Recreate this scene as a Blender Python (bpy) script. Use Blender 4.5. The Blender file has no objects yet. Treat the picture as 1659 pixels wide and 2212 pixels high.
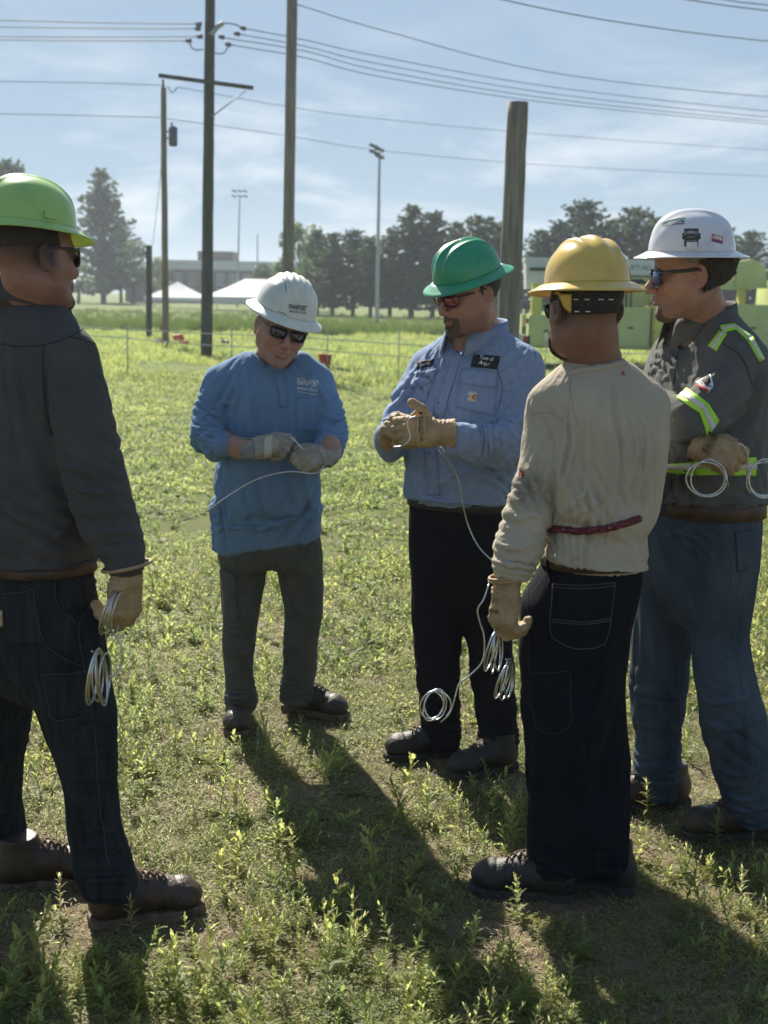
import bpy, bmesh, math, random
import numpy as np
from mathutils import Vector, Matrix
from mathutils.bvhtree import BVHTree

# ------------------------------------------------------------------ camera
# photo pixels are given on a 1659 x 2212 grid
FPX, PCX, PCY = 2816.0, 829.5, 1106.0
CAM_H = 1.65
PITCH = math.atan2(PCY - 638.0, FPX)
ROLL = math.radians(1.15)
_f = np.array([0, math.cos(PITCH), -math.sin(PITCH)])
_u0 = np.array([0, math.sin(PITCH), math.cos(PITCH)])
_r0 = np.array([1.0, 0, 0])
CAM_R = _r0 * math.cos(ROLL) + _u0 * math.sin(ROLL)
CAM_U = _u0 * math.cos(ROLL) - _r0 * math.sin(ROLL)
CAM_F = _f
CAM_P = np.array([0, 0, CAM_H])
scene = bpy.context.scene
COL = scene.collection
cam_d = bpy.data.cameras.new('camera')
cam = bpy.data.objects.new('camera', cam_d)
COL.objects.link(cam)
_m = Matrix.Identity(4)
for i in range(3):
    _m[i][0], _m[i][1], _m[i][2], _m[i][3] = CAM_R[i], CAM_U[i], -CAM_F[i], CAM_P[i]
cam.matrix_world = _m
cam_d.sensor_fit = 'VERTICAL'
cam_d.sensor_height = 36.0
cam_d.lens = 36.0 * FPX / 2212.0
cam_d.clip_end = 6000
cam_d.clip_start = 0.05
cam_d.dof.use_dof = True
cam_d.dof.focus_distance = 3.9
cam_d.dof.aperture_fstop = 5.0
scene.camera = cam

# ------------------------------------------------------------------ sky, sun, exposure
SUN_AZ = math.radians(-20.0)     # measured from +Y (view axis) towards +X
SUN_EL = math.radians(40.0)
scene.view_settings.view_transform = 'Standard'
scene.view_settings.look = 'None'
scene.view_settings.exposure = 1.15
scene.view_settings.gamma = 1.0
scene.view_settings.use_curve_mapping = False
scene.cycles.use_denoising = True
scene.cycles.max_bounces = 8
scene.cycles.transparent_max_bounces = 12
scene.cycles.volume_bounces = 0

world = bpy.data.worlds.new('World')
scene.world = world
world.use_nodes = True
wn, wl = world.node_tree.nodes, world.node_tree.links
wn.clear()
def wnode(t, **kw):
    n = wn.new(t)
    for k, v in kw.items():
        setattr(n, k, v)
    return n
w_out = wnode('ShaderNodeOutputWorld')
w_bg = wnode('ShaderNodeBackground')
w_bg.inputs['Strength'].default_value = 0.15
w_sky = wnode('ShaderNodeTexSky', sky_type='NISHITA', sun_disc=False, sun_elevation=SUN_EL,
              sun_rotation=SUN_AZ, air_density=1.0, dust_density=0.6, ozone_density=1.0, altitude=200)
# thin broken cloud in bands near the horizon, by direction
w_tc = wnode('ShaderNodeTexCoord')
w_sep = wnode('ShaderNodeSeparateXYZ')
wl.new(w_tc.outputs['Generated'], w_sep.inputs[0])
w_map = wnode('ShaderNodeMapping')
w_map.inputs['Scale'].default_value = (2.2, 2.2, 9.0)
w_map.inputs['Location'].default_value = (0.9, 0.4, 0.15)
wl.new(w_tc.outputs['Generated'], w_map.inputs['Vector'])
w_n = wnode('ShaderNodeTexNoise')
w_n.inputs['Scale'].default_value = 2.6
w_n.inputs['Detail'].default_value = 7
w_n.inputs['Roughness'].default_value = 0.58
w_n.inputs['Distortion'].default_value = 0.35
wl.new(w_map.outputs[0], w_n.inputs['Vector'])
w_ramp = wnode('ShaderNodeMapRange')
w_ramp.inputs['From Min'].default_value = 0.50
w_ramp.inputs['From Max'].default_value = 0.72
wl.new(w_n.outputs[0], w_ramp.inputs['Value'])
w_el = wnode('ShaderNodeMapRange')      # fewer clouds overhead
w_el.inputs['From Min'].default_value = 0.02
w_el.inputs['From Max'].default_value = 0.20
w_el.inputs['To Min'].default_value = 1.0
w_el.inputs['To Max'].default_value = 0.06
wl.new(w_sep.outputs['Z'], w_el.inputs['Value'])
w_mul = wnode('ShaderNodeMath', operation='MULTIPLY')
wl.new(w_ramp.outputs[0], w_mul.inputs[0])
wl.new(w_el.outputs[0], w_mul.inputs[1])
w_mix = wnode('ShaderNodeMixRGB', blend_type='MIX')
w_mix.inputs['Color2'].default_value = (3.3, 3.35, 3.4, 1)
wl.new(w_mul.outputs[0], w_mix.inputs['Fac'])
# the phone's tone curve on the bright sky: c / (1 + c / k) over the whole dome
w_d = wnode('ShaderNodeVectorMath', operation='MULTIPLY_ADD')
w_d.inputs[1].default_value = (1 / 1.40, 1 / 1.98, 1 / 2.70)
w_d.inputs[2].default_value = (1, 1, 1)
w_q = wnode('ShaderNodeVectorMath', operation='DIVIDE')
wl.new(w_sky.outputs[0], w_d.inputs[0])
wl.new(w_sky.outputs[0], w_q.inputs[0])
wl.new(w_d.outputs[0], w_q.inputs[1])
wl.new(w_q.outputs[0], w_mix.inputs['Color1'])
wl.new(w_mix.outputs[0], w_bg.inputs['Color'])
wl.new(w_bg.outputs[0], w_out.inputs['Surface'])

sun_d = bpy.data.lights.new('sun', 'SUN')
sun_d.energy = 5.0
sun_d.angle = math.radians(0.6)
sun_d.color = (1.0, 0.93, 0.80)
sun = bpy.data.objects.new('sun', sun_d)
COL.objects.link(sun)
SUN_DIR = np.array([math.sin(SUN_AZ) * math.cos(SUN_EL), math.cos(SUN_AZ) * math.cos(SUN_EL), math.sin(SUN_EL)])
sun.rotation_euler = Vector(SUN_DIR).to_track_quat('Z', 'Y').to_euler()

# ------------------------------------------------------------------ pixel helpers
def ray(px, py):
    d = CAM_F + CAM_R * ((px - PCX) / FPX) - CAM_U * ((py - PCY) / FPX)
    return d / np.linalg.norm(d)
def W(px, py, y):
    d = ray(px, py)
    return CAM_P + d * (y / d[1])
def G(px, py, z=0.0):
    d = ray(px, py)
    return CAM_P + d * ((z - CAM_H) / d[2])
def mpp(y):                       # metres per photo pixel at depth y
    return y / FPX * 1.01
def PX(p):
    v = np.asarray(p) - CAM_P
    z = v @ CAM_F
    return PCX + FPX * (v @ CAM_R) / z, PCY - FPX * (v @ CAM_U) / z

# ------------------------------------------------------------------ noise (numpy)
def _hash(ix, iy, iz, s):
    h = (ix.astype(np.int64) * 374761393 + iy.astype(np.int64) * 668265263 + iz.astype(np.int64) * 2147483647 + s * 974634533) & 0x7fffffff
    h = ((h ^ (h >> 13)) * 1274126177) & 0x7fffffff
    return ((h ^ (h >> 16)) & 0xffff) / 32767.5 - 1.0
def vnoise(p, scale=1.0, seed=0):
    q = np.asarray(p, float) * scale
    i = np.floor(q)
    f = q - i
    f = f * f * f * (f * (f * 6 - 15) + 10)
    i = i.astype(np.int64)
    r = 0
    for dx in (0, 1):
        wx = f[:, 0] if dx else 1 - f[:, 0]
        for dy in (0, 1):
            wy = f[:, 1] if dy else 1 - f[:, 1]
            for dz in (0, 1):
                wz = f[:, 2] if dz else 1 - f[:, 2]
                r = r + wx * wy * wz * _hash(i[:, 0] + dx, i[:, 1] + dy, i[:, 2] + dz, seed)
    return r
def fbm(p, scale, seed=0, o=3):
    r, a = 0, 1.0
    for k in range(o):
        r = r + a * vnoise(p, scale * 2 ** k, seed + 17 * k)
        a *= 0.5
    return r

# ------------------------------------------------------------------ signed distance modelling
class Field:
    """A signed distance grid; spacing may differ along each axis."""
    def __init__(s, xs, ys, zs):
        s.x, s.y, s.z = [np.asarray(a, np.float32) for a in (xs, ys, zs)]
        s.D = np.full((len(s.x), len(s.y), len(s.z)), 0.3, np.float32)
    @staticmethod
    def box(lo, hi, h):
        return Field(*[np.arange(lo[i], hi[i] + h, h) for i in range(3)])
    def win(s, lo, hi, pad):
        sl = []
        for a, l, h in ((s.x, lo[0], hi[0]), (s.y, lo[1], hi[1]), (s.z, lo[2], hi[2])):
            i0 = max(0, np.searchsorted(a, l - pad) - 1)
            i1 = min(len(a), np.searchsorted(a, h + pad) + 1)
            sl.append(slice(i0, max(i1, i0 + 1)))
        sl = tuple(sl)
        return sl, s.x[sl[0]][:, None, None], s.y[sl[1]][None, :, None], s.z[sl[2]][None, None, :]
    def put(s, sl, d, k=0.0, op='u'):
        A = s.D[sl]
        if op == 'u':
            if k > 0:
                h = np.maximum(k - np.abs(A - d), 0) / k
                s.D[sl] = np.minimum(A, d) - h * h * k * 0.25
            else:
                s.D[sl] = np.minimum(A, d)
        else:                       # subtract
            if k > 0:
                h = np.maximum(k - np.abs(A + d), 0) / k
                s.D[sl] = np.maximum(A, -d) + h * h * k * 0.25
            else:
                s.D[sl] = np.maximum(A, -d)
    def cone(s, a, b, ra, rb, k=0.01, op='u', flat=None):
        a, b = np.asarray(a, float), np.asarray(b, float)
        R = max(ra, rb)
        sl, X, Y, Z = s.win(np.minimum(a, b) - R, np.maximum(a, b) + R, k + 0.03)
        ab = b - a
        L = max(ab @ ab, 1e-9)
        px, py, pz = X - a[0], Y - a[1], Z - a[2]
        t = np.clip((px * ab[0] + py * ab[1] + pz * ab[2]) / L, 0, 1)
        qx, qy, qz = px - t * ab[0], py - t * ab[1], pz - t * ab[2]
        if flat is not None:        # squash: flat = (unit axis, factor)
            ax, fac = flat
            c = (qx * ax[0] + qy * ax[1] + qz * ax[2]) * (1 / fac - 1)
            qx, qy, qz = qx + c * ax[0], qy + c * ax[1], qz + c * ax[2]
        d = np.sqrt(qx * qx + qy * qy + qz * qz) - (ra + (rb - ra) * t)
        s.put(sl, d, k, op)
    def chain(s, pts, rad, k=0.01, kj=0.0, flat=None):
        for i in range(len(pts) - 1):
            s.cone(pts[i], pts[i + 1], rad[i], rad[i + 1], k, flat=flat)
    def ell(s, c, r, M=None, k=0.01, op='u'):
        c = np.asarray(c, float)
        R = max(r)
        sl, X, Y, Z = s.win(c - R, c + R, k + 0.03)
        px, py, pz = X - c[0], Y - c[1], Z - c[2]
        if M is not None:
            px, py, pz = [px * M[i][0] + py * M[i][1] + pz * M[i][2] for i in range(3)]
        k0 = np.sqrt((px / r[0]) ** 2 + (py / r[1]) ** 2 + (pz / r[2]) ** 2)
        k1 = np.sqrt((px / r[0] ** 2) ** 2 + (py / r[1] ** 2) ** 2 + (pz / r[2] ** 2) ** 2) + 1e-9
        s.put(sl, k0 * (k0 - 1) / k1, k, op)
    def rbox(s, c, hs, rr, M=None, k=0.01, op='u'):
        c = np.asarray(c, float)
        R = float(np.linalg.norm(hs))
        sl, X, Y, Z = s.win(c - R, c + R, k + 0.02)
        p = [X - c[0], Y - c[1], Z - c[2]]
        if M is not None:
            p = [p[0] * M[i][0] + p[1] * M[i][1] + p[2] * M[i][2] for i in range(3)]
        q = [np.abs(p[i]) - (hs[i] - rr) for i in range(3)]
        out = np.sqrt(sum(np.maximum(v, 0) ** 2 for v in q))
        ins = np.minimum(np.maximum(np.maximum(q[0], q[1]), q[2]), 0)
        s.put(sl, out + ins - rr, k, op)
    def loft(s, st, yaw, n=2.4, k=0.03, capr=0.01):
        """st: rows (x, y, z, a, b) sorted by z; ellipse-like sections turned by yaw."""
        st = np.array(sorted(st, key=lambda r: r[2]), float)
        zz = np.linspace(st[0, 2], st[-1, 2], 90)
        cols = [np.interp(zz, st[:, 2], st[:, j]) for j in (0, 1, 3, 4)]
        ker = np.ones(9) / 9
        cols = [np.convolve(np.pad(c, 4, mode='edge'), ker, 'valid') for c in cols]
        lo = np.array([(cols[0] - cols[2]).min() - .05, (cols[1] - cols[2]).min() - .05, zz[0]])
        hi = np.array([(cols[0] + cols[2]).max() + .05, (cols[1] + cols[2]).max() + .05, zz[-1]])
        sl, X, Y, Z = s.win(lo, hi, 0.05)
        zf = Z.ravel()
        cx, cy, a, b = [np.interp(zf, zz, c)[None, None, :] for c in cols]
        cs, sn = math.cos(yaw), math.sin(yaw)
        dx, dy = X - cx, Y - cy
        u = np.abs(dx * cs + dy * sn) / a
        v = np.abs(-dx * sn + dy * cs) / b
        r = (u ** n + v ** n) ** (1.0 / n)
        d = (r - 1) * np.minimum(a, b)
        d = np.maximum(d, np.maximum(Z - zz[-1], zz[0] - Z))
        s.put(sl, d.astype(np.float32), k)
    def plane_cut(s, p, nrm, R=None):
        """removes what lies on the nrm side of p (only within R of p, if given)"""
        p, nrm = np.asarray(p, float), np.asarray(nrm, float)
        nrm = nrm / np.linalg.norm(nrm)
        d = (s.x[:, None, None] - p[0]) * nrm[0] + (s.y[None, :, None] - p[1]) * nrm[1] + (s.z[None, None, :] - p[2]) * nrm[2]
        d = d.astype(np.float32)
        if R is not None:
            far = (s.x[:, None, None] - p[0]) ** 2 + (s.y[None, :, None] - p[1]) ** 2 + (s.z[None, None, :] - p[2]) ** 2 > R * R
            d = np.where(far, -1, d)
        s.D = np.maximum(s.D, d)
    def mesh(s):
        D, (nx, ny, nz) = s.D, s.D.shape
        I = D < 0
        c = np.zeros((nx - 1, ny - 1, nz - 1), np.uint8)
        for dx in (0, 1):
            for dy in (0, 1):
                for dz in (0, 1):
                    c += I[dx:nx - 1 + dx, dy:ny - 1 + dy, dz:nz - 1 + dz]
        cells = np.argwhere((c > 0) & (c < 8))
        idx = np.full(c.shape, -1, np.int64)
        idx[cells[:, 0], cells[:, 1], cells[:, 2]] = np.arange(len(cells))
        acc = np.zeros((len(cells), 3))
        cnt = np.zeros(len(cells))
        for ax in range(3):
            o = [a for a in range(3) if a != ax]
            for p in (0, 1):
                for q in (0, 1):
                    a0 = cells.copy()
                    a0[:, o[0]] += p
                    a0[:, o[1]] += q
                    a1 = a0.copy()
                    a1[:, ax] += 1
                    v0 = D[a0[:, 0], a0[:, 1], a0[:, 2]]
                    v1 = D[a1[:, 0], a1[:, 1], a1[:, 2]]
                    m = (v0 < 0) != (v1 < 0)
                    t = np.where(m, v0 / np.where(m, v0 - v1, 1), 0)
                    P = a0.astype(float)
                    P[:, ax] += t
                    acc[m] += P[m]
                    cnt[m] += 1
        V = acc / cnt[:, None]
        out = np.empty_like(V)
        for ax, arr in enumerate((s.x, s.y, s.z)):
            out[:, ax] = np.interp(V[:, ax], np.arange(len(arr)), arr)
        F = []
        for ax in range(3):
            o = [(ax + 1) % 3, (ax + 2) % 3]
            s0 = [slice(None)] * 3; s1 = [slice(None)] * 3
            s0[ax] = slice(0, -1); s1[ax] = slice(1, None)
            A, B = I[tuple(s0)], I[tuple(s1)]
            for flip in (False, True):
                e = np.argwhere((A & ~B) if not flip else (~A & B))
                if len(e) == 0:
                    continue
                ok = (e[:, o[0]] > 0) & (e[:, o[1]] > 0) & (e[:, o[0]] < D.shape[o[0]] - 1) & (e[:, o[1]] < D.shape[o[1]] - 1)
                e = e[ok]
                q = []
                for (p, r) in ((-1, -1), (0, -1), (0, 0), (-1, 0)):
                    w = e.copy()
                    w[:, o[0]] += p
                    w[:, o[1]] += r
                    q.append(idx[w[:, 0], w[:, 1], w[:, 2]])
                q = np.stack(q, 1)
                F.append(q[:, ::-1] if flip else q)
        return out, np.concatenate(F)

def edges_of(F):
    e = np.concatenate([F[:, [i, (i + 1) % F.shape[1]]] for i in range(F.shape[1])])
    e.sort(axis=1)
    return np.unique(e, axis=0)
def smooth(V, F, n=2, lam=0.5, E=None):
    E = edges_of(F) if E is None else E
    deg = np.bincount(E.ravel(), minlength=len(V))[:, None]
    for _ in range(n):
        S = np.zeros_like(V)
        for j in range(3):
            S[:, j] = np.bincount(E[:, 0], V[E[:, 1], j], len(V)) + np.bincount(E[:, 1], V[E[:, 0], j], len(V))
        V = V + lam * (S / np.maximum(deg, 1) - V)
    return V
def vnormals(V, F):
    a, b = V[F[:, 2]] - V[F[:, 0]], V[F[:, 3]] - V[F[:, 1]]
    n = np.cross(a, b)
    N = np.zeros_like(V)
    for j in range(3):
        for i in range(4):
            N[:, j] += np.bincount(F[:, i], n[:, j], len(V))
    return N / (np.linalg.norm(N, axis=1, keepdims=True) + 1e-12)

# ------------------------------------------------------------------ objects
def mesh_data(name, V, F, mats=(), smooth_shade=True, midx=None):
    me = bpy.data.meshes.new(name)
    V = np.asarray(V, np.float32)
    if isinstance(F, np.ndarray):
        n, k = F.shape
        me.vertices.add(len(V)); me.vertices.foreach_set('co', V.ravel())
        me.loops.add(n * k); me.loops.foreach_set('vertex_index', F.astype(np.int32).ravel())
        me.polygons.add(n); me.polygons.foreach_set('loop_start', np.arange(0, n * k, k, dtype=np.int32))
        me.update(calc_edges=True)
    else:
        me.from_pydata([tuple(v) for v in V], [], [list(f) for f in F])
        me.update()
    if smooth_shade:
        me.polygons.foreach_set('use_smooth', np.ones(len(me.polygons), bool))
    for m in mats:
        me.materials.append(m)
    if midx is not None:
        me.polygons.foreach_set('material_index', np.asarray(midx, np.int32))
    me.validate()
    return me
def link(name, me, parent=None, label=None, cat=None, group=None, kind=None):
    o = bpy.data.objects.new(name, me)
    COL.objects.link(o)
    if parent is not None:
        o.parent = parent
        o.matrix_parent_inverse = Matrix.Translation(-Vector(root_loc(parent)))
    for k_, v_ in (('label', label), ('category', cat), ('group', group), ('kind', kind)):
        if v_:
            o[k_] = v_
    return o
_ROOT = {}
def root_loc(o):
    return _ROOT.get(o.name, (0, 0, 0)) if o.parent is None or o.name in _ROOT else root_loc(o.parent)
def thing(name, loc, label, cat, group=None):
    o = bpy.data.objects.new(name, None)
    COL.objects.link(o)
    o.location = loc
    o.empty_display_size = 0.1
    o['label'], o['category'] = label, cat
    if group:
        o['group'] = group
    _ROOT[o.name] = tuple(loc)
    return o
def part(name, V, F, mat, parent, smooth_shade=True, label=None, **kw):
    me = mesh_data(name, V, F, [mat] if not isinstance(mat, (list, tuple)) else mat, smooth_shade, kw.pop('midx', None))
    p = parent
    o = bpy.data.objects.new(name, me)
    COL.objects.link(o)
    if p is not None:
        o.parent = p
        r = p
        while r.parent is not None:
            r = r.parent
        o.matrix_parent_inverse = Matrix.Translation(-Vector(_ROOT.get(r.name, (0, 0, 0)))) if p is r else Matrix.Identity(4)
    if label:
        o['label'] = label
    for k_, v_ in kw.items():
        o[k_] = v_
    return o

class MB:
    """collects boxes, tubes and lathes into one mesh"""
    def __init__(s):
        s.V, s.F = [], []
    def add(s, V, F):
        o = len(s.V)
        s.V += [tuple(v) for v in V]
        s.F += [tuple(i + o for i in f) for f in F]
        return s
    def box(s, c, hs, M=None):
        V = []
        for x in (-1, 1):
            for y in (-1, 1):
                for z in (-1, 1):
                    v = np.array([x * hs[0], y * hs[1], z * hs[2]])
                    if M is not None:
                        v = np.asarray(M) @ v
                    V.append(np.asarray(c) + v)
        return s.add(V, [(0, 1, 3, 2), (4, 6, 7, 5), (0, 4, 5, 1), (2, 3, 7, 6), (0, 2, 6, 4), (1, 5, 7, 3)])
    def tube(s, pts, r, n=8, cap=True):
        pts = np.asarray(pts, float)
        r = np.broadcast_to(np.asarray(r, float), (len(pts),))
        T = np.gradient(pts, axis=0)
        T /= np.linalg.norm(T, axis=1, keepdims=True) + 1e-12
        ref = np.array([0, 0, 1.0]) if abs(T[0][2]) < 0.9 else np.array([1.0, 0, 0])
        U = np.cross(T[0], ref); U /= np.linalg.norm(U)
        V, F = [], []
        for i in range(len(pts)):
            U = U - T[i] * (U @ T[i]); U /= np.linalg.norm(U) + 1e-12
            B = np.cross(T[i], U)
            for j in range(n):
                a = 2 * math.pi * j / n
                V.append(pts[i] + r[i] * (U * math.cos(a) + B * math.sin(a)))
        for i in range(len(pts) - 1):
            for j in range(n):
                k = (j + 1) % n
                F.append((i * n + j, i * n + k, (i + 1) * n + k, (i + 1) * n + j))
        if cap:
            F.append(tuple(range(n - 1, -1, -1)))
            F.append(tuple((len(pts) - 1) * n + j for j in range(n)))
        return s.add(V, F)
    def part(s, name, mat, parent, smooth_shade=False, **kw):
        return part(name, s.V, s.F, mat, parent, smooth_shade, **kw)
    def data(s, name, mat, smooth_shade=False):
        return mesh_data(name, s.V, s.F, [mat], smooth_shade)
def curve(pts, n=40):
    """smooth curve through points (Catmull-Rom)"""
    P = np.asarray(pts, float)
    P = np.vstack([2 * P[0] - P[1], P, 2 * P[-1] - P[-2]])
    out = []
    m = len(P) - 3
    for t in np.linspace(0, m - 1e-6, n):
        i = int(t); f = t - i
        a, b, c, d = P[i:i + 4]
        out.append(0.5 * ((2 * b) + (c - a) * f + (2 * a - 5 * b + 4 * c - d) * f * f + (3 * b - a - 3 * c + d) * f ** 3))
    return np.array(out)

# ------------------------------------------------------------------ materials
def _lin(c):
    return tuple((v / 255.0 / 12.92 if v / 255.0 <= 0.04045 else ((v / 255.0 + 0.055) / 1.055) ** 2.4) for v in c)
def base_mat(name):
    m = bpy.data.materials.new(name)
    m.use_nodes = True
    nt = m.node_tree
    b = nt.nodes['Principled BSDF']
    return m, nt, b
def mat(name, c1, c2=None, rough=0.6, scale=8.0, bump=0.0, bscale=200.0, metal=0.0, spec=0.5, trans=0.0, stretch=None,
        lo=0.35, hi=0.65, coat=0.0, sheen=0.0, sss=0.0, attr=None, tcol=None, alpha=None, detail=4):
    """procedural material: two-tone noise colour, fine bump; trans mixes in translucency"""
    m, nt, b = base_mat(name)
    N, L = nt.nodes, nt.links
    tc = N.new('ShaderNodeTexCoord')
    vec = tc.outputs['Object']
    if stretch is not None:
        mp = N.new('ShaderNodeMapping')
        mp.inputs['Scale'].default_value = stretch
        L.new(vec, mp.inputs['Vector'])
        vec = mp.outputs[0]
    col = None
    if c2 is not None:
        n = N.new('ShaderNodeTexNoise')
        n.inputs['Scale'].default_value = scale
        n.inputs['Detail'].default_value = detail
        L.new(vec, n.inputs['Vector'])
        r = N.new('ShaderNodeMapRange')
        r.inputs['From Min'].default_value = lo
        r.inputs['From Max'].default_value = hi
        L.new(n.outputs[0], r.inputs['Value'])
        mx = N.new('ShaderNodeMixRGB')
        mx.inputs['Color1'].default_value = (*c1, 1)
        mx.inputs['Color2'].default_value = (*c2, 1)
        L.new(r.outputs[0], mx.inputs['Fac'])
        col = mx.outputs[0]
    if attr:
        at = N.new('ShaderNodeAttribute')
        at.attribute_name = attr
        if col is not None:
            mm = N.new('ShaderNodeMixRGB'); mm.blend_type = 'MULTIPLY'
            mm.inputs['Fac'].default_value = 1
            L.new(col, mm.inputs['Color1']); L.new(at.outputs['Color'], mm.inputs['Color2'])
            col = mm.outputs[0]
        else:
            col = at.outputs['Color']
    if col is not None:
        L.new(col, b.inputs['Base Color'])
    else:
        b.inputs['Base Color'].default_value = (*c1, 1)
    b.inputs['Roughness'].default_value = rough
    b.inputs['Metallic'].default_value = metal
    b.inputs['Specular IOR Level'].default_value = spec
    if coat:
        b.inputs['Coat Weight'].default_value = coat
        b.inputs['Coat Roughness'].default_value = 0.08
    if sheen:
        b.inputs['Sheen Weight'].default_value = sheen
        b.inputs['Sheen Roughness'].default_value = 0.5
    if sss:
        b.inputs['Subsurface Weight'].default_value = sss
        b.inputs['Subsurface Radius'].default_value = (0.012, 0.004, 0.002)
        b.inputs['Subsurface Scale'].default_value = 1.0
    if bump:
        n2 = N.new('ShaderNodeTexNoise')
        n2.inputs['Scale'].default_value = bscale
        n2.inputs['Detail'].default_value = 3
        L.new(vec, n2.inputs['Vector'])
        bp = N.new('ShaderNodeBump')
        bp.inputs['Strength'].default_value = bump
        bp.inputs['Distance'].default_value = 0.01
        L.new(n2.outputs[0], bp.inputs['Height'])
        L.new(bp.outputs[0], b.inputs['Normal'])
    if trans:
        t = N.new('ShaderNodeBsdfTranslucent')
        if tcol is not None:
            t.inputs['Color'].default_value = (*tcol, 1)
        elif col is not None:
            L.new(col, t.inputs['Color'])
        else:
            t.inputs['Color'].default_value = (*c1, 1)
        ms = N.new('ShaderNodeMixShader')
        ms.inputs['Fac'].default_value = trans
        L.new(b.outputs[0], ms.inputs[1]); L.new(t.outputs[0], ms.inputs[2])
        L.new(ms.outputs[0], N['Material Output'].inputs['Surface'])
    return m
# ================================================================== the setting
rng = np.random.default_rng(7)
# ---- ground: one sheet to the horizon, finer near the camera
def nonuni(a, b, fine, grow):
    out = [0.0]; st_ = fine
    while out[-1] < b:
        out.append(out[-1] + st_); st_ *= grow
    neg = [0.0]; st_ = fine
    while neg[-1] > a:
        neg.append(neg[-1] - st_); st_ *= grow
    return np.array(sorted(set(neg[1:] + out)))
gx, gy = nonuni(-700, 700, .12, 1.09), 4.0 + nonuni(-30, 900, .12, 1.07)
gx, gy = np.unique(np.clip(gx, -700, 700)), np.unique(np.clip(gy, -40, 900))
GXX, GYY = np.meshgrid(gx, gy, indexing='ij')
gp = np.stack([GXX.ravel(), GYY.ravel(), np.zeros(GXX.size)], 1)
amp = np.clip(1 - np.hypot(gp[:, 0], gp[:, 1] - 4) / 40, 0, 1)
gp[:, 2] = amp * (.012 * vnoise(gp, 2.2, 3) + .006 * vnoise(gp, 6.0, 4)) - .004
def ground_z(x, y):
    q = np.stack([np.atleast_1d(x), np.atleast_1d(y), np.zeros_like(np.atleast_1d(x))], 1).astype(float)
    return np.clip(1 - np.hypot(q[:, 0], q[:, 1] - 4) / 40, 0, 1) * (.012 * vnoise(q, 2.2, 3) + .006 * vnoise(q, 6.0, 4)) - .004
n1, n2 = len(gx), len(gy)
ii, jj = np.meshgrid(np.arange(n1 - 1), np.arange(n2 - 1), indexing='ij')
gf = np.stack([ii * n2 + jj, (ii + 1) * n2 + jj, (ii + 1) * n2 + jj + 1, ii * n2 + jj + 1], -1).reshape(-1, 4)
def ground_mat():
    m, nt, b = base_mat('field_ground')
    N, L = nt.nodes, nt.links
    geo = N.new('ShaderNodeNewGeometry')
    def noise(scale, det=6, rough=.6):
        n = N.new('ShaderNodeTexNoise'); n.inputs['Scale'].default_value = scale; n.inputs['Detail'].default_value = det; n.inputs['Roughness'].default_value = rough
        L.new(geo.outputs['Position'], n.inputs['Vector']); return n.outputs[0]
    def ramp(v, a, b_):
        r = N.new('ShaderNodeMapRange'); r.inputs['From Min'].default_value = a; r.inputs['From Max'].default_value = b_
        L.new(v, r.inputs['Value']); return r.outputs[0]
    def mixc(f, c1, c2):
        x = N.new('ShaderNodeMixRGB')
        for k, c in ((1, c1), (2, c2)):
            if isinstance(c, tuple):
                x.inputs[f'Color{k}'].default_value = (*c, 1)
            else:
                L.new(c, x.inputs[f'Color{k}'])
        L.new(f, x.inputs['Fac']); return x.outputs[0]
    soil = mixc(ramp(noise(38, 8, .7), .35, .65), (.115, .092, .060), (.270, .215, .140))
    soil = mixc(ramp(noise(5, 5), .42, .62), soil, (.14, .135, .06))
    far = mixc(ramp(noise(.35, 8, .65), .35, .65), (.120, .158, .048), (.175, .190, .068))
    far = mixc(ramp(noise(9, 4, .7), .35, .7), far, (.092, .135, .038))
    sep = N.new('ShaderNodeSeparateXYZ'); L.new(geo.outputs['Position'], sep.inputs[0])
    f = ramp(sep.outputs['Y'], 5.0, 11.0)
    L.new(mixc(f, soil, far), b.inputs['Base Color'])
    b.inputs['Roughness'].default_value = .95
    b.inputs['Specular IOR Level'].default_value = .1
    bp = N.new('ShaderNodeBump'); bp.inputs['Strength'].default_value = .9; bp.inputs['Distance'].default_value = .02
    L.new(noise(60, 8, .75), bp.inputs['Height']); L.new(bp.outputs[0], b.inputs['Normal'])
    return m
part('ground', gp, gf, ground_mat(), None, True, kind='structure')

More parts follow.
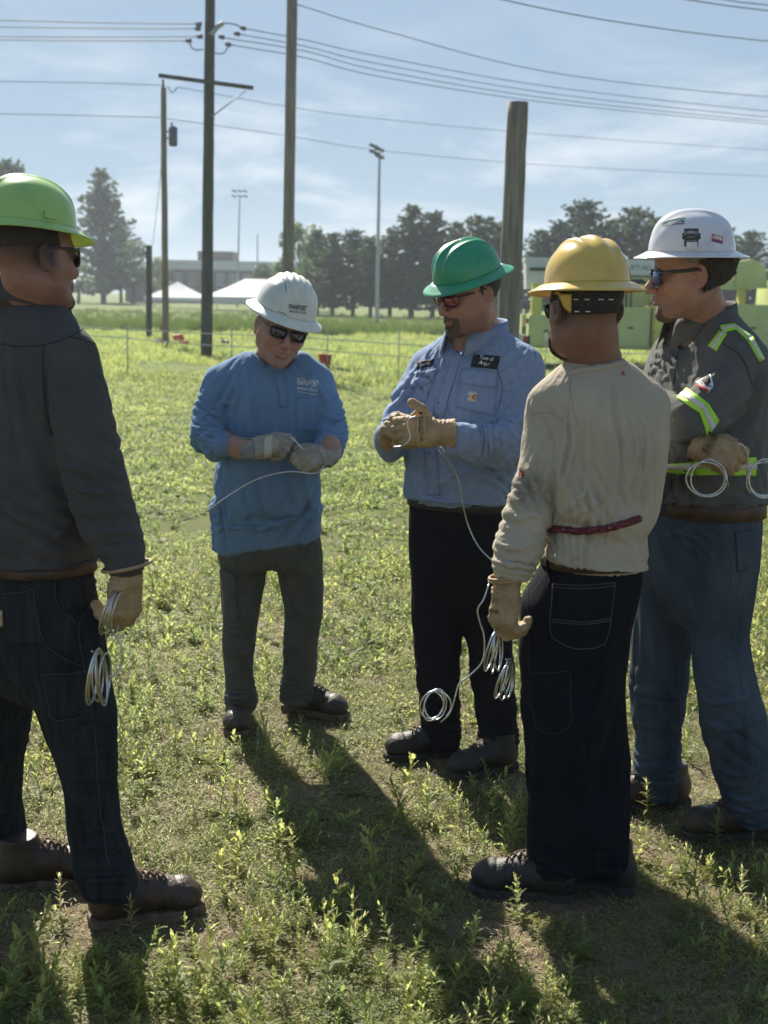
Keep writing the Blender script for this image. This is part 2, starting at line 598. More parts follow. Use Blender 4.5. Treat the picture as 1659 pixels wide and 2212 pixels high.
# ---- weeds and grass
def leaf_mat(name, c1, c2, trans=.58):
    m, nt, b = base_mat(name)
    N, L = nt.nodes, nt.links
    oi = N.new('ShaderNodeObjectInfo')
    geo = N.new('ShaderNodeNewGeometry')
    n = N.new('ShaderNodeTexNoise'); n.inputs['Scale'].default_value = 3.0
    L.new(geo.outputs['Position'], n.inputs['Vector'])
    ad = N.new('ShaderNodeMath'); ad.operation = 'ADD'
    L.new(oi.outputs['Random'], ad.inputs[0]); L.new(n.outputs[0], ad.inputs[1])
    r = N.new('ShaderNodeMapRange'); r.inputs['From Min'].default_value = .35; r.inputs['From Max'].default_value = 1.35
    L.new(ad.outputs[0], r.inputs['Value'])
    x = N.new('ShaderNodeMixRGB'); x.inputs['Color1'].default_value = (*c1, 1); x.inputs['Color2'].default_value = (*c2, 1)
    L.new(r.outputs[0], x.inputs['Fac'])
    L.new(x.outputs[0], b.inputs['Base Color'])
    b.inputs['Roughness'].default_value = .55
    b.inputs['Specular IOR Level'].default_value = .35
    t = N.new('ShaderNodeBsdfTranslucent')
    hs = N.new('ShaderNodeHueSaturation'); hs.inputs['Value'].default_value = 2.6; hs.inputs['Saturation'].default_value = 1.0
    L.new(x.outputs[0], hs.inputs['Color']); L.new(hs.outputs[0], t.inputs['Color'])
    ms = N.new('ShaderNodeMixShader'); ms.inputs['Fac'].default_value = trans
    L.new(b.outputs[0], ms.inputs[1]); L.new(t.outputs[0], ms.inputs[2])
    L.new(ms.outputs[0], N['Material Output'].inputs['Surface'])
    return m
LEAF = leaf_mat('weed_leaf', (.115, .158, .050), (.225, .235, .078))
LEAF2 = leaf_mat('pale_weed_leaf', (.150, .175, .085), (.245, .245, .120))
GRASS = leaf_mat('field_grass', (.100, .150, .044), (.185, .200, .068))
TALLG = leaf_mat('tall_grass', (.060, .100, .022), (.095, .130, .030), .3)
STRAW = leaf_mat('dry_straw', (.22, .165, .090), (.36, .285, .165), .2)
PUFF = mat('seed_puff', (.75, .75, .72), None, .9, trans=.4)
YFLOW = mat('yellow_flower', (.60, .45, .03), None, .8, trans=.3)

class Leaves:
    def __init__(s): s.V, s.F = [], []
    def leaf(s, base, d, up, ln, w, droop=.3, lobes=0, fold=.25):
        """a bent, folded blade: rows of three points; lobes > 0 cuts the edge into teeth"""
        d = np.array(d, float); d /= np.linalg.norm(d)
        sd = np.cross(d, up); sd /= np.linalg.norm(sd) + 1e-9
        nrm = np.cross(sd, d)
        n = 3 if lobes == 0 else lobes * 2
        o = len(s.V)
        for i in range(n + 1):
            t = i / n
            wd = w * math.sin(math.pi * min(1, .12 + .88 * t) ** .8) * .5 if lobes == 0 else w * .5 * math.sin(math.pi * (.10 + .90 * t) ** .75) * (1.0 if i % 2 else .32)
            c = np.array(base) + d * ln * t - np.array([0, 0, 1]) * droop * ln * t * t
            sh = d * ln * (.10 if (lobes and i % 2) else 0)
            s.V += [c - sd * wd + nrm * fold * wd + sh, c, c + sd * wd + nrm * fold * wd + sh]
        for i in range(n):
            a = o + i * 3
            s.F += [(a, a + 1, a + 4, a + 3), (a + 1, a + 2, a + 5, a + 4)]
    def stem(s, p0, p1, r):
        o = len(s.V)
        for p, q in ((p0, r), (p1, r * .5)):
            for k in range(3):
                a = 2.094 * k
                s.V.append(np.array(p) + q * np.array([math.cos(a), math.sin(a), 0]))
        s.F += [(o + k, o + (k + 1) % 3, o + 3 + (k + 1) % 3, o + 3 + k) for k in range(3)]
def weed(seed, h, nl, ln, w, lobes=0, lean=.15, rosette=0, elev=(.2, 1.2)):
    r = random.Random(seed)
    L = Leaves()
    top = np.array([r.uniform(-lean, lean) * h, r.uniform(-lean, lean) * h, h])
    if h > .02:
        L.stem((0, 0, -.01), top, .0011 + h * .004)
    a = r.random() * 6
    for i in range(nl):
        t = (i + .5) / nl
        a += 2.4 + r.uniform(-.3, .3)
        el = elev[0] + (elev[1] - elev[0]) * t + r.uniform(-.2, .2)
        d = np.array([math.cos(a) * math.cos(el), math.sin(a) * math.cos(el), math.sin(el)])
        f = (1 - .30 * t) * r.uniform(.8, 1.25)
        L.leaf(top * (t * .97), d, np.array([0, 0, 1.0]), ln * f, w * f, r.uniform(.1, .5), lobes)
    for i in range(rosette):
        a += 2.4
        d = np.array([math.cos(a), math.sin(a), r.uniform(.05, .45)])
        L.leaf((0, 0, .003), d, np.array([0, 0, 1.0]), ln * r.uniform(.9, 1.4), w * 1.2, .4, lobes)
    return L
def mat_clump(seed, n, rad, ln, w, up=(.1, .9)):
    r = random.Random(seed)
    L = Leaves()
    for i in range(n):
        a, q = r.random() * 6.28, rad * math.sqrt(r.random())
        b = r.random() * 6.28
        el = r.uniform(*up)
        L.leaf((q * math.cos(a), q * math.sin(a), r.uniform(0, .012)), (math.cos(b) * math.cos(el), math.sin(b) * math.cos(el), math.sin(el)), np.array([0, 0, 1.0]), ln * r.uniform(.6, 1.3), w * r.uniform(.7, 1.2), r.uniform(0, .4))
    return L
def blades(seed, n, rad, h, w, lean=.5, droop=.35):
    r = random.Random(seed)
    L = Leaves()
    for i in range(n):
        a, q = r.random() * 6.28, rad * math.sqrt(r.random())
        b = r.random() * 6.28
        l_ = lean * r.random()
        L.leaf((q * math.cos(a), q * math.sin(a), -.005), (math.cos(b) * l_, math.sin(b) * l_, 1), np.array([math.cos(b), math.sin(b), .3]), h * r.uniform(.5, 1.2), w, droop * r.random())
    return L
def src(objs_name, Ls, m):
    c = bpy.data.collections.new(objs_name)
    for i, L in enumerate(Ls):
        me = mesh_data(objs_name, np.array(L.V), np.array(L.F), [m], True)
        c.objects.link(bpy.data.objects.new(objs_name + '_piece', me))
    return c
def scatter(name, P, S, colls, label, cat, tilt=.25):
    """instances from a collection on points; P points, S sizes"""
    n = len(P)
    me = bpy.data.meshes.new(name)
    me.vertices.add(n); me.vertices.foreach_set('co', np.asarray(P, np.float32).ravel())
    r = me.attributes.new('rot', 'FLOAT_VECTOR', 'POINT')
    rot = np.stack([rng.normal(0, tilt, n), rng.normal(0, tilt, n), rng.uniform(0, 6.28, n)], 1)
    r.data.foreach_set('vector', rot.astype(np.float32).ravel())
    sc = me.attributes.new('siz', 'FLOAT', 'POINT'); sc.data.foreach_set('value', np.asarray(S, np.float32))
    ix = me.attributes.new('pick', 'INT', 'POINT'); ix.data.foreach_set('value', rng.integers(0, len(colls.objects), n).astype(np.int32))
    o = bpy.data.objects.new(name, me); COL.objects.link(o)
    ng = bpy.data.node_groups.new(name + '_nodes', 'GeometryNodeTree')
    ng.interface.new_socket('Geometry', in_out='INPUT', socket_type='NodeSocketGeometry')
    ng.interface.new_socket('Geometry', in_out='OUTPUT', socket_type='NodeSocketGeometry')
    N, L = ng.nodes, ng.links
    gi, go = N.new('NodeGroupInput'), N.new('NodeGroupOutput')
    ci = N.new('GeometryNodeCollectionInfo'); ci.inputs['Collection'].default_value = colls
    ci.inputs['Separate Children'].default_value = True; ci.inputs['Reset Children'].default_value = True
    ip = N.new('GeometryNodeInstanceOnPoints'); ip.inputs['Pick Instance'].default_value = True
    def attr(nm, ty):
        a = N.new('GeometryNodeInputNamedAttribute'); a.data_type = ty; a.inputs['Name'].default_value = nm
        return [s_ for s_ in a.outputs if s_.enabled][0]
    L.new(gi.outputs[0], ip.inputs['Points']); L.new(ci.outputs[0], ip.inputs['Instance'])
    L.new(attr('pick', 'INT'), ip.inputs['Instance Index'])
    L.new(attr('rot', 'FLOAT_VECTOR'), ip.inputs['Rotation'])
    L.new(attr('siz', 'FLOAT'), ip.inputs['Scale'])
    L.new(ip.outputs[0], go.inputs[0])
    md = o.modifiers.new('scatter', 'NODES'); md.node_group = ng
    o['kind'], o['label'], o['category'] = 'stuff', label, cat
    return o
def pts_between(y0, y1, dens, patchy=0.0, scale=1.5, seed=0, margin=1.6, power=1.0):
    """random points over the strip the camera can see, with margin at the sides"""
    half = lambda y: .32 * y + margin
    area = (half(y0) + half(y1)) * (y1 - y0)
    n = int(area * dens)
    y = y0 + (y1 - y0) * rng.random(n)
    y = y0 + (y - y0) ** power * (y1 - y0) ** (1 - power) if power != 1 else y
    x = (rng.random(n) * 2 - 1) * half(y1)
    k = np.abs(x) < half(y)
    x, y = x[k], y[k]
    p = np.stack([x, y, np.zeros(len(x))], 1)
    if patchy:
        v = fbm(p, scale, seed, 3)
        keep = rng.random(len(p)) < np.clip(.5 + patchy * v, .03, 1)
        p = p[keep]
    p[:, 2] = ground_z(p[:, 0], p[:, 1])
    return p
c_weed = src('weed', [weed(i, .07 + .03 * (i % 3), 16 + 3 * (i % 4), .036, .0085, 0, .15, 3) for i in range(6)] + [weed(20 + i, .05 + .025 * i, 11, .046, .020, 3, .2, 4) for i in range(4)], LEAF)
c_weedp = src('pale_weed', [weed(40 + i, .06 + .02 * i, 18, .026, .0055, 0, .2, 4, (.4, 1.3)) for i in range(4)], LEAF2)
c_mat = src('leaf_mat', [mat_clump(60 + i, 46, .06, .015, .0055) for i in range(4)], LEAF)
c_matp = src('pale_leaf_mat', [mat_clump(70 + i, 40, .06, .018, .0045) for i in range(3)], LEAF2)
c_straw = src('straw', [mat_clump(80 + i, 40, .08, .026, .0016, (-.05, .35)) for i in range(4)], STRAW)
c_tuft = src('grass_tuft', [blades(90 + i, 26, .10, .06, .0055, .9, .6) for i in range(2)] + [mat_clump(93 + i, 70, .16, .034, .013, (.1, 1.0)) for i in range(4)] + [weed(98 + i, .08, 18, .05, .014, 0, .2, 5) for i in range(3)], GRASS)
c_far = src('far_tuft', [blades(110 + i, 60, .28, .14, .014) for i in range(4)], GRASS)
c_tall = src('tall_tuft', [blades(120 + i, 70, .30, .42, .012, .35, .3) for i in range(3)], TALLG)
# ================================================================== background things
WOOD = mat('weathered_wood', (.27, .235, .19), (.15, .13, .108), rough=.9, scale=6, bump=.5, bscale=40, stretch=(3, 3, .25), detail=8)
WOOD_DARK = mat('dark_treated_wood', (.105, .098, .088), (.065, .061, .056), rough=.9, scale=6, bump=.5, bscale=40, stretch=(3, 3, .25), detail=8)
WOOD_NEW = mat('tan_pole_wood', (.27, .205, .14), (.17, .13, .09), rough=.9, scale=6, bump=.4, bscale=40, stretch=(3, 3, .25), detail=8)
GALV = mat('galvanised_steel', (.42, .43, .44), (.34, .35, .36), rough=.45, metal=.7, scale=20)
CABLE = mat('power_cable', (.09, .095, .10), None, rough=.6)
PORC = mat('grey_insulator', (.16, .16, .17), None, rough=.3)
def at_base(px, py):
    return G(px, py)
def pole(name, base, top_px, r0, r1, m, label, cat='pole', bend=0.0, group=None):
    """base on the ground; top_px = where its top (or the frame's edge) shows"""
    d = ray(*top_px)
    y = base[1]
    for _ in range(3):
        top = CAM_P + d * (y / d[1])
    root = thing(name, tuple(base), label, cat, group)
    n = 26
    P = [base + (top - base) * (i / (n - 1)) + np.array([bend * math.sin(math.pi * i / (n - 1)), 0, 0]) for i in range(n)]
    P[0] = P[0] - np.array([0, 0, .1])
    mb = MB(); mb.tube(P, np.linspace(r0, r1, n), 20)
    V = np.array(mb.V)
    V[:, :2] += .006 * np.stack([vnoise(V, 3.0, 2), vnoise(V, 3.0, 3)], 1)
    part('shaft', V, mb.F, m, root)
    return root, top
# dark pole with crossarm and line hardware
b1 = G(446, 774)
y1 = b1[1]
P1, t1 = pole('utility_pole', b1, (455, -120), .150, .118, WOOD_DARK, 'dark utility pole with a tilted crossarm and line hardware, left of centre')
def wpart(name, pts_px, r, m, parent, y=None, n=12, sides=6):
    pts = [W(a, b, (y if y is not None else y1) + (c[0] if c else 0)) for a, b, *c in pts_px]
    MB().tube(curve(pts, n) if len(pts) > 2 else pts, r, sides).part(name, m, parent, True)
a0, a1 = W(343, 163, y1 - .22), W(547, 190, y1 - .22)
ax = (a1 - a0); L_ = np.linalg.norm(ax); ax /= L_
az = np.array([0, 0, 1.0]) - ax * ax[2]; az /= np.linalg.norm(az)
MB().box((a0 + a1) / 2, (L_ / 2, .045, .045), np.stack([ax, np.cross(az, ax), az], 1)).part('crossarm', WOOD_DARK, P1)
wpart('brace', [(530, 196), (458, 252)], .018, GALV, P1, y1 - .15)
wpart('brace', [(352, 172), (353, 188)], .03, PORC, P1, y1 - .2)
for q in ((430, 52), (428, 62), (432, 79), (408, 88)):
    wpart('insulator', [(q[0] - 6, q[1]), (q[0] + 6, q[1])], .055, PORC, P1, y1 - .1)
for q in ((526, 61), (513, 73), (480, 80), (494, 96)):
    wpart('insulator', [(q[0] - 7, q[1] - 2), (q[0] + 5, q[1] + 2)], .055, PORC, P1, y1 - .1)
wpart('bracket', [(455, 76), (470, 58), (482, 50)], .06, GALV, P1, y1 - .1)
wpart('jumper', [(408, 88), (415, 104), (428, 108), (440, 106)], .016, CABLE, P1, y1 - .1)
wpart('jumper', [(494, 96), (486, 112), (474, 116), (462, 114)], .016, CABLE, P1, y1 - .1)
wpart('jumper', [(482, 50), (505, 52), (526, 61)], .016, CABLE, P1, y1 - .1)
# tall pole behind the blue shirt, thick stub, thin pole with transformer, dark post
pole('utility_pole', np.array([W(619, 778, 33.5)[0], 33.5, 0]), (632, -60), .150, .128, WOOD, 'tall bare weathered pole rising behind the scuffed white hard hat')
bs = np.array([W(1090, 890, 18.8)[0], 18.8, 0])
PS, ts = pole('utility_pole', bs, (1119, 221), .170, .142, WOOD, 'thick weathered pole stub with a cut flat top beside the green hard hat')
b4 = G(358, 750)
P4, t4 = pole('utility_pole', b4, (353, 190), .105, .078, WOOD_NEW, 'thin pole carrying a grey transformer, left of the dark pole')
y4 = b4[1]
wpart('transformer', [(374, 272), (374, 276), (374, 312), (374, 316)], [.06, .125, .125, .10], mat('transformer_grey', (.10, .11, .12), None, .5), P4, y4 - .1, 4, 14)
wpart('bushing', [(371, 264), (371, 274)], .03, PORC, P4, y4 - .1)
wpart('mount', [(358, 284), (368, 284)], .03, GALV, P4, y4 - .1)
wpart('mount', [(358, 298), (368, 298)], .03, GALV, P4, y4 - .1)
wpart('insulator', [(352, 184), (353, 194)], .05, PORC, P4, y4)
wpart('jumper', [(362, 186), (372, 200), (384, 188)], .015, CABLE, P4, y4 - .1)
pole('wooden_post', G(322, 735), (322, 530), .105, .10, WOOD_DARK, 'short dark post standing left of the transformer pole', 'post')

def power_line(pts, label, r=.013):
    Q = [W(a, b, c) for a, b, c in pts]
    for end in ((0, 1), (-1, -2)):           # lines that leave the picture run on to the next span
        if pts[end[0]][0] < -100 or pts[end[0]][0] > 2000:
            e = Q[end[0]] + (Q[end[0]] - Q[end[1]]) / np.linalg.norm(Q[end[0]] - Q[end[1]]) * 40 * np.array([1, 1, .25])
            Q.insert(0, e) if end[0] == 0 else Q.append(e)
    P = curve(Q, 90)
    root = MB().tube(P, r, 5).part('power_line', CABLE, None, True)
    root['label'], root['category'], root['group'] = label, 'power line', 'power lines across the sky'
for k, (ya, yb) in enumerate(((44, 52), (58, 62), (79, 79), (86, 88))):
    power_line([(-420, ya - 5, y1 + 3), (-150, ya - 2, y1 + 1.5), (0, ya, y1 + 1), (220, (ya + yb) / 2 + 1, y1 + .4), ((430, 428, 432, 408)[k] - 5, yb, y1 - .1)],
               ('highest', 'second highest', 'third', 'lowest')[k] + ' of the four lines running left from the dark pole')
for k, (xa, ya, ym, ye) in enumerate(((531, 62, 124, 240), (518, 74, 140, 253), (486, 82, 154, 262), (500, 97, 167, 268))):
    power_line([(xa, ya, y1 - .1), (660, ya + (ym - ya) * .40, y1 + 3), (829, ym, y1 + 7), (1200, ym + (ye - ym) * .56, y1 + 14), (1659, ye, y1 + 22), (2100, ye + 38, y1 + 30)],
               ('highest', 'second highest', 'third', 'lowest')[k] + ' of the four lines sloping right from the dark pole')
power_line([(636, 8, 33.5), (829, 66, 36), (1200, 158, 42), (1659, 209, 50), (2100, 232, 58)], 'single line leaving the top of the bare pole to the right')
power_line([(960, -45, 26), (1090, 0, 27), (1350, 50, 30), (1659, 89, 34), (2100, 126, 40)], 'single line high up crossing the top right of the sky')
power_line([(1300, -30, 26), (1490, 0, 28), (1659, 23, 30), (2100, 70, 36)], 'upper line cutting the top right corner')
power_line([(1400, -25, 30), (1570, 0, 31), (1659, 11, 32), (2100, 55, 38)], 'short line at the very top right corner')
power_line([(-300, 172, y4 + 2), (0, 176, y4 + 1), (200, 179, y4 + .5), (348, 184, y4)], 'faint upper line running left from the transformer pole', .010)
power_line([(384, 188, y4), (630, 232, y4 + 5), (829, 258, y4 + 10), (1200, 292, y4 + 18), (1659, 324, y4 + 28), (2100, 345, y4 + 36)], 'faint upper line running right from the transformer pole', .010)
power_line([(-300, 243, y4 + 2), (0, 246, y4 + 1), (200, 250, y4 + .5), (353, 254, y4)], 'faint lower line running left from the transformer pole', .010)
power_line([(358, 256, y4), (620, 293, y4 + 5), (829, 326, y4 + 10), (1200, 358, y4 + 18), (1659, 381, y4 + 28), (2100, 396, y4 + 36)], 'faint lower line running right from the transformer pole', .010)
power_line([(352, 325, y4), (340, 440, y4 + 2), (330, 530, y4 + 4.5)], 'guy wire sloping from the transformer pole to the dark post', .008)

# ---- ball field light masts
def light_mast(px, base_py, top_py, heads, label, y):
    base = np.array([W(px - 6, base_py, y)[0], y, 0])
    root, top = pole('light_mast', base, (px, top_py), .13, .07, GALV, label, 'light mast')
    for hx, hy in heads:
        c = W(hx, hy, y)
        MB().box(c, (.27, .12, .085), np.array([[.94, 0, .34], [0, 1, 0], [-.34, 0, .94]])).part('flood_light', mat('lamp_housing', (.12, .12, .13), None, .5), root)
light_mast(820, 700, 330, [(808, 316), (820, 323), (808, 329), (820, 338)], 'tall light mast with four lamps near the centre', 76)
light_mast(518, 655, 428, [(506, 413), (518, 413), (529, 413), (506, 424), (518, 424), (530, 424)], 'distant light mast with six lamps between the poles', 150)
pole('light_mast', np.array([W(557, 650, 150)[0], 150, 0]), (556, 505), .10, .06, GALV, 'thin distant mast right of the six lamp mast', 'light mast')

# ---- school building
BRICK = mat('dark_brick', (.110, .075, .062), (.085, .060, .052), rough=.9, scale=3)
ROOFW = mat('pale_roof_metal', (.62, .62, .60), (.55, .55, .54), rough=.5, scale=2)
GLASS = mat('window_glass', (.16, .19, .22), None, rough=.12, spec=.8)
FRAMEW = mat('window_frame', (.5, .5, .5), None, rough=.5)
by = 190.0
def bpt(px, py): return W(px, py, by)
def building():
    p0, p1 = W(372, 655, by), W(640, 655, by)
    h = W(450, 583, by)[2]
    root = thing('school_building', ((p0[0] + p1[0]) / 2, by, 0), 'long two storey brick building with a pale roof edge behind the white tents', 'building')
    wd = p1[0] - p0[0]
    MB().box(((p0[0] + p1[0]) / 2, by + 8, h / 2), (wd / 2, 8, h / 2)).part('wall', BRICK, root)
    MB().box(((p0[0] + p1[0]) / 2, by + 8, h + .65), (wd / 2 + .8, 8.8, .65)).part('roof', ROOFW, root)
    MB().box((W(455, 560, by)[0], by + 9, h + 2.0), (2.6, 4, .8)).part('roof_unit', BRICK, root)
    x2, x3 = W(268, 655, by)[0], p0[0] - .05
    h2 = W(300, 586, by)[2]
    MB().box(((x2 + x3) / 2, by + 6, h2 / 2), ((x3 - x2) / 2, 5, h2 / 2)).part('wing_wall', BRICK, root)
    MB().box(((x2 + x3) / 2, by + 6, h2 + .4), ((x3 - x2) / 2 + .5, 5.6, .4)).part('wing_roof', ROOFW, root)
    for px in (385, 415, 476, 503, 531, 560, 588, 615):
        x = W(px, 620, by)[0]
        for lo, hi in ((.9, h * .44), (h * .52, h - .5)):
            w = MB().box((x, by - .05, (lo + hi) / 2), (.55, .06, (hi - lo) / 2)).part('window', FRAMEW, root)
            for sx in (-.27, .27):
                MB().box((x + sx, by - .12, (lo + hi) / 2), (.22, .03, (hi - lo) / 2 - .1)).part('pane', GLASS, w)
building()
# ---- white tents
TENT = mat('white_tent_cloth', (.78, .78, .80), (.72, .72, .75), rough=.7, scale=1.5, trans=.3)
def tent(cx, y, w, d, eave, peak, label, ridge=0.0, valance=.35):
    root = thing('event_tent', (cx, y, 0), label, 'tent', 'white tents on the field')
    V = [(cx - w, y - d, eave), (cx + w, y - d, eave), (cx + w, y + d, eave), (cx - w, y + d, eave), (cx - ridge, y, peak), (cx + ridge, y, peak)]
    n = 10
    VV, FF = [], []
    def quadsheet(a, b, c, e):
        o = len(VV)
        for j in range(n + 1):
            for i in range(n + 1):
                u, v = i / n, j / n
                p = (np.array(a) * (1 - u) + np.array(b) * u) * (1 - v) + (np.array(e) * (1 - u) + np.array(c) * u) * v
                p[2] -= .10 * peak * .3 * math.sin(math.pi * v)
                VV.append(p)
        for j in range(n):
            for i in range(n):
                FF.append((o + j * (n + 1) + i, o + j * (n + 1) + i + 1, o + (j + 1) * (n + 1) + i + 1, o + (j + 1) * (n + 1) + i))
    quadsheet(V[0], V[1], V[5], V[4]); quadsheet(V[1], V[2], V[5], V[5]); quadsheet(V[2], V[3], V[4], V[5]); quadsheet(V[3], V[0], V[4], V[4])
    o = part('canopy', VV, FF, TENT, root)
    for a, b in ((0, 1), (1, 2), (2, 3), (3, 0)):
        A_, B_ = np.array(V[a]), np.array(V[b])
        vv = [A_, B_, B_ - (0, 0, valance), A_ - (0, 0, valance)]
        md = part('valance', vv, [(0, 1, 2, 3)], TENT, root, False).modifiers.new('t', 'SOLIDIFY'); md.thickness = .01
    for k in range(4):
        MB().tube([(V[k][0], V[k][1], 0), V[k]], .04, 8).part('leg', GALV, root, True)
ty = 128.0
c = W(384, 640, ty); tent(c[0], ty, 2.75, 2.75, 1.05, 2.55, 'smaller white pyramid tent between the thin pole and the dark pole', 0)
c = W(585, 640, ty - 6); tent(c[0], ty - 6, 5.6, 4.5, 1.25, 2.9, 'large white tent half hidden behind the scuffed white hard hat', 2.4, .6)

# ---- trees
PINE_L = leaf_mat('pine_needles', (.020, .040, .020), (.050, .078, .032), .3)
BROAD_L = leaf_mat('broad_leaves', (.040, .070, .022), (.075, .110, .035), .35)
BARK = mat('bark', (.075, .058, .045), (.040, .032, .027), rough=.95, scale=8, bump=.6, bscale=30)
def pine_mesh(seed, slim=.27, bare=.16, gaps=.2):
    r = random.Random(seed)
    T = MB()
    T.tube([(0, 0, 0), (.004, 0, .5), (0, 0, .98)], [.022, .014, .003], 8)
    V, F = [], []
    z = bare
    while z < .985:
        t = (z - bare) / (1 - bare)
        rad = slim * (1 - t) ** .72 * r.uniform(.7, 1.15) * (1 if t > .12 else .8)
        k = r.randint(4, 6)
        a0 = r.random() * 6.28
        for i in range(k):
            if r.random() < gaps:
                continue
            a = a0 + 6.28 * i / k + r.uniform(-.3, .3)
            ln = rad * r.uniform(.65, 1.2) + .015
            rise = r.uniform(.05, .35) + .5 * t
            tip = np.array([math.cos(a) * ln, math.sin(a) * ln, z + ln * rise])
            T.tube([(0, 0, z), tip], [.0045 * (1 - t) + .001, .001], 4, False)
            nc = max(3, int(ln / .022))
            for j in range(nc):
                q = (j + 1) / nc
                c = np.array([0, 0, z]) * (1 - q) + tip * q + np.array([r.gauss(0, .008), r.gauss(0, .008), r.gauss(0, .006)])
                sz = .040 * (1 - .35 * t) * r.uniform(.7, 1.25)
                for _ in range(10):
                    dvec = np.array([r.gauss(0, 1), r.gauss(0, 1), r.gauss(.35, .6)]); dvec /= np.linalg.norm(dvec)
                    sd = np.cross(dvec, [r.gauss(0, 1), r.gauss(0, 1), r.gauss(0, 1)]); sd /= np.linalg.norm(sd) + 1e-9
                    o = len(V)
                    V += [c - sd * sz * .36, c + sd * sz * .36, c + dvec * sz]
                    F.append((o, o + 1, o + 2))
        z += r.uniform(.022, .045) * (1.15 - .5 * t)
    return T, (V, F)
def broad_mesh(seed):
    r = random.Random(seed)
    T = MB()
    T.tube([(0, 0, 0), (.01, 0, .25), (.0, .01, .5)], [.030, .022, .012], 8)
    V, F = [], []
    lobes = []
    for i in range(16):
        a, el = r.random() * 6.28, r.uniform(.1, 1.3)
        ln = r.uniform(.18, .36)
        z0 = r.uniform(.22, .45)
        c = np.array([math.cos(a) * math.cos(el) * ln * 1.1, math.sin(a) * math.cos(el) * ln * 1.1, z0 + math.sin(el) * ln * 1.25])
        lobes.append((c, r.uniform(.09, .16)))
        T.tube([(0, 0, z0), c], [.010, .003], 4, False)
    for c, rad in lobes:
        for _ in range(230):
            d = np.array([r.gauss(0, 1) for _ in range(3)]); d /= np.linalg.norm(d)
            p = c + d * rad * r.random() ** .4
            sz = r.uniform(.014, .028)
            u = np.array([r.gauss(0, 1) for _ in range(3)]); u /= np.linalg.norm(u)
            w = np.cross(u, d); w /= np.linalg.norm(w) + 1e-9
            o = len(V)
            V += [p - u * sz, p + w * sz * .6, p + u * sz, p - w * sz * .6]
            F.append((o, o + 1, o + 2, o + 3))
    return T, (V, F)
_tm = {}
def tree(px, top_py, y, kind, label, base_py=None, sx=1.0):
    key = kind
    if key not in _tm:
        T, (V, F) = (pine_mesh(kind, *((.32, .12, .08), (.36, .18, .12), (.27, .08, .05), (.44, .26, .14))[kind % 4]) if kind < 10 else broad_mesh(kind))
        _tm[key] = (T.data('trunk', BARK, True), mesh_data('crown', np.array(V), F if kind >= 10 else np.array(F), [PINE_L if kind < 10 else BROAD_L], False))
    base = np.array([W(px, 680, y)[0], y, 0])
    h = W(px, top_py, y)[2]
    root = thing('pine_tree' if kind < 10 else 'leafy_tree', tuple(base), label, 'tree', 'trees along the far edge of the field')
    root.scale = (h * sx, h * sx, h)
    root.rotation_euler = (0, 0, (px * .37) % 6.28)
    for nm, me in zip(('trunk', 'crown'), _tm[key]):
        o = bpy.data.objects.new(nm, me); COL.objects.link(o); o.parent = root
for (px, top, y, kind, label, sx) in (
    (224, 368, 160, 2, 'tall conifer standing alone beyond the lime hard hat', 1.05), (262, 470, 172, 1, 'second conifer half behind the tall lone one', 1.0),
    (22, 350, 140, 3, 'tall pine whose top shows above the lime hard hat', .9), (120, 500, 180, 10, 'leafy tree low between the lime hat and the conifer', 1.3), (170, 560, 150, 11, 'rounded leafy tree at the foot of the tall conifer', 1.5),
    (288, 512, 165, 11, 'rounded leafy tree right of the tall conifer', 1.2), (325, 545, 185, 12, 'leafy tree at the left end of the brick building', 1.3), (362, 540, 215, 10, 'leafy tree behind the thin transformer pole', 1.0),
    (455, 548, 230, 12, 'leafy tree showing above the brick roof', 1.2), (560, 540, 215, 10, 'leafy tree behind the right end of the brick building', 1.2), (594, 520, 140, 12, 'light green leafy tree left of the bare pole', 1.0),
    (650, 458, 112, 13, 'thin topped leafy tree just right of the bare pole', .8), (685, 500, 104, 1, 'first pine of the row right of the bare pole', 1.2), (718, 506, 100, 0, 'second pine of the row right of the bare pole', 1.25), (762, 500, 102, 3, 'third pine of the row right of the bare pole', 1.1),
    (800, 512, 99, 1, 'pine just left of the tall light mast', 1.2), (842, 500, 101, 0, 'pine just right of the tall light mast', 1.2), (888, 446, 100, 2, 'tallest pine of the middle row, left of the green hard hat', 1.3), (934, 460, 101, 1, 'pine directly left above the green hard hat', 1.15),
    (982, 484, 100, 0, 'pine directly above the green hard hat', 1.2), (1030, 470, 98, 3, 'pine right above the green hard hat', 1.1), (1072, 482, 99, 1, 'pine left of the thick pole stub', 1.1), (1160, 500, 97, 0, 'pine just right of the thick pole stub', 1.1),
    (1200, 482, 98, 1, 'pine above the left side of the yellow hard hat', 1.1), (1254, 438, 97, 3, 'tall pine above the yellow hard hat', 1.15), (1312, 478, 98, 0, 'pine above the right side of the yellow hard hat', 1.1), (1362, 452, 96, 3, 'pine between the yellow and the stickered white hat', 1.1), (1402, 470, 98, 1, 'pine half hidden by the front of the stickered hat', 1.0),
    (1480, 470, 100, 0, 'pine wholly behind the stickered hat', 1.1), (1560, 495, 100, 1, 'pine behind the back of the stickered hat', 1.1), (1612, 503, 96, 3, 'pine right of the stickered hat', 1.1), (1668, 530, 98, 0, 'pine at the right edge of the picture', 1.1)):
    tree(px, top, y, kind, label, None, sx)
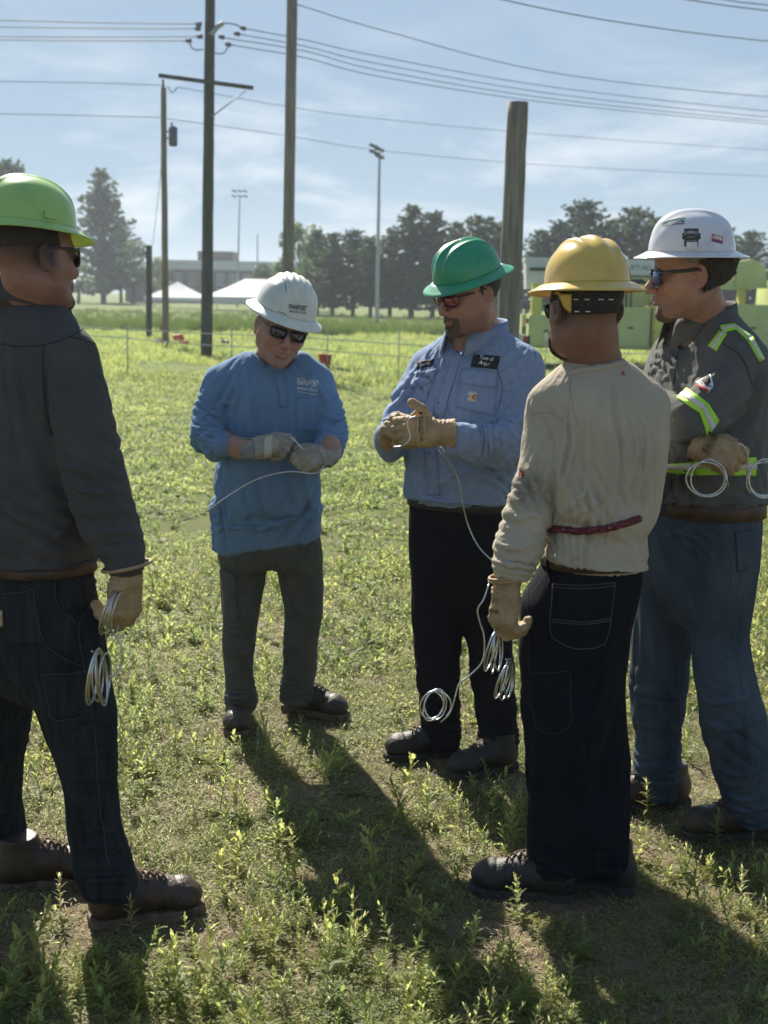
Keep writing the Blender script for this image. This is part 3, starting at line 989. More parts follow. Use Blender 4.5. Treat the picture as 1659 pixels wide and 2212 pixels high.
# low shrubs filling under the row, one mass
rs = np.random.default_rng(5)
V, F = [], []
for i in range(5200):
    px = rs.uniform(640, 1750); y = rs.uniform(99, 106)
    c = W(px, 680, y); c[2] = rs.uniform(.9, 4.6) * (.6 + .4 * math.sin(px * .05) ** 2)
    u = rs.normal(size=3); u /= np.linalg.norm(u); w = np.cross(u, rs.normal(size=3)); w /= np.linalg.norm(w)
    s_ = rs.uniform(.14, .34); o = len(V)
    V += [c - u * s_, c + w * s_ * .7, c + u * s_, c - w * s_ * .7]; F.append((o, o + 1, o + 2, o + 3))
part('undergrowth', V, F, PINE_L, None, False, kind='stuff', label='dark undergrowth between the pine trunks', category='undergrowth')

# ---- rope line, bags and bucket
def rope_line():
    y = 25.0
    root = thing('rope_barrier', tuple(W(500, 760, y) * np.array([1, 1, 0])), 'two pale ropes strung low across the field on thin stakes', 'rope barrier')
    RP = mat('pale_rope', (.5, .5, .48), None, .8)
    for pts in ([(-200, 700), (100, 705), (275, 711), (350, 716), (455, 721), (620, 727), (783, 738), (1000, 752), (1300, 762), (1800, 775)], [(-200, 712), (100, 722), (243, 728), (350, 738), (455, 746), (513, 749), (660, 754), (783, 764), (1000, 778), (1300, 788), (1800, 800)]):
        MB().tube(curve([W(a, b, y) for a, b in pts], 50), .011, 6).part('rope', RP, root, True)
    for px in (40, 275, 500, 708, 862, 1180, 1560):
        p = W(px, 735, y)
        MB().tube([(p[0], y, 0), (p[0], y, 1.0)], .012, 6).part('stake', GALV, root, True)
rope_line()
def bag(px, py, w, h, m, label, name='tool_bag', cat='bag', strap=True):
    p = G(px, py)
    root = thing(name, tuple(p), label, cat)
    fl = Field.box(p - np.array([w, w, .05]), p + np.array([w, w, h * 1.6]), .02)
    fl.rbox(p + np.array([0, 0, h * .5]), [w * .6, w * .35, h * .5], .06, None, .01)
    fl.ell(p + np.array([w * .2, 0, h * .7]), [w * .4, w * .3, h * .4], None, .05)
    V, F = fl.mesh(); V = smooth(V, F, 2)
    V = V + .02 * np.stack([vnoise(V, 6, i) for i in range(3)], 1)
    part('sack', V, F, m, root)
    if strap:
        MB().tube(curve([p + np.array([-w * .3, 0, h * .9]), p + np.array([0, -.05, h * 1.35]), p + np.array([w * .3, 0, h * .9])], 10), .015, 6).part('handle', BELT_B, root, True)
BELT_B = mat('dark_strap', (.03, .03, .03), None, .8)
bag(385, 741, .30, .26, mat('orange_vinyl', (.72, .085, .03), (.6, .07, .03), .6, 10), 'orange tool bag on the grass beside the thin pole')
bag(400, 748, .20, .18, mat('red_canvas', (.42, .05, .04), None, .8), 'small dull red bag right of the orange one', strap=False)
bag(345, 745, .26, .16, mat('pinkish_canvas', (.42, .30, .27), None, .8), 'pale pinkish bag left of the orange one')
bag(480, 747, .34, .17, mat('pale_canvas_bag', (.50, .50, .48), (.12, .12, .12), .8, 5), 'pale bag lying right of the dark pole base')
def bucket():
    p = G(702, 797)
    root = thing('bucket', tuple(p), 'red bucket on the grass behind the blue shirt sleeve', 'bucket')
    RED = mat('red_plastic', (.50, .045, .035), None, .45)
    s = 1.0
    n = 20
    V = [(p[0] + r_ * math.cos(2 * math.pi * i / n), p[1] + r_ * math.sin(2 * math.pi * i / n), z) for r_, z in ((.115, 0), (.145, .30), (.155, .30), (.155, .33), (.14, .33), (.11, .02)) for i in range(n)]
    F = [(j * n + i, j * n + (i + 1) % n, (j + 1) * n + (i + 1) % n, (j + 1) * n + i) for j in range(5) for i in range(n)] + [tuple(5 * n + i for i in range(n))]
    part('pail', V, F, RED, root)
    MB().tube(curve([p + np.array([-.15, 0, .30]), p + np.array([-.08, -.1, .18]), p + np.array([.08, -.1, .18]), p + np.array([.15, 0, .30])], 14), .004, 6).part('handle', GALV, root, True)
bucket()

# ---- lime bucket truck
def truck():
    y = 33.0
    LIME = mat('lime_truck_paint', (.54, .60, .24), (.47, .53, .21), rough=.5, scale=4)
    LIME2 = mat('yellow_lime_paint', (.62, .60, .13), (.54, .52, .11), rough=.5, scale=4)
    WH = mat('white_fibreglass', (.62, .64, .66), (.55, .57, .6), rough=.45, scale=3)
    BLK = mat('black_rubber', (.015, .015, .016), (.03, .03, .03), rough=.85, scale=20)
    X = lambda px: W(px, 700, y)[0]
    Z = lambda py: W(1400, py, y)[2]
    root = thing('bucket_truck', (X(1420), y, 0), 'lime yellow bucket truck with a white boom parked behind the right hand workers', 'truck')
    bx = lambda nm, x0, x1, z0, z1, m, y0=-1.1, y1=1.1, par=None: MB().box(((X(x0) + X(x1)) / 2, y + (y0 + y1) / 2, (z0 + z1) / 2), ((X(x1) - X(x0)) / 2, (y1 - y0) / 2, (z1 - z0) / 2)).part(nm, m, par or root)
    bx('chassis', 1130, 1850, .45, .72, BLK, -.5, .5)
    # service body: cabinets with doors, a gap over the rear wheel
    for (x0, x1, z0, z1, m) in ((1132, 1205, .50, 1.25, LIME), (1205, 1300, 1.00, 1.30, LIME), (1302, 1388, .50, 1.48, LIME), (1388, 1452, .50, 1.50, LIME2), (1454, 1560, 1.05, 1.55, LIME), (1562, 1640, .50, 1.6, LIME)):
        c_ = bx('cabinet', x0, x1, z0, z1, m, -1.1, -.55)
        if z1 - z0 > .5:
            d_ = bx('door', x0 + 5, x1 - 5, z0 + .06, z1 - .06, m, -1.13, -1.1, c_)
            MB().box((X((x0 + x1) / 2), y - 1.145, (z0 + z1) / 2), (.06, .012, .02)).part('latch', BLK, c_)
        bx('cabinet', x0, x1, z0, z1, m, .55, 1.1)
    bx('deck', 1132, 1640, .95, 1.0, BLK, -.55, .55)
    bx('step_post', 1138, 1160, 1.25, Z(618), LIME2, -.9, -.75)
    bx('rear_post', 1372, 1396, 1.55, Z(612), LIME2, -.2, .2)
    bx('turret', 1318, 1384, 1.0, Z(612), LIME, -.35, .35)
    bx('boom_rest', 1590, 1604, 1.5, Z(620), LIME2, -.12, .12)
    bm = bx('boom', 1185, 1640, Z(594), Z(562), WH, -.17, .17)
    bx('lower_boom', 1320, 1620, Z(622), Z(600), LIME, -.2, .2)
    # knuckle with sloping end
    x0, x1 = X(1578), X(1646)
    V = [(x0, y - .28, Z(618)), (x1, y - .28, Z(618)), (X(1640), y - .28, Z(575)), (X(1612), y - .28, Z(556)), (x0, y - .28, Z(562))]
    V = V + [(a, y + .28, b) for a, _, b in V]
    part('knuckle', V, [(0, 1, 2, 3, 4), (9, 8, 7, 6, 5)] + [(i, i + 5, (i + 1) % 5 + 5, (i + 1) % 5) for i in range(5)], LIME, root, False)
    # bucket: open tapered tub with lip
    xa, xb, za, zb = X(1128), X(1186), Z(630), Z(562)
    V, F = [], []
    for (g, z) in ((.88, za), (1.0, zb - .08), (1.06, zb - .08), (1.06, zb), (.96, zb), (.84, za + .05)):
        cx_, hw = (xa + xb) / 2, (xb - xa) / 2 * g
        V += [(cx_ - hw, y - .32 * g, z), (cx_ + hw, y - .32 * g, z), (cx_ + hw, y + .32 * g, z), (cx_ - hw, y + .32 * g, z)]
    F = [(j * 4 + i, j * 4 + (i + 1) % 4, (j + 1) * 4 + (i + 1) % 4, (j + 1) * 4 + i) for j in range(5) for i in range(4)] + [(0, 3, 2, 1), (20, 21, 22, 23)]
    part('bucket', V, F, WH, root, False)
    # cab at the right end
    V = [(X(1655), .55), (X(1850), .55), (X(1850), 1.3), (X(1800), 1.45), (X(1765), 2.15), (X(1655), 2.2)]
    n = len(V)
    VV = [(a, y - 1.05, b) for a, b in V] + [(a, y + 1.05, b) for a, b in V]
    cb = part('cab', VV, [tuple(range(n)), tuple(range(2 * n - 1, n - 1, -1))] + [(i, i + n, (i + 1) % n + n, (i + 1) % n) for i in range(n)], LIME, root, False)
    bx('window', 1672, 1752, 1.45, 2.05, GLASS, -1.08, -1.05, cb)
    for px in (1250, 1500, 1790):
        cx_ = X(px)
        for sy in (-.95, .95):
            w = MB()
            prof = [(.18, -.11), (.42, -.12), (.47, -.09), (.47, .09), (.42, .12), (.18, .11)]
            k = 28
            V = [(cx_ + r_ * math.cos(2 * math.pi * i / k), y + sy + dy_, .47 + r_ * math.sin(2 * math.pi * i / k)) for r_, dy_ in prof for i in range(k)]
            F = [(j * k + i, j * k + (i + 1) % k, (j + 1) * k + (i + 1) % k, (j + 1) * k + i) for j in range(5) for i in range(k)]
            wh = part('wheel', V, F, BLK, root)
            w.tube([(cx_, y + sy - .06, .47), (cx_, y + sy - .05, .47), (cx_, y + sy + .06, .47)], [.12, .22, .22], 20).part('rim', WH, wh, True)
    # small fittings: bumper, lamps, rails, hoses, outrigger, window glass, dark strips for the gaps
    bx('bumper', 1122, 1136, .45, .75, BLK, -1.1, 1.1)
    for z_ in (.62, 1.05):
        bx('tail_lamp', 1126, 1131, z_, z_ + .12, mat('red_lamp', (.4, .02, .02), None, .3), -1.12, -1.0)
    for x0 in (1206, 1299, 1386, 1453, 1561):
        bx('gap_shade_strip', x0, x0 + 3, .55, 1.5, BLK, -1.115, -1.09)  # black strips stand in for the shade in gaps between cabinets
    for (xa_, za_, xb_, zb_) in ((1310, 1.62, 1310, 2.0), (1386, 1.62, 1386, 2.0), (1310, 2.0, 1386, 2.0), (1140, 1.3, 1140, 1.9), (1200, 1.3, 1200, 1.75), (1140, 1.75, 1200, 1.75)):
        MB().tube([(X(xa_), y - 1.0, za_), (X(xb_), y - 1.0, zb_)], .025, 8).part('rail', LIME2, root, True)
    for k_ in range(4):
        o_ = .08 * k_
        MB().tube(curve([(X(1330 + 9 * k_), y - .4, 1.1), (X(1322 + 10 * k_), y - .55, 1.7 + o_), (X(1350 + 8 * k_), y - .4, 2.15), (X(1392 + 4 * k_), y - .3, 1.9), (X(1402), y - .3, 2.2)], 18), .022, 6).part('hose', BLK, root, True)
    MB().tube(curve([(X(1190), y - .9, .9), (X(1196), y - 1.0, 1.35), (X(1186), y - .9, 1.75), (X(1194), y - .8, 2.0)], 16), .05, 8).part('hose', BLK, root, True)
    bx('outrigger', 1392, 1410, .0, .95, LIME2, -1.3, -1.12)
    bx('bucket_liner', 1136, 1178, Z(590), Z(584), BLK, -.40, -.36)
    bx('control_box', 1405, 1440, 1.55, 1.95, WH, -.9, -.5)
    bx('beacon', 1500, 1512, 1.55, 1.75, LIME2, -.7, -.5)
    tw = bpy.data.curves.new('t', 'FONT'); tw.body = 'LIFT-ALL'; tw.align_x = 'CENTER'; tw.align_y = 'CENTER'
    to = bpy.data.objects.new('t', tw); COL.objects.link(to)
    me = bpy.data.meshes.new_from_object(to.evaluated_get(bpy.context.evaluated_depsgraph_get()))
    V = np.array([v.co[:] for v in me.vertices]); F = [tuple(p_.vertices) for p_ in me.polygons]
    bpy.data.objects.remove(to); bpy.data.curves.remove(tw)
    s_ = (X(1400) - X(1345)) / (V[:, 0].max() - V[:, 0].min())
    part('lettering', [(X(1374) + a * s_, y - .175, (Z(566) + Z(592)) / 2 + b * s_) for a, b, _ in V], F, mat('dark_lettering', (.05, .06, .06), None, .6), bm, False)
truck()

# ---- the morning air: an even haze round everything
def haze():
    m = bpy.data.materials.new('morning_haze'); m.use_nodes = True
    nt = m.node_tree; nt.nodes.clear()
    o = nt.nodes.new('ShaderNodeOutputMaterial'); v = nt.nodes.new('ShaderNodeVolumePrincipled')
    v.inputs['Color'].default_value = (.80, .90, 1.0, 1); v.inputs['Density'].default_value = .0008; v.inputs['Anisotropy'].default_value = .2
    nt.links.new(v.outputs[0], o.inputs['Volume'])
    b = MB().box((0, 430, 10.5), (720, 490, 11.6)).part('haze', m, None, False)
    b['kind'], b['label'], b['category'] = 'stuff', 'thin morning haze over the field', 'haze'
haze()
# ================================================================== people: toolkit
def frame(yaw, pitch=0.0, roll=0.0):
    """columns r (person's right), f (forward), u (up). yaw 0 faces the camera, + turns to picture right;
    pitch + looks down; roll + leans the top of the head to picture right when facing the camera"""
    y, p, ro = map(math.radians, (yaw, pitch, roll))
    f = np.array([math.sin(y), -math.cos(y), 0.0])
    r = np.array([-math.cos(y), -math.sin(y), 0.0])
    u = np.array([0, 0, 1.0])
    f, u = f * math.cos(p) - u * math.sin(p), u * math.cos(p) + f * math.sin(p)
    r, u = r * math.cos(ro) + u * math.sin(ro), u * math.cos(ro) - r * math.sin(ro)
    return np.stack([r, f, u], 1)
def axis_pts(lst, y0):
    """[(px,py,dy,rpx)] -> points and radii"""
    P = [W(a, b, y0 + c) for a, b, c, _ in lst]
    R = [d * mpp(y0 + c) for _, _, c, d in lst]
    return np.array(P), R
def torso_st(lst, y0, yaw, amax=.205):
    """[(cx,cy,half width px,dy,b)] -> loft rows; the seen half width fixes a"""
    cs, sn = abs(math.cos(yaw)), abs(math.sin(yaw))
    out = []
    for cx, cy, hw, dy, b in lst:
        p = W(cx, cy, y0 + dy)
        w = hw * mpp(y0 + dy)
        a = math.sqrt(max(w * w - (b * sn) ** 2, (0.6 * w) ** 2)) / max(cs, 0.35)
        a = min(a, amax)
        out.append((p[0], p[1], p[2], a, b))
    return out
def bounds(pts, pad):
    pts = np.asarray(pts)
    return pts.min(0) - pad, pts.max(0) + pad

FOLD = 2.0
def drape(jobs, frames=12):
    """lets the garments settle as cloth over their own slightly smaller shape; jobs: (garment, pins, growth)"""
    made = []
    for g, pins, grow in jobs:
        me = mesh_data('settling_cloth', g.V, g.F)
        o = bpy.data.objects.new('settling_cloth', me); COL.objects.link(o)
        n0 = vnormals(g.V0, g.F)
        cme = mesh_data('settling_form', g.V0 - n0 * .011, g.F)
        co = bpy.data.objects.new('settling_form', cme)
        cc = bpy.data.collections.new('settling_set'); COL.children.link(cc); cc.objects.link(co)
        co.modifiers.new('form', 'COLLISION')
        co.collision.thickness_outer = .004
        co.collision.cloth_friction = 18
        w = np.zeros(len(g.V))
        for px, py, y, R in pins:
            c = W(px, py, y)
            if R == 'below':
                w = np.maximum(w, np.clip((c[2] + .012 - g.V[:, 2]) / .024, 0, 1))
                continue
            d = np.linalg.norm(g.V - c, axis=1) / (R * mpp(y))
            w = np.maximum(w, np.clip((1.15 - d) / .3, 0, 1))
        vg = o.vertex_groups.new(name='pin')
        for lv in (.25, .5, .75, 1.0):
            ids = np.where((w > lv - .25) & (w <= lv))[0]
            if len(ids):
                vg.add(ids.tolist(), lv, 'REPLACE')
        md = o.modifiers.new('cloth', 'CLOTH')
        q = md.settings
        q.quality = 4
        q.mass = .25
        q.tension_stiffness, q.compression_stiffness, q.shear_stiffness, q.bending_stiffness = 12, 6, 4, .25
        q.air_damping = 2.5
        q.vertex_group_mass = 'pin'
        q.shrink_min = q.shrink_max = -grow
        q.effector_weights.gravity = .8
        cs = md.collision_settings
        cs.collision_quality = 2
        cs.distance_min = .004
        cs.collection = cc
        md.point_cache.frame_start, md.point_cache.frame_end = 1, frames + 2
        made.append((g, o, co, cc))
    for g, o, co, cc in made:
        md = o.modifiers.new('smooth', 'SUBSURF'); md.levels = md.render_levels = 1
    for f in range(1, frames + 1):
        scene.frame_set(f)
    dg = bpy.context.evaluated_depsgraph_get()
    for g, o, co, cc in made:
        m2 = o.evaluated_get(dg).to_mesh()
        V = np.empty(len(m2.vertices) * 3, np.float32); m2.vertices.foreach_get('co', V)
        V = V.reshape(-1, 3).astype(float)
        F = np.empty(len(m2.polygons) * 4, np.int32); m2.polygons.foreach_get('vertices', F)
        if not np.isfinite(V).all() or np.abs(V - g.V0.mean(0)).max() > 1.4:
            continue                     # unsettled: keep the modelled shape
        g.V, g.F = V, F.reshape(-1, 4)
        g.E = edges_of(g.F)
    for g, o, co, cc in made:
        for q in (o, co):
            me = q.data; bpy.data.objects.remove(q); bpy.data.meshes.remove(me)
        bpy.data.collections.remove(cc)
    scene.frame_set(1)
class Garment:
    def __init__(s, field, n_smooth=2):
        s.V, s.F = field.mesh()
        s.E = edges_of(s.F)
        s.V = smooth(s.V, s.F, n_smooth, 0.5, s.E)
        s.V0 = s.V.copy()
    def obj(s, name, m, parent, label=None):
        o = part(name, s.V, s.F, m, parent, True, label)
        return o
    def bvh(s):
        return BVHTree.FromPolygons(s.V.tolist(), s.F.tolist())
    def noise(s, amp, scale, seed=0, mask=None):
        n = vnormals(s.V, s.F)
        w = fbm(s.V, scale, seed, 3) * amp
        if mask is not None:
            w = w * mask(s.V)
        s.V = s.V + n * w[:, None]
    def folds(s, lst, y0, seed=0, gain=1.0):
        """[(px,py,R px,angle deg of the wave (0 = across to the right, 90 = upwards),wavelength px,amp mm[,dy])]"""
        n = vnormals(s.V, s.F)
        tot = np.zeros(len(s.V))
        for j, it in enumerate(lst):
            px, py, R, ang, wl, amp = it[:6]
            dy = it[6] if len(it) > 6 else 0.0
            c = W(px, py, y0 + dy)
            m = mpp(y0 + dy)
            a = math.radians(ang)
            kv = CAM_R * math.cos(a) + CAM_U * math.sin(a)
            lv = -CAM_R * math.sin(a) + CAM_U * math.cos(a)
            q = s.V - c
            d2 = ((q @ kv) ** 2 + 0.55 * (q @ lv) ** 2 + 0.25 * (q @ CAM_F) ** 2) / (R * m) ** 2
            ak, al, ac = q @ kv / (wl * m), q @ lv / (wl * m), q @ CAM_F / (wl * m)
            Q = np.stack([ak * .35, al * .13, ac * .3], 1) + j * 3.7
            ph = ak * math.pi + 2.2 * vnoise(Q, 1.0, seed + j) + 0.5 * vnoise(Q, 3.1, seed + j + 50)
            wv = np.abs(np.sin(ph)) ** 0.8 - 0.6
            Q2 = np.stack([ak * .45, al * .16, ac * .3], 1) + j * 1.9
            md = np.clip(0.55 + 0.85 * vnoise(Q2, 1.0, seed + j + 99), 0, 1.3)
            tot += FOLD * gain * amp * 0.001 * np.exp(-d2 * 1.6) * wv * md
        s.V = s.V + n * tot[:, None]
    def strokes(s, lst, bvh=None):
        """[(px points, half width px, height mm)]: ridges (or, below 0, creases) laid on the seen side"""
        bvh = bvh or s.bvh()
        n = vnormals(s.V, s.F)
        tot = np.zeros(len(s.V))
        for pts, wd, h in lst:
            P = [p for p in (hit(a, b, bvh) for a, b in curve([(x, y, 0) for x, y in pts], 3 * len(pts))[:, :2]) if p is not None]
            if len(P) < 2:
                continue
            Q = np.array([p[0] for p in P])
            sg = wd * np.linalg.norm(Q.mean(0) - CAM_P) / FPX
            best = np.full(len(s.V), 1e9)
            near = np.where(np.linalg.norm(s.V - Q.mean(0), axis=1) < np.linalg.norm(Q - Q.mean(0), axis=1).max() + 4 * sg)[0]
            v = s.V[near]
            b = np.full(len(near), 1e9)
            fade = np.zeros(len(near))
            for i in range(len(Q) - 1):
                ab = Q[i + 1] - Q[i]
                t = np.clip(((v - Q[i]) @ ab) / max(ab @ ab, 1e-9), 0, 1)
                d = np.linalg.norm(v - Q[i] - t[:, None] * ab, axis=1)
                up = d < b
                b = np.where(up, d, b)
                fade = np.where(up, (i + t) / (len(Q) - 1), fade)
            tot[near] += 1.5 * h * 0.001 * np.exp(-(b / sg) ** 2) * np.sin(np.pi * np.clip(fade, 0.04, 0.96)) ** 0.5
        s.V = s.V + n * tot[:, None]
    def relax(s, n=1, lam=0.4):
        s.V = smooth(s.V, s.F, n, lam, s.E)

def hit(px, py, bvh):
    d = ray(px, py)
    loc, nrm, _, _ = bvh.ray_cast(Vector(CAM_P), Vector(d), 60)
    return None if loc is None else (np.array(loc), np.array(nrm))
def fill_missing(V):
    """a point that missed the surface, or fell far behind the rest, takes its nearest neighbour in the list"""
    ok = [i for i, v in enumerate(V) if v is not None]
    if not ok:
        return np.zeros((len(V), 3))
    d = np.array([np.linalg.norm(V[i] - CAM_P) for i in ok])
    md = np.median(d)
    ok = [i for i, x in zip(ok, d) if abs(x - md) < .16]
    return np.array([V[min(ok, key=lambda k_: abs(k_ - i))] for i in range(len(V))])
def grid_on(bvh, corners, nx, ny, lift=0.003, bulge=0.0):
    """a patch laid over a surface: corners in photo px (tl, tr, br, bl)"""
    tl, tr, br, bl = [np.array(c, float) for c in corners]
    V, ok = [], True
    last = None
    for j in range(ny + 1):
        for i in range(nx + 1):
            u, v = i / nx, j / ny
            q = (tl * (1 - u) + tr * u) * (1 - v) + (bl * (1 - u) + br * u) * v
            h = hit(q[0], q[1], bvh)
            if h is None:
                V.append(None)
                continue
            p, nn = h
            if nn @ ray(q[0], q[1]) > 0:
                nn = -nn
            V.append(p + nn * (lift + bulge * math.sin(math.pi * u) * math.sin(math.pi * v)))
    V = fill_missing(V)
    F = [(j * (nx + 1) + i, j * (nx + 1) + i + 1, (j + 1) * (nx + 1) + i + 1, (j + 1) * (nx + 1) + i) for j in range(ny) for i in range(nx)]
    return np.array(V), F
def thicken(V, F, t):
    """turns an open sheet into a slab, t thick, behind it"""
    V = np.asarray(V)
    N = np.zeros_like(V)
    for f in F:
        n = np.cross(V[f[2]] - V[f[0]], V[f[3 if len(f) > 3 else 1]] - V[f[1 if len(f) > 3 else 0]])
        for i in f:
            N[i] += n
    N /= np.linalg.norm(N, axis=1, keepdims=True) + 1e-12
    if np.mean(np.sum(N * (CAM_P - V), 1)) < 0:
        N = -N
    n = len(V)
    VV = np.vstack([V, V - N * t])
    FF = [tuple(f) for f in F] + [tuple(i + n for i in reversed(f)) for f in F]
    cnt = {}
    for f in F:
        for i in range(len(f)):
            e = (f[i], f[(i + 1) % len(f)])
            cnt[tuple(sorted(e))] = cnt.get(tuple(sorted(e)), []) + [e]
    for k, v in cnt.items():
        if len(v) == 1:
            a, b = v[0]
            FF.append((b, a, a + n, b + n))
    return VV, FF
def patch(name, bvh, corners, m, parent, nx=8, ny=8, lift=0.004, t=0.004, bulge=0.0, label=None):
    V, F = grid_on(bvh, corners, nx, ny, lift, bulge)
    V, F = thicken(V, F, t)
    return part(name, V, F, m, parent, True, label)
def line_on(bvh, pts, n=24, lift=0.0015):
    out = []
    for q in curve([(a, b, 0) for a, b in pts], n):
        h = hit(q[0], q[1], bvh)
        if h is not None:
            nn = h[1]
            if nn @ ray(q[0], q[1]) > 0:
                nn = -nn
            out.append(h[0] + nn * lift)
    return np.array(out)
def seam(name, bvh, lines, m, parent, r=0.0012, lift=0.0008, n=24):
    for pts in lines:
        L = line_on(bvh, pts, n, lift)
        if len(L) > 2:
            MB().tube(L, r, 5).part(name, m, parent, True)
def button(bvh, px, py, m, parent, r=0.0058):
    h = hit(px, py, bvh)
    if h is None:
        return
    p, n = h
    if n @ ray(px, py) > 0:
        n = -n
    mb = MB()
    mb.tube([p, p + n * 0.0025, p + n * 0.0032], [r, r, r * 0.7], 12)
    return mb.part('button', m, parent, True)
_fonts = {}
def text_on(name, bvh, string, center, width, m, parent, angle=0.0, skew=0.0, lift=0.0022, height=None, depth=0.0, bold=0.0, arc=0.0):
    """writing laid on a surface: centre and width in photo px, angle in degrees (counter-clockwise)"""
    cu = bpy.data.curves.new('t', 'FONT')
    cu.body = string
    cu.align_x, cu.align_y = 'CENTER', 'CENTER'
    cu.offset = bold
    cu.shear = skew
    cu.resolution_u = 2
    to = bpy.data.objects.new('t', cu)
    COL.objects.link(to)
    dg = bpy.context.evaluated_depsgraph_get()
    me = bpy.data.meshes.new_from_object(to.evaluated_get(dg))
    V = np.array([v.co[:] for v in me.vertices])
    F = [tuple(p.vertices) for p in me.polygons]
    bpy.data.objects.remove(to); bpy.data.curves.remove(cu); bpy.data.meshes.remove(me)
    if len(V) == 0:
        return
    x0, x1, y0, y1 = V[:, 0].min(), V[:, 0].max(), V[:, 1].min(), V[:, 1].max()
    s = width / (x1 - x0)
    sy = s if height is None else height / (y1 - y0)
    xs = (V[:, 0] - (x0 + x1) / 2) * s
    ys = (V[:, 1] - (y0 + y1) / 2) * sy + arc * ((xs / (width / 2)) ** 2)
    a = math.radians(angle)
    out, last = [], None
    for x, y in zip(xs, ys):
        qx, qy = center[0] + x * math.cos(a) - y * math.sin(a), center[1] - x * math.sin(a) - y * math.cos(a)
        h = hit(qx, qy, bvh)
        if h is None:
            out.append(None)
            continue
        p, n = h
        if n @ ray(qx, qy) > 0:
            n = -n
        out.append(p + n * lift)
    out = fill_missing(out)
    return part(name, out, F, m, parent, False)

# ------------------------------------------------------------------ head
def head_field(fl, C, M, s=1.0, jaw=1.0, fat=0.0, ear=True, nose=1.0):
    """adds a head to field fl; C = point between the eyes' level and head centre, M = frame (r, f, u)"""
    L = lambda x, y, z: C + (M[:, 0] * x + M[:, 1] * y + M[:, 2] * z) * s
    MT = M.T
    e = lambda c, r, k=0.012, op='u': fl.ell(L(*c), [v * s for v in r], MT, k * s, op)
    cn = lambda a, b, ra, rb, k=0.01, op='u', flat=None: fl.cone(L(*a), L(*b), ra * s, rb * s, k * s, op, flat)
    e((0, -.018, .035), (.077, .098, .092), .01)
    e((0, .022, -.040), (.062 + fat, .070, .086), .03)
    e((0, .045, .045), (.060, .050, .055), .03)
    for q in (-1, 1):
        cn((q * (.052 + fat), .002, -.062), (q * .014, .070, -.104), .025 * jaw, .019 * jaw, .03)
        e((q * .040, .060, -.030), (.027, .026, .024), .025)
        cn((q * .060, .03, .015), (q * .066, .02, -.03), .018, .018, .03)
        if fat:
            e((q * (.045 + fat), .025, -.085), (.03, .035, .03), .03)
    e((0, .080, -.106), (.021, .017, .017), .02)
    cn((-.036, .080, .019), (.036, .080, .019), .012, .012, .014)
    for q in (-1, 1):
        e((q * .032, .103, .001), (.019, .018, .012), .012, 's')
        e((q * .032, .0815, .000), (.0135, .0125, .0115), .003)
        cn((q * .020, .0905, -.0075), (q * .044, .085, -.006), .0035, .0030, .004)
        cn((q * .018, .0935, .0065), (q * .046, .086, .007), .0040, .0034, .004)
    cn((0, .090, .012), (0, .112 * nose, -.036), .0075, .0115, .012)
    e((0, .108 * nose, -.040), (.0125, .012, .0105), .006)
    for q in (-1, 1):
        e((q * .0125, .098 * nose, -.043), (.0085, .012, .008), .006)
        e((q * .0065, .107 * nose, -.0515), (.0035, .006, .0035), .003, 's')
        cn((q * .017, .094, -.050), (q * .031, .080, -.075), .003, .003, .008, 's')
    e((0, .084, -.068), (.026, .018, .019), .015)
    cn((-.022, .090, -.0690), (0, .1005, -.0655), .0040, .0055, .005)
    cn((.022, .090, -.0690), (0, .1005, -.0655), .0040, .0055, .005)
    cn((-.020, .090, -.0745), (0, .0995, -.0785), .0045, .0068, .005)
    cn((.020, .090, -.0745), (0, .0995, -.0785), .0045, .0068, .005)
    for q in (-1, 1):
        cn((0, .1065, -.0714), (q * .024, .0935, -.0722), .0018, .0016, .002, 's')
    cn((-.016, .095, -.0905), (.016, .095, -.0905), .0045, .0045, .008, 's')
    if ear:
        for q in (-1, 1):
            er = np.array([[math.cos(.35), q * math.sin(.35), 0], [-q * math.sin(.35), math.cos(.35), 0], [0, 0, 1]]) @ MT
            fl.ell(L(q * .081, -.012, -.008), [v * s for v in (.0085, .0195, .0325)], er, .006 * s)
            fl.ell(L(q * .089, -.006, -.004), [v * s for v in (.0065, .0105, .0200)], er, .004 * s, 's')
            fl.ell(L(q * .083, -.004, -.034), [v * s for v in (.006, .010, .010)], er, .005 * s)
            fl.ell(L(q * .084, .006, -.008), [v * s for v in (.004, .005, .007)], er, .004 * s)
    return L

def spaced(lo, hi, c0, c1, fine, coarse):
    a = [lo]
    while a[-1] < hi:
        p = a[-1]
        d = max(c0 - p, p - c1, 0)
        a.append(p + min(coarse, fine + d * 0.22))
    return np.array(a)

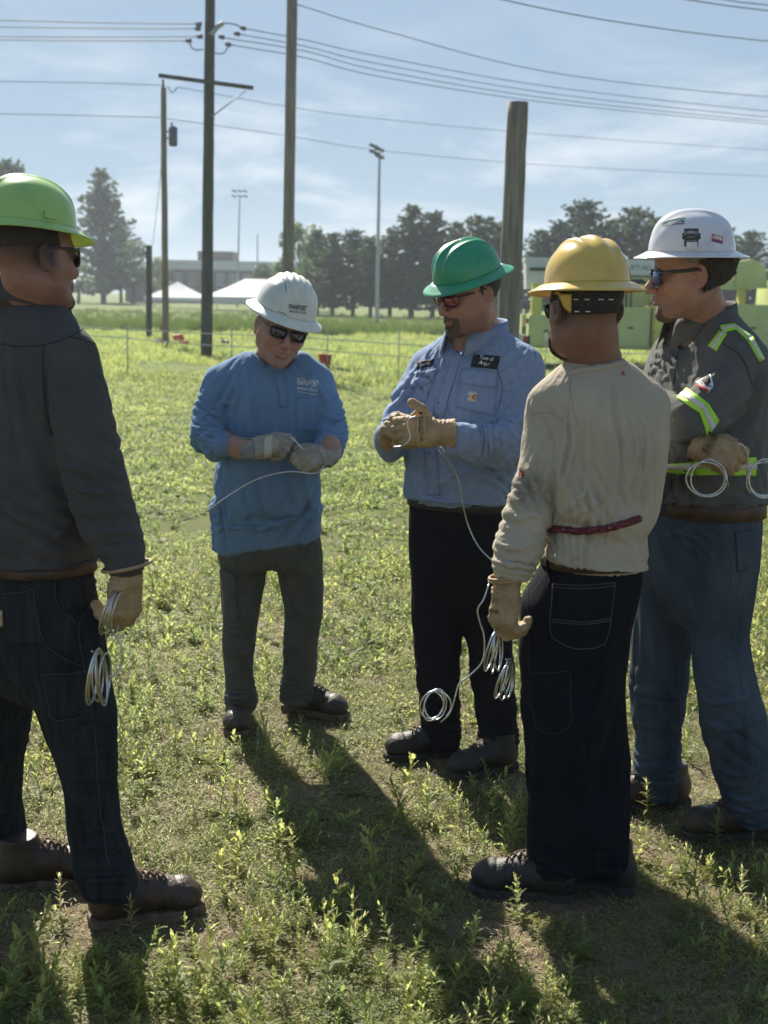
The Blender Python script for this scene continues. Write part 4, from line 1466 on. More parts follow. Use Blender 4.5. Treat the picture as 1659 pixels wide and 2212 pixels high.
def make_body(C, M, parts_chain, neck, m, parent, s=1.0, jaw=1.0, fat=0.0, skin=None, paint=None, fine=0.0032, nose=1.0, name='body'):
    """one continuous skin: head, neck, trunk and limbs (chains of (points, radii))"""
    allp = [C] + [p for ch, _ in parts_chain for p in ch]
    lo, hi = bounds(allp, 0.16)
    hs = 0.16
    fl = Field(spaced(lo[0], hi[0], C[0] - hs, C[0] + hs, fine, 0.016), spaced(lo[1], hi[1], C[1] - hs, C[1] + hs, fine, 0.016),
               spaced(lo[2], hi[2], C[2] - 0.17, C[2] + 0.16, fine, 0.018))
    for P, R in parts_chain:
        for i in range(len(P) - 1):
            fl.cone(P[i], P[i + 1], R[i], R[i + 1], 0.03)
    L = head_field(fl, C, M, s, jaw, fat, True, nose)
    fl.cone(L(0, -.022, -.045), neck[0], .054 * s, neck[1], .02)
    V, F = fl.mesh()
    V = smooth(V, F, 1, 0.35)
    V = V + vnormals(V, F) * (.0009 * fbm(V, 70, 31, 3))[:, None]
    q = (V - C) @ M / s
    tone = np.ones((len(V), 4))
    base = np.array(skin)
    col = np.repeat(base[None, :], len(V), 0)
    def blend(c, w):
        nonlocal col
        w = np.clip(w, 0, 1)[:, None]
        col = col * (1 - w) + np.array(c)[None, :] * w
    gs = lambda c, r: np.exp(-(((q - np.array(c)) / np.array(r)) ** 2).sum(1))
    red = base * np.array([1.12, .72, .68])
    blend(red, .55 * gs((0, .11, -.04), (.018, .03, .02)))
    for sd in (-1, 1):
        blend(red, .40 * gs((sd * .045, .075, -.035), (.026, .04, .022)))
        blend(red, .45 * gs((sd * .083, -.01, -.01), (.02, .03, .04)))
        blend(base * .62, .55 * gs((sd * .032, .09, .022), (.02, .03, .006)))
    blend(base * np.array([.92, .55, .55]), .6 * gs((0, .10, -.072), (.024, .03, .010)))
    blend(base * np.array([.90, .70, .66]), 0.55 * np.clip(fbm(V, 34, 3, 4) * .8 + .4, 0, 1))
    blend(base * np.array([1.15, 1.1, 1.05]), 0.4 * np.clip(fbm(V, 90, 8, 3), 0, 1))
    if paint is not None:
        paint(q, blend, gs, base)
    me = mesh_data(name, V, F, [m])
    at = me.color_attributes.new('Col', 'FLOAT_COLOR', 'POINT')
    at.data.foreach_set('color', np.concatenate([col, np.ones((len(V), 1))], 1).astype(np.float32).ravel())
    o = bpy.data.objects.new(name, me)
    COL.objects.link(o)
    o.parent = parent
    o.matrix_parent_inverse = Matrix.Translation(-Vector(_ROOT[parent.name]))
    return o, L

def hair_piece(name, C, M, s, region, lift, m, parent, jaw=1.0, fat=0.0, amp=0.003, nscale=160, seed=1, nose=1.0):
    """hair or beard: the head's own surface, lifted and kept only inside region(q) < 0"""
    h = 0.0036
    fl = Field.box(C - 0.16, C + 0.16, h)
    head_field(fl, C, M, s, jaw, fat, False, nose)
    X, Y, Z = np.meshgrid(fl.x, fl.y, fl.z, indexing='ij')
    P = np.stack([X.ravel(), Y.ravel(), Z.ravel()], 1)
    near = np.abs(fl.D.ravel()) < 0.03
    q = (P[near] - C) @ M / s
    d = fl.D.ravel().copy()
    rg = region(q)
    lf = lift(q) if callable(lift) else lift
    n = fbm(P[near], nscale, seed, 2)
    dn = d[near] - lf - amp * n
    d2 = np.full(d.shape, 0.1, np.float32)
    d2[near] = np.maximum(dn, rg + 0.004 * vnoise(P[near], 190, seed + 5))
    fl.D = d2.reshape(fl.D.shape)
    V, F = fl.mesh()
    V = smooth(V, F, 1, 0.3)
    return part(name, V, F, m, parent)

def glasses(C, M, s, mf, ml, parent, shape=(.030, .019), round_=0.5, lens_z=-0.002, wrap=0.012, y=.104, arm=.0035):
    L = lambda x, y_, z: C + (M[:, 0] * x + M[:, 1] * y_ + M[:, 2] * z) * s
    root = None
    mb = MB()
    w, h = shape
    n = 28
    def outline(q, grow):
        out = []
        for i in range(n):
            a = 2 * math.pi * i / n
            e = 2 / (2 + 3 * (1 - round_))
            cx = math.copysign(abs(math.cos(a)) ** e, math.cos(a)) * (w + grow)
            cz = math.copysign(abs(math.sin(a)) ** e, math.sin(a)) * (h + grow)
            if cz < 0:
                cx *= 1 - .16 * abs(cz) / h
            x = q * (.034 + cx)
            yy = y - wrap * ((abs(x) / .064) ** 2)
            out.append((x, yy, lens_z + cz - .002))
        return out
    for q in (-1, 1):
        o = outline(q, .0012)
        P = [L(*p) for p in o]
        mb.tube(P + P[:2], .0021 * s, 6, cap=False)
    mb.tube([L(-.008, y + .001, lens_z + .006), L(0, y + .004, lens_z + .009), L(.008, y + .001, lens_z + .006)], .0022 * s, 6)
    for q in (-1, 1):
        x0 = .034 + w
        mb.tube(curve([L(q * x0, y - wrap * (x0 / .064) ** 2, lens_z + .010), L(q * .076, .07, lens_z + .012), L(q * .0805, .02, lens_z + .012), L(q * .083, -.010, lens_z + .012), L(q * .082, -.032, lens_z - .008)], 16), arm * s, 6)
    fr = mb.part('sunglasses', mf, parent, True)
    for q in (-1, 1):
        o = outline(q, 0)
        V = [L(q * .034, y - wrap * (.034 / .064) ** 2 + .0035, lens_z - .002)] + [L(*p) for p in o]
        F = [(0, 1 + i, 1 + (i + 1) % n) for i in range(n)]
        V = np.array(V)
        nn = len(V)
        V2 = np.vstack([V, V - M[:, 1] * .002])
        FF = F + [tuple(i + nn for i in reversed(f)) for f in F] + [(1 + (i + 1) % n, 1 + i, 1 + i + nn, 1 + (i + 1) % n + nn) for i in range(n)]
        part('lens', V2, FF, ml, fr, True)
    return fr

# ------------------------------------------------------------------ hands in gloves
def glove(name, wrist, d, back, curls, m, parent, s=1.0, side=1, thumb=((.45, .9, -.25), (.75, .62, -.1)), spread=0.1, cuff=0.07, cuff_r=0.047, cuff_dir=None,
          mats=None, fold=1.2, label=None, fr=1.0):
    """wrist point, d = towards the fingers, back = out of the back of the hand; side = +1 when the thumb
    lies along back x d; curls = (first, middle, last) bend in degrees for index..little"""
    d = np.asarray(d, float); d /= np.linalg.norm(d)
    back = np.asarray(back, float); back = back - d * (back @ d); back /= np.linalg.norm(back)
    lat = np.cross(back, d) * side
    A = lambda x, y, z: wrist + (d * x + lat * y + back * z) * s
    lo, hi = bounds([A(-.10, 0, 0), A(.24, 0, 0), A(.1, .12, 0), A(.1, -.08, 0), A(.08, 0, -.12), A(.08, 0, .06)], 0.06)
    fl = Field.box(lo, hi, 0.0030)
    M = np.stack([d, lat, back], 0)
    fl.rbox(A(.055, -.002, 0), [.050 * s, .043 * s, .0195 * s], .018 * s, M, .008)
    fl.ell(A(.030, .022, -.012), [.036 * s, .024 * s, .020 * s], M, .012)
    fl.ell(A(.040, -.026, -.010), [.040 * s, .018 * s, .018 * s], M, .012)
    ys = (.0315, .0105, -.0110, -.0315)
    ln = ((.044, .028, .024), (.048, .031, .025), (.045, .029, .024), (.036, .022, .021))
    rr = (.0122, .0125, .0120, .0108)
    for i in range(4):
        cu = curls[i]
        p = np.array([.098 - .006 * abs(i - 1.2), ys[i], .002])
        ang = 0.0
        sp = spread * (1.4 - i) / 2.2
        q0 = A(*p)
        for j in range(3):
            ang += math.radians(cu[j])
            st = ln[i][j] * 1.06
            p = p + st * np.array([math.cos(ang) * math.cos(sp), math.sin(sp) * math.cos(ang), -math.sin(ang)])
            q1 = A(*p)
            r0 = rr[i] * fr * (1 - .04 * j)
            fl.cone(q0, q1, r0 * s, r0 * .96 * s, .0035)
            fl.ell(q1, [r0 * 1.04 * s] * 3, None, .003)
            q0 = q1
    p = np.array([.022, .034, -.010])
    q0 = A(*p)
    for j, tdir in enumerate(thumb):
        t = np.array(tdir); t = t / np.linalg.norm(t)
        p = p + t * (.046, .038, .03)[j]
        q1 = A(*p)
        fl.cone(q0, q1, (.0165, .0138, .0125)[j] * s, (.0138, .0125, .0118)[j] * s, .008)
        q0 = q1
    cd = -d if cuff_dir is None else np.asarray(cuff_dir, float) / np.linalg.norm(cuff_dir)
    fl.cone(A(.015, 0, 0), wrist, .034 * s, .034 * s, .02, flat=(back, .72))
    fl.cone(wrist, wrist + cd * cuff, .035 * s, cuff_r, .02, flat=(back, .85))
    fl.plane_cut(wrist + cd * cuff, cd)
    g = Garment(fl, 1)
    g.noise(.0011 * fold, 60, 7)
    n = vnormals(g.V, g.F)
    q = (g.V - wrist) @ np.stack([d, lat, back], 1) / s
    cr = np.exp(-((q[:, 0] - .0) / .03) ** 2) * np.abs(np.sin(q[:, 0] * 260 + 2 * vnoise(g.V, 40, 4))) * -.0022 * fold
    kn = np.exp(-((q[:, 0] - .10) / .05) ** 2) * (np.abs(vnoise(g.V, 85, 9)) ** .6) * .0022 * fold
    g.V = g.V + n * (cr + kn)[:, None]
    o = part(name, g.V, g.F, m, parent, True, label)
    return o, A, g

def collar(C, yaw, mt, parent, rx=.070, ry=.074, back=.040, fall=.046, gap=22, point=.030, flare=.016, pitch=0, name='collar', front=0.0):
    """a turned-down shirt collar: C = neck base"""
    M = frame(yaw, pitch)
    A = lambda x, y, z: C + M[:, 0] * x + M[:, 1] * y + M[:, 2] * z
    n = 44
    V, F = [], []
    g = math.radians(gap)
    for i in range(n + 1):
        th = g + (2 * math.pi - 2 * g) * i / n          # 0 = front
        fr = (1 + math.cos(th)) / 2                      # 1 front .. 0 back
        tip = max(0, 1 - min(i, n - i) / 6.0)
        x, y = math.sin(th), math.cos(th)
        zt = back * (1 - fr) + front * fr
        rows = [(0.0, -.028), (.002, zt), (.006, zt + .006), (flare * .6, zt - fall * .45), (flare + .006 * tip, zt - fall - point * tip)]
        for e, z in rows:
            V.append(A((rx + e) * x, (ry + e) * y + (.012 * tip if e > .01 else 0), z))
    k = 5
    F = [(i * k + j, (i + 1) * k + j, (i + 1) * k + j + 1, i * k + j + 1) for i in range(n) for j in range(k - 1)]
    o = part(name, V, F, mt, parent)
    md = o.modifiers.new('thickness', 'SOLIDIFY'); md.thickness = .0026; md.offset = 0
    return o
def belt_band(st_px, Y, yaw, mt, parent, grow=.004, name='belt', n=2.4):
    """a band round the waist between two rows (cx, cy, hw, dy, b)"""
    st = torso_st(st_px, Y, yaw)
    P = np.array([r[:3] for r in st])
    V, F = [], []
    m = 72
    rows = []
    for (x, y, z, a, b) in st:
        rows.append((x, y, z, a + grow, b + grow))
    x, y, z, a, b = rows[0]; rows = [(x, y, z, a - .006, b - .006)] + rows
    x, y, z, a, b = rows[-1]; rows = rows + [(x, y, z, a - .006, b - .006)]
    for x, y, z, a, b in rows:
        for i in range(m):
            t = 2 * math.pi * i / m
            u = math.copysign(abs(math.cos(t)) ** (2 / n), math.cos(t)) * a
            v = math.copysign(abs(math.sin(t)) ** (2 / n), math.sin(t)) * b
            V.append((x + u * math.cos(yaw) - v * math.sin(yaw), y + u * math.sin(yaw) + v * math.cos(yaw), z))
    F = [(j * m + i, j * m + (i + 1) % m, (j + 1) * m + (i + 1) % m, (j + 1) * m + i) for j in range(len(rows) - 1) for i in range(m)]
    return part(name, V, F, mt, parent)

# ------------------------------------------------------------------ boots
def boot(pos, yaw, mu, ms, ml, parent, length=.30, laces=True, toe_lift=0.0, h=.07, s=1.0):
    """pos = point under the ankle on the ground; yaw as frame()"""
    M = frame(yaw)
    A = lambda x, y, z: np.asarray(pos) + M[:, 0] * x * s + M[:, 1] * y * s + M[:, 2] * z * s
    lo, hi = bounds([A(0, -.10, 0), A(0, .24, 0), A(.07, 0, .2), A(-.07, 0, 0)], .06)
    fl = Field.box(lo, hi, .0045)
    MT = M.T
    fl.ell(A(0, -.025, .060), [.040 * s, .055 * s, .060 * s], MT, .02)
    fl.cone(A(0, -.020, .06), A(0, .06, .075), .044 * s, .044 * s, .03)
    fl.cone(A(0, .06, .068), A(0, .145, .052), .044 * s, .044 * s, .03)
    fl.ell(A(.003, .150, .050), [.051 * s, .056 * s, .040 * s], MT, .02)
    fl.cone(A(0, -.018, .08), A(0, -.015, .08 + h), .047 * s, .052 * s, .03)
    fl.plane_cut(A(0, 0, .024), -M[:, 2])
    fl.plane_cut(A(0, 0, .075 + h), M[:, 2])
    g = Garment(fl, 2)
    g.noise(.0014, 35, 4)
    q = (g.V - np.asarray(pos)) @ M / s
    n = vnormals(g.V, g.F)
    cr = -.0035 * np.exp(-((q[:, 1] - .10) / .020) ** 2) * np.abs(np.sin(q[:, 1] * 210)) - .003 * np.exp(-((q[:, 1] - .137) / .004) ** 2) * (q[:, 2] > .05)
    g.V = g.V + n * cr[:, None]
    b = part('boot', g.V, g.F, mu, parent)
    prof = [(-.083, .020), (-.075, .034), (-.04, .040), (.02, .037), (.07, .044), (.12, .053), (.16, .052), (.19, .042), (.207, .022), (.212, 0)]
    ring = [(x, y) for y, x in prof] + [(-x, y) for y, x in reversed(prof[:-1])]
    V, F = [], []
    k = len(ring)
    for z, gsc in ((0, .97), (.008, 1.0), (.022, 1.0), (.027, .985)):
        V += [A(x * gsc, y * gsc + .002, z + (toe_lift * max(0, y) if z == 0 else 0)) for x, y in ring]
    for j in range(3):
        F += [(j * k + i, j * k + (i + 1) % k, (j + 1) * k + (i + 1) % k, (j + 1) * k + i) for i in range(k)]
    F += [tuple(range(k - 1, -1, -1)), tuple(3 * k + i for i in range(k))]
    part('sole', V, F, ms, b, False)
    if laces:
        mb = MB()
        bv = g.bvh()
        def onb(x, y):
            o = Vector(A(x, y, .3))
            loc, nn, _, _ = bv.ray_cast(o, Vector(-M[:, 2]))
            return np.array(loc) + np.array([0, 0, .004]) if loc is not None else A(x, y, .1)
        for i in range(4):
            y0_, y1_ = .045 + i * .017, .045 + (i + 1) * .017
            mb.tube([onb(-.022, y0_), onb(-.008, (y0_ + y1_) / 2 - .003), onb(.008, (y0_ + y1_) / 2 + .003), onb(.022, y1_)], .0022, 5)
            mb.tube([onb(.022, y0_), onb(.008, (y0_ + y1_) / 2 - .003), onb(-.008, (y0_ + y1_) / 2 + .003), onb(-.022, y1_)], .0022, 5)
        for q in (-1, 1):
            mb.tube(curve([onb(0, .045), onb(q * .02, .05), onb(q * .035, .062), onb(q * .015, .058)], 12), .002, 5)
        mb.part('laces', ml, b, True)
    return b

# ------------------------------------------------------------------ hard hats
def hard_hat(C, M, style, mshell, label, s=1.0, brim=(.034, .046, .036), mband=None, droop=.012, h=.128, under=None, ab=(.101, .117)):
    """C = centre of the opening at brim level; M = frame; brim = side, front, back width"""
    root = thing('hard_hat', tuple(C), label, 'hard hat', 'hard hats of the five workers')
    A = lambda x, y, z: C + (M[:, 0] * x + M[:, 1] * y + M[:, 2] * z) * s
    nt, npz = 96, 34
    a0, b0 = ab
    V = []
    for j in range(npz + 1):
        ph = (j / npz) * math.pi / 2
        rr = math.sin(ph) ** .86
        zz = math.cos(ph) ** .92 * h
        for i in range(nt):
            th = 2 * math.pi * i / nt
            e = .94
            cx, cy = math.copysign(abs(math.cos(th)) ** e, math.cos(th)), math.copysign(abs(math.sin(th)) ** e, math.sin(th))
            x, y, z = a0 * rr * cx, b0 * rr * cy, zz
            t = z / h
            up = 0.0
            if style == 'ridge3':
                f = np.clip((t - .30) / .35, 0, 1) * (1 if y > 0 else np.clip(1.15 - .5 * abs(y) / b0, 0, 1))
                x_ = x / a0
                up = .0085 * f * (math.exp(-(x_ / .13) ** 2) + .85 * math.exp(-((abs(x_) - .40) / .09) ** 2))
            elif style == 'ridge5':
                f = np.clip((t - .45) / .3, 0, 1)
                up = .0042 * f * (0.5 + 0.5 * math.cos(x / a0 * 2 * math.pi / .24)) * (abs(x) < .6 * a0)
                lowp = math.exp(-((t - .25) / .35) ** 4)
                sidep = 1 / (1 + math.exp(-(abs(x) / a0 - .55 - .28 * (t - .3)) * 26))
                up += .005 * sidep * (t > .05) * (1 - np.clip((t - .62) / .2, 0, 1))
            elif style == 'vee':
                f = np.clip((t - .25) / .4, 0, 1)
                wv = .16 + .28 * np.clip(y / b0, 0, 1)
                up = .008 * f / (1 + math.exp((abs(x) / a0 - wv) * 30))
            else:
                f = np.clip((t - .35) / .35, 0, 1)
                up = .006 * f / (1 + math.exp((abs(x) / a0 - .34) * 26))
            nv = np.array([x / a0 ** 2, y / b0 ** 2, (z + .01) / h ** 2]); nv /= np.linalg.norm(nv) + 1e-9
            V.append(A(*(np.array([x, y, z]) + nv * up)))
    F = [(j * nt + i, (j + 1) * nt + i, (j + 1) * nt + (i + 1) % nt, j * nt + (i + 1) % nt) for j in range(npz) for i in range(nt)]
    sh = part('shell', V, F, mshell, root)
    md = sh.modifiers.new('thickness', 'SOLIDIFY'); md.thickness = .0025; md.offset = -1
    # brim: rings from the shell outwards
    prof = [(-.03, .0004), (.0, .004), (.10, .0035), (.25, .0012), (.5, -.35 * droop), (.8, -.8 * droop), (.97, -1.03 * droop), (1.0, -1.22 * droop), (.975, -1.38 * droop)]
    V, F = [], []
    for t, z in prof:
        for i in range(nt):
            th = 2 * math.pi * i / nt
            c, sn = math.cos(th), math.sin(th)
            w = brim[0] + (np.clip(sn, 0, 1) ** 1.6) * (brim[1] - brim[0]) + (np.clip(-sn, 0, 1) ** 1.6) * (brim[2] - brim[0])
            e = .94
            cx, cy = math.copysign(abs(c) ** e, c), math.copysign(abs(sn) ** e, sn)
            V.append(A((a0 + w * t) * cx, (b0 + w * t) * cy, z - .006 * t * abs(sn) ** 2 * (1 if sn > 0 else .6)))
    k = len(prof)
    F = [(j * nt + i, (j + 1) * nt + i, (j + 1) * nt + (i + 1) % nt, j * nt + (i + 1) % nt) for j in range(k - 1) for i in range(nt)]
    br = part('brim', V, F, under or mshell, root)
    md = br.modifiers.new('thickness', 'SOLIDIFY'); md.thickness = .0028; md.offset = -1
    if mband is not None:           # head band of the suspension, with nape strap
        V, F = [], []
        n2 = 48
        for j, (z, g) in enumerate(((-.004, .86), (-.026, .84), (-.026, .82), (-.004, .84))):
            for i in range(n2):
                th = 2 * math.pi * i / n2
                dip = .022 * np.clip(-math.sin(th), 0, 1) ** 2
                V.append(A(a0 * .93 * g * math.cos(th), b0 * .95 * g * math.sin(th) - .004, z - dip * (1.0 if j in (1, 2) else .5)))
        F = [((j % 4) * n2 + i, (j % 4) * n2 + (i + 1) % n2, ((j + 1) % 4) * n2 + (i + 1) % n2, ((j + 1) % 4) * n2 + i) for j in range(4) for i in range(n2)]
        part('head_band', V, F, mband, root)
    for q in ((-1, 1) if style in ('vee', 'smooth') else ()):     # accessory slots on the sides
        p = A(q * (a0 + .002), .012, .020)
        mb = MB().box(p, (.004 * s, .014 * s, .009 * s), M)
        mb.part('slot', mshell, root)
    bv = BVHTree.FromPolygons([v.co[:] for v in sh.data.vertices], [p.vertices[:] for p in sh.data.polygons])
    return root, sh, bv, A

def wire_loop(C, M, r, turns, m, name='coil', wr=.0032, pitch=.008, jit=.004, seed=0, squash=1.0, parent=None):
    """loops of wire: M columns: two axes of the loop's plane and its normal"""
    rnd = random.Random(seed)
    P = []
    n = int(turns * 40)
    ph = rnd.random() * 6
    for i in range(n + 1):
        t = i / 40
        a = 2 * math.pi * t + ph
        rr = r * (1 + .05 * math.sin(t * 2.3 + ph)) + jit * math.sin(3.1 * t + ph)
        P.append(C + M[:, 0] * rr * math.cos(a) + M[:, 1] * rr * math.sin(a) * squash + M[:, 2] * (pitch * (t - turns / 2) + jit * math.sin(t * 4.1)))
    return P

# ------------------------------------------------------------------ shared materials
SKIN = mat('skin', (1, 1, 1), None, rough=.48, attr='Col', bump=.25, bscale=300, sss=.02, spec=.35)
HAIR = mat('dark_hair', (.018, .013, .010), (.045, .032, .024), rough=.62, scale=160, bump=.6, bscale=500)
BEARD = mat('beard_hair', (.040, .026, .019), (.085, .055, .040), rough=.75, scale=190, bump=.7, bscale=600)
GLOVE_TAN = mat('tan_leather', (.43, .305, .165), (.27, .180, .090), rough=.72, scale=22, bump=.35, bscale=160, lo=.3, hi=.72, detail=6)
GLOVE_GREY = mat('grey_work_leather', (.36, .33, .27), (.24, .22, .19), rough=.8, scale=24, bump=.4, bscale=200)
CANVAS_GREY = mat('grey_canvas', (.24, .26, .27), (.17, .185, .20), rough=.9, scale=30, bump=.4, bscale=300)
BOOT_BROWN = mat('brown_boot_leather', (.060, .036, .022), (.030, .019, .013), rough=.45, scale=26, bump=.3, bscale=180, detail=6)
BOOT_DARK = mat('black_boot_leather', (.011, .010, .010), (.022, .019, .017), rough=.55, scale=26, bump=.3, bscale=180)
SOLE = mat('boot_sole', (.16, .12, .08), (.05, .04, .03), rough=.85, scale=40)
SOLE_DARK = mat('dark_boot_sole', (.02, .02, .02), (.04, .035, .03), rough=.85, scale=40)
LACE = mat('boot_lace', (.16, .085, .035), (.06, .035, .02), rough=.9, scale=120)
BELT = mat('belt_leather', (.075, .040, .022), (.040, .022, .013), rough=.55, scale=20, bump=.25, bscale=140)
BELT_BLACK = mat('black_belt_leather', (.015, .014, .014), (.028, .025, .024), rough=.5, scale=20)
STEEL = mat('buckle_steel', (.55, .54, .5), None, rough=.3, metal=1)
ALU = mat('aluminium_wire', (.70, .70, .69), (.50, .50, .49), rough=.34, metal=1, scale=90)
INK = mat('black_print', (.015, .015, .016), None, rough=.7)
WHITE_THREAD = mat('white_thread', (.72, .73, .72), None, rough=.8)
RED_THREAD = mat('red_thread', (.45, .03, .03), None, rough=.8)
FRAME_BLACK = mat('black_glasses_frame', (.012, .012, .013), None, rough=.28, coat=.4)
LENS_DARK = mat('dark_lens', (.010, .011, .016), None, rough=.06, spec=.8, coat=.6)
BAND_BLACK = mat('black_webbing', (.012, .012, .013), (.03, .03, .03), rough=.8, scale=120)
HIVIS = mat('lime_tape', (.42, .80, .06), (.36, .70, .05), rough=.6, scale=80)
SILVER = mat('silver_tape', (.62, .62, .62), (.52, .52, .53), rough=.42, scale=120)
def cloth(name, c1, c2, rough=.92, sc=14, stretch=None, bump=.35, bs=420, sheen=.06, trans=0.0):
    return mat(name, c1, c2, rough=rough, scale=sc, bump=.20 if stretch is None else .16, bscale=95 if stretch is None else 130, spec=.12, sheen=sheen, stretch=stretch, lo=.3, hi=.7, trans=trans, detail=6)
# ================================================================== person A: blue henley shirt, scuffed white hat
def shirt_field(pts_list, h=.0055, pad=.10, st=()):
    P = np.vstack([p for p in pts_list])
    lo, hi = bounds(P, pad)
    for x, y, z, a, b in st:
        r = max(a, b) + .03
        lo = np.minimum(lo, (x - r, y - r, z - .03))
        hi = np.maximum(hi, (x + r, y + r, z + .03))
    return Field.box(lo, hi, h)
def leg_chain(fl, lst, y0, k=.03):
    P, R = axis_pts(lst, y0)
    fl.chain(P, R, k)
    return P, R

def person_a():
    Y = 4.82
    root = thing('person', tuple(G(590, 1560)), 'person in blue henley shirt and scuffed white hard hat, head bent over a wire', 'person', 'workers standing in a circle')
    yaw = math.radians(8)
    BLUE = cloth('blue_jersey', (.150, .245, .385), (.120, .205, .335), sc=9, bump=.25, bs=600, trans=.05)
    GREEN = cloth('olive_canvas', (.095, .098, .085), (.066, .069, .061), sc=20, bs=500)
    # ---- trousers
    st = torso_st([(583, 1120, 96, -.01, .120), (583, 1160, 112, .0, .136), (584, 1205, 121, .02, .142), (586, 1216, 104, .03, .12)], Y, 0)
    lL = [(527, 1205, .02, 60), (520, 1262, .01, 52), (515, 1336, -.02, 40), (512, 1380, -.01, 39), (513, 1424, .01, 36), (519, 1477, .03, 37), (520, 1507, .02, 42), (520, 1530, .02, 37)]
    lR = [(645, 1205, .02, 60), (656, 1258, .03, 51), (663, 1312, .03, 42), (653, 1380, .06, 40), (648, 1442, .10, 43), (640, 1482, .13, 41), (640, 1508, .13, 42)]
    PL, RL = axis_pts(lL, Y); PR, RR = axis_pts(lR, Y)
    RL, RR = [r * 0.9 for r in RL], [r * 0.9 for r in RR]      # the cloth grows a little as it settles
    fl = shirt_field([PL, PR], .0112, .115, st)
    fl.loft(st, 0, 2.3, .02)
    fl.chain(PL, RL, .006); fl.chain(PR, RR, .006)
    fl.plane_cut(W(520, 1541, Y), (.0, .0, -1))
    g = Garment(fl, 3)
    yield [(g, [(583, 1115, Y, 90), (520, 1541, Y + .02, 22), (500, 1541, Y + .02, 22), (540, 1541, Y + .02, 22), (640, 1516, Y + .13, 40), (588, 1222, Y + .02, 16)], 0.035)]
    g.folds([(515, 1370, 40, 70, 16, 7), (515, 1440, 50, 60, 22, 8), (520, 1500, 34, 88, 13, 13), (520, 1525, 20, 92, 10, 10, .02),
             (655, 1375, 45, 110, 18, 7, .05), (648, 1440, 50, 100, 24, 8, .1), (640, 1490, 34, 84, 12, 12, .13), (610, 1225, 60, 35, 18, 5), (560, 1225, 50, 140, 18, 5), (650, 1270, 60, 20, 24, 4)], Y, 3)
    g.strokes([([(585, 1234), (560, 1215), (530, 1195)], 5, 4), ([(600, 1240), (630, 1215), (668, 1195)], 5, 4), ([(480, 1470), (505, 1450), (548, 1445)], 4, 10), ([(482, 1500), (515, 1510), (555, 1498)], 3, 11), ([(484, 1520), (520, 1528), (556, 1516)], 3, 9), ([(600, 1490), (640, 1498), (680, 1484)], 3, 11), ([(490, 1395), (515, 1412), (545, 1400)], 4, 8),
               ([(610, 1395), (640, 1385), (690, 1372)], 5, 5), ([(600, 1470), (640, 1476), (680, 1462)], 4, 6), ([(485, 1345), (510, 1352), (550, 1338)], 5, 5), ([(480, 1420), (515, 1405), (548, 1380)], 5, 5)])
    tr = g.obj('trousers', GREEN, root)
    bv = g.bvh()
    patch('cargo_pocket', bv, [(482, 1245), (510, 1250), (513, 1346), (489, 1335)], GREEN, tr, 8, 14, .011, .009, .004)
    patch('pocket_flap', bv, [(481, 1226), (511, 1240), (512, 1260), (482, 1250)], GREEN, tr, 8, 6, .015, .007)
    seam('seam', bv, [[(633, 1290), (637, 1380), (630, 1470), (628, 1505)], [(586, 1236), (592, 1210), (594, 1182)], [(513, 1312), (545, 1315)]], GREEN, tr, .0022)
    # ---- shirt
    st = torso_st([(577, 1205, 124, .02, .158), (577, 1130, 120, .0, .160), (576, 1060, 114, -.02, .158), (578, 1000, 111, -.03, .154), (586, 940, 106, -.05, .150), (590, 890, 104, -.06, .142),
                   (592, 845, 112, -.07, .128), (592, 808, 100, -.06, .104), (592, 785, 72, -.06, .085), (594, 766, 48, -.07, .070)], Y, yaw)
    aL = [(520, 800, -.06, 34), (482, 828, -.07, 43), (460, 885, -.10, 42), (449, 930, -.15, 37), (462, 954, -.21, 31), (482, 962, -.25, 26)]
    aR = [(650, 795, -.05, 32), (682, 822, -.05, 38), (702, 880, -.08, 38), (716, 930, -.12, 36), (716, 956, -.18, 30), (702, 966, -.23, 26)]
    PL, RL = axis_pts(aL, Y); PR, RR = axis_pts(aR, Y)
    fl = shirt_field([PL, PR], .0112, .115, st)
    fl.loft(st, yaw, 2.4, .02)
    fl.chain(PL[:2], RL[:2], .05); fl.chain(PR[:2], RR[:2], .05)
    fl.chain(PL[1:], RL[1:], .014); fl.chain(PR[1:], RR[1:], .014)
    hem_n = np.cross(W(690, 1136, Y) - W(470, 1180, Y), np.array([0, 1.0, 0.0])); hem_n = hem_n if hem_n[2] < 0 else -hem_n
    fl.plane_cut(W(600, 1172, Y), hem_n + np.array([0, 0, -.15]))
    # neck opening
    fl.cone(W(596, 768, Y - .10), W(592, 735, Y - .02), .064, .075, .01, 's')
    g = Garment(fl, 2)
    yield [(g, [(592, 770, Y - .06, 75), (540, 790, Y - .06, 30), (645, 790, Y - .05, 30), (480, 962, Y - .25, 24), (702, 966, Y - .23, 24), (480, 1166, Y, 30), (530, 1172, Y - .15, 34), (590, 1172, Y - .15, 34), (650, 1150, Y - .15, 32), (690, 1132, Y, 26), (600, 1165, Y + .15, 90)], 0.06)]
    g.folds([(450, 900, 50, 55, 17, 9, -.1), (448, 945, 45, 75, 12, 11, -.15), (470, 960, 30, 20, 10, 7, -.2), (722, 900, 45, 120, 16, 8, -.08), (722, 950, 35, 100, 12, 10, -.15),
             (490, 850, 50, 150, 22, 6, -.08), (585, 920, 90, 10, 40, 4, -.15), (500, 1060, 120, 15, 34, 6, -.12), (660, 1060, 100, 170, 34, 6, -.12), (640, 1110, 70, 150, 26, 6, -.12), (475, 1110, 60, 10, 18, 6, -.05), (660, 830, 50, 40, 20, 5, -.06)], Y, 11, 1.6)
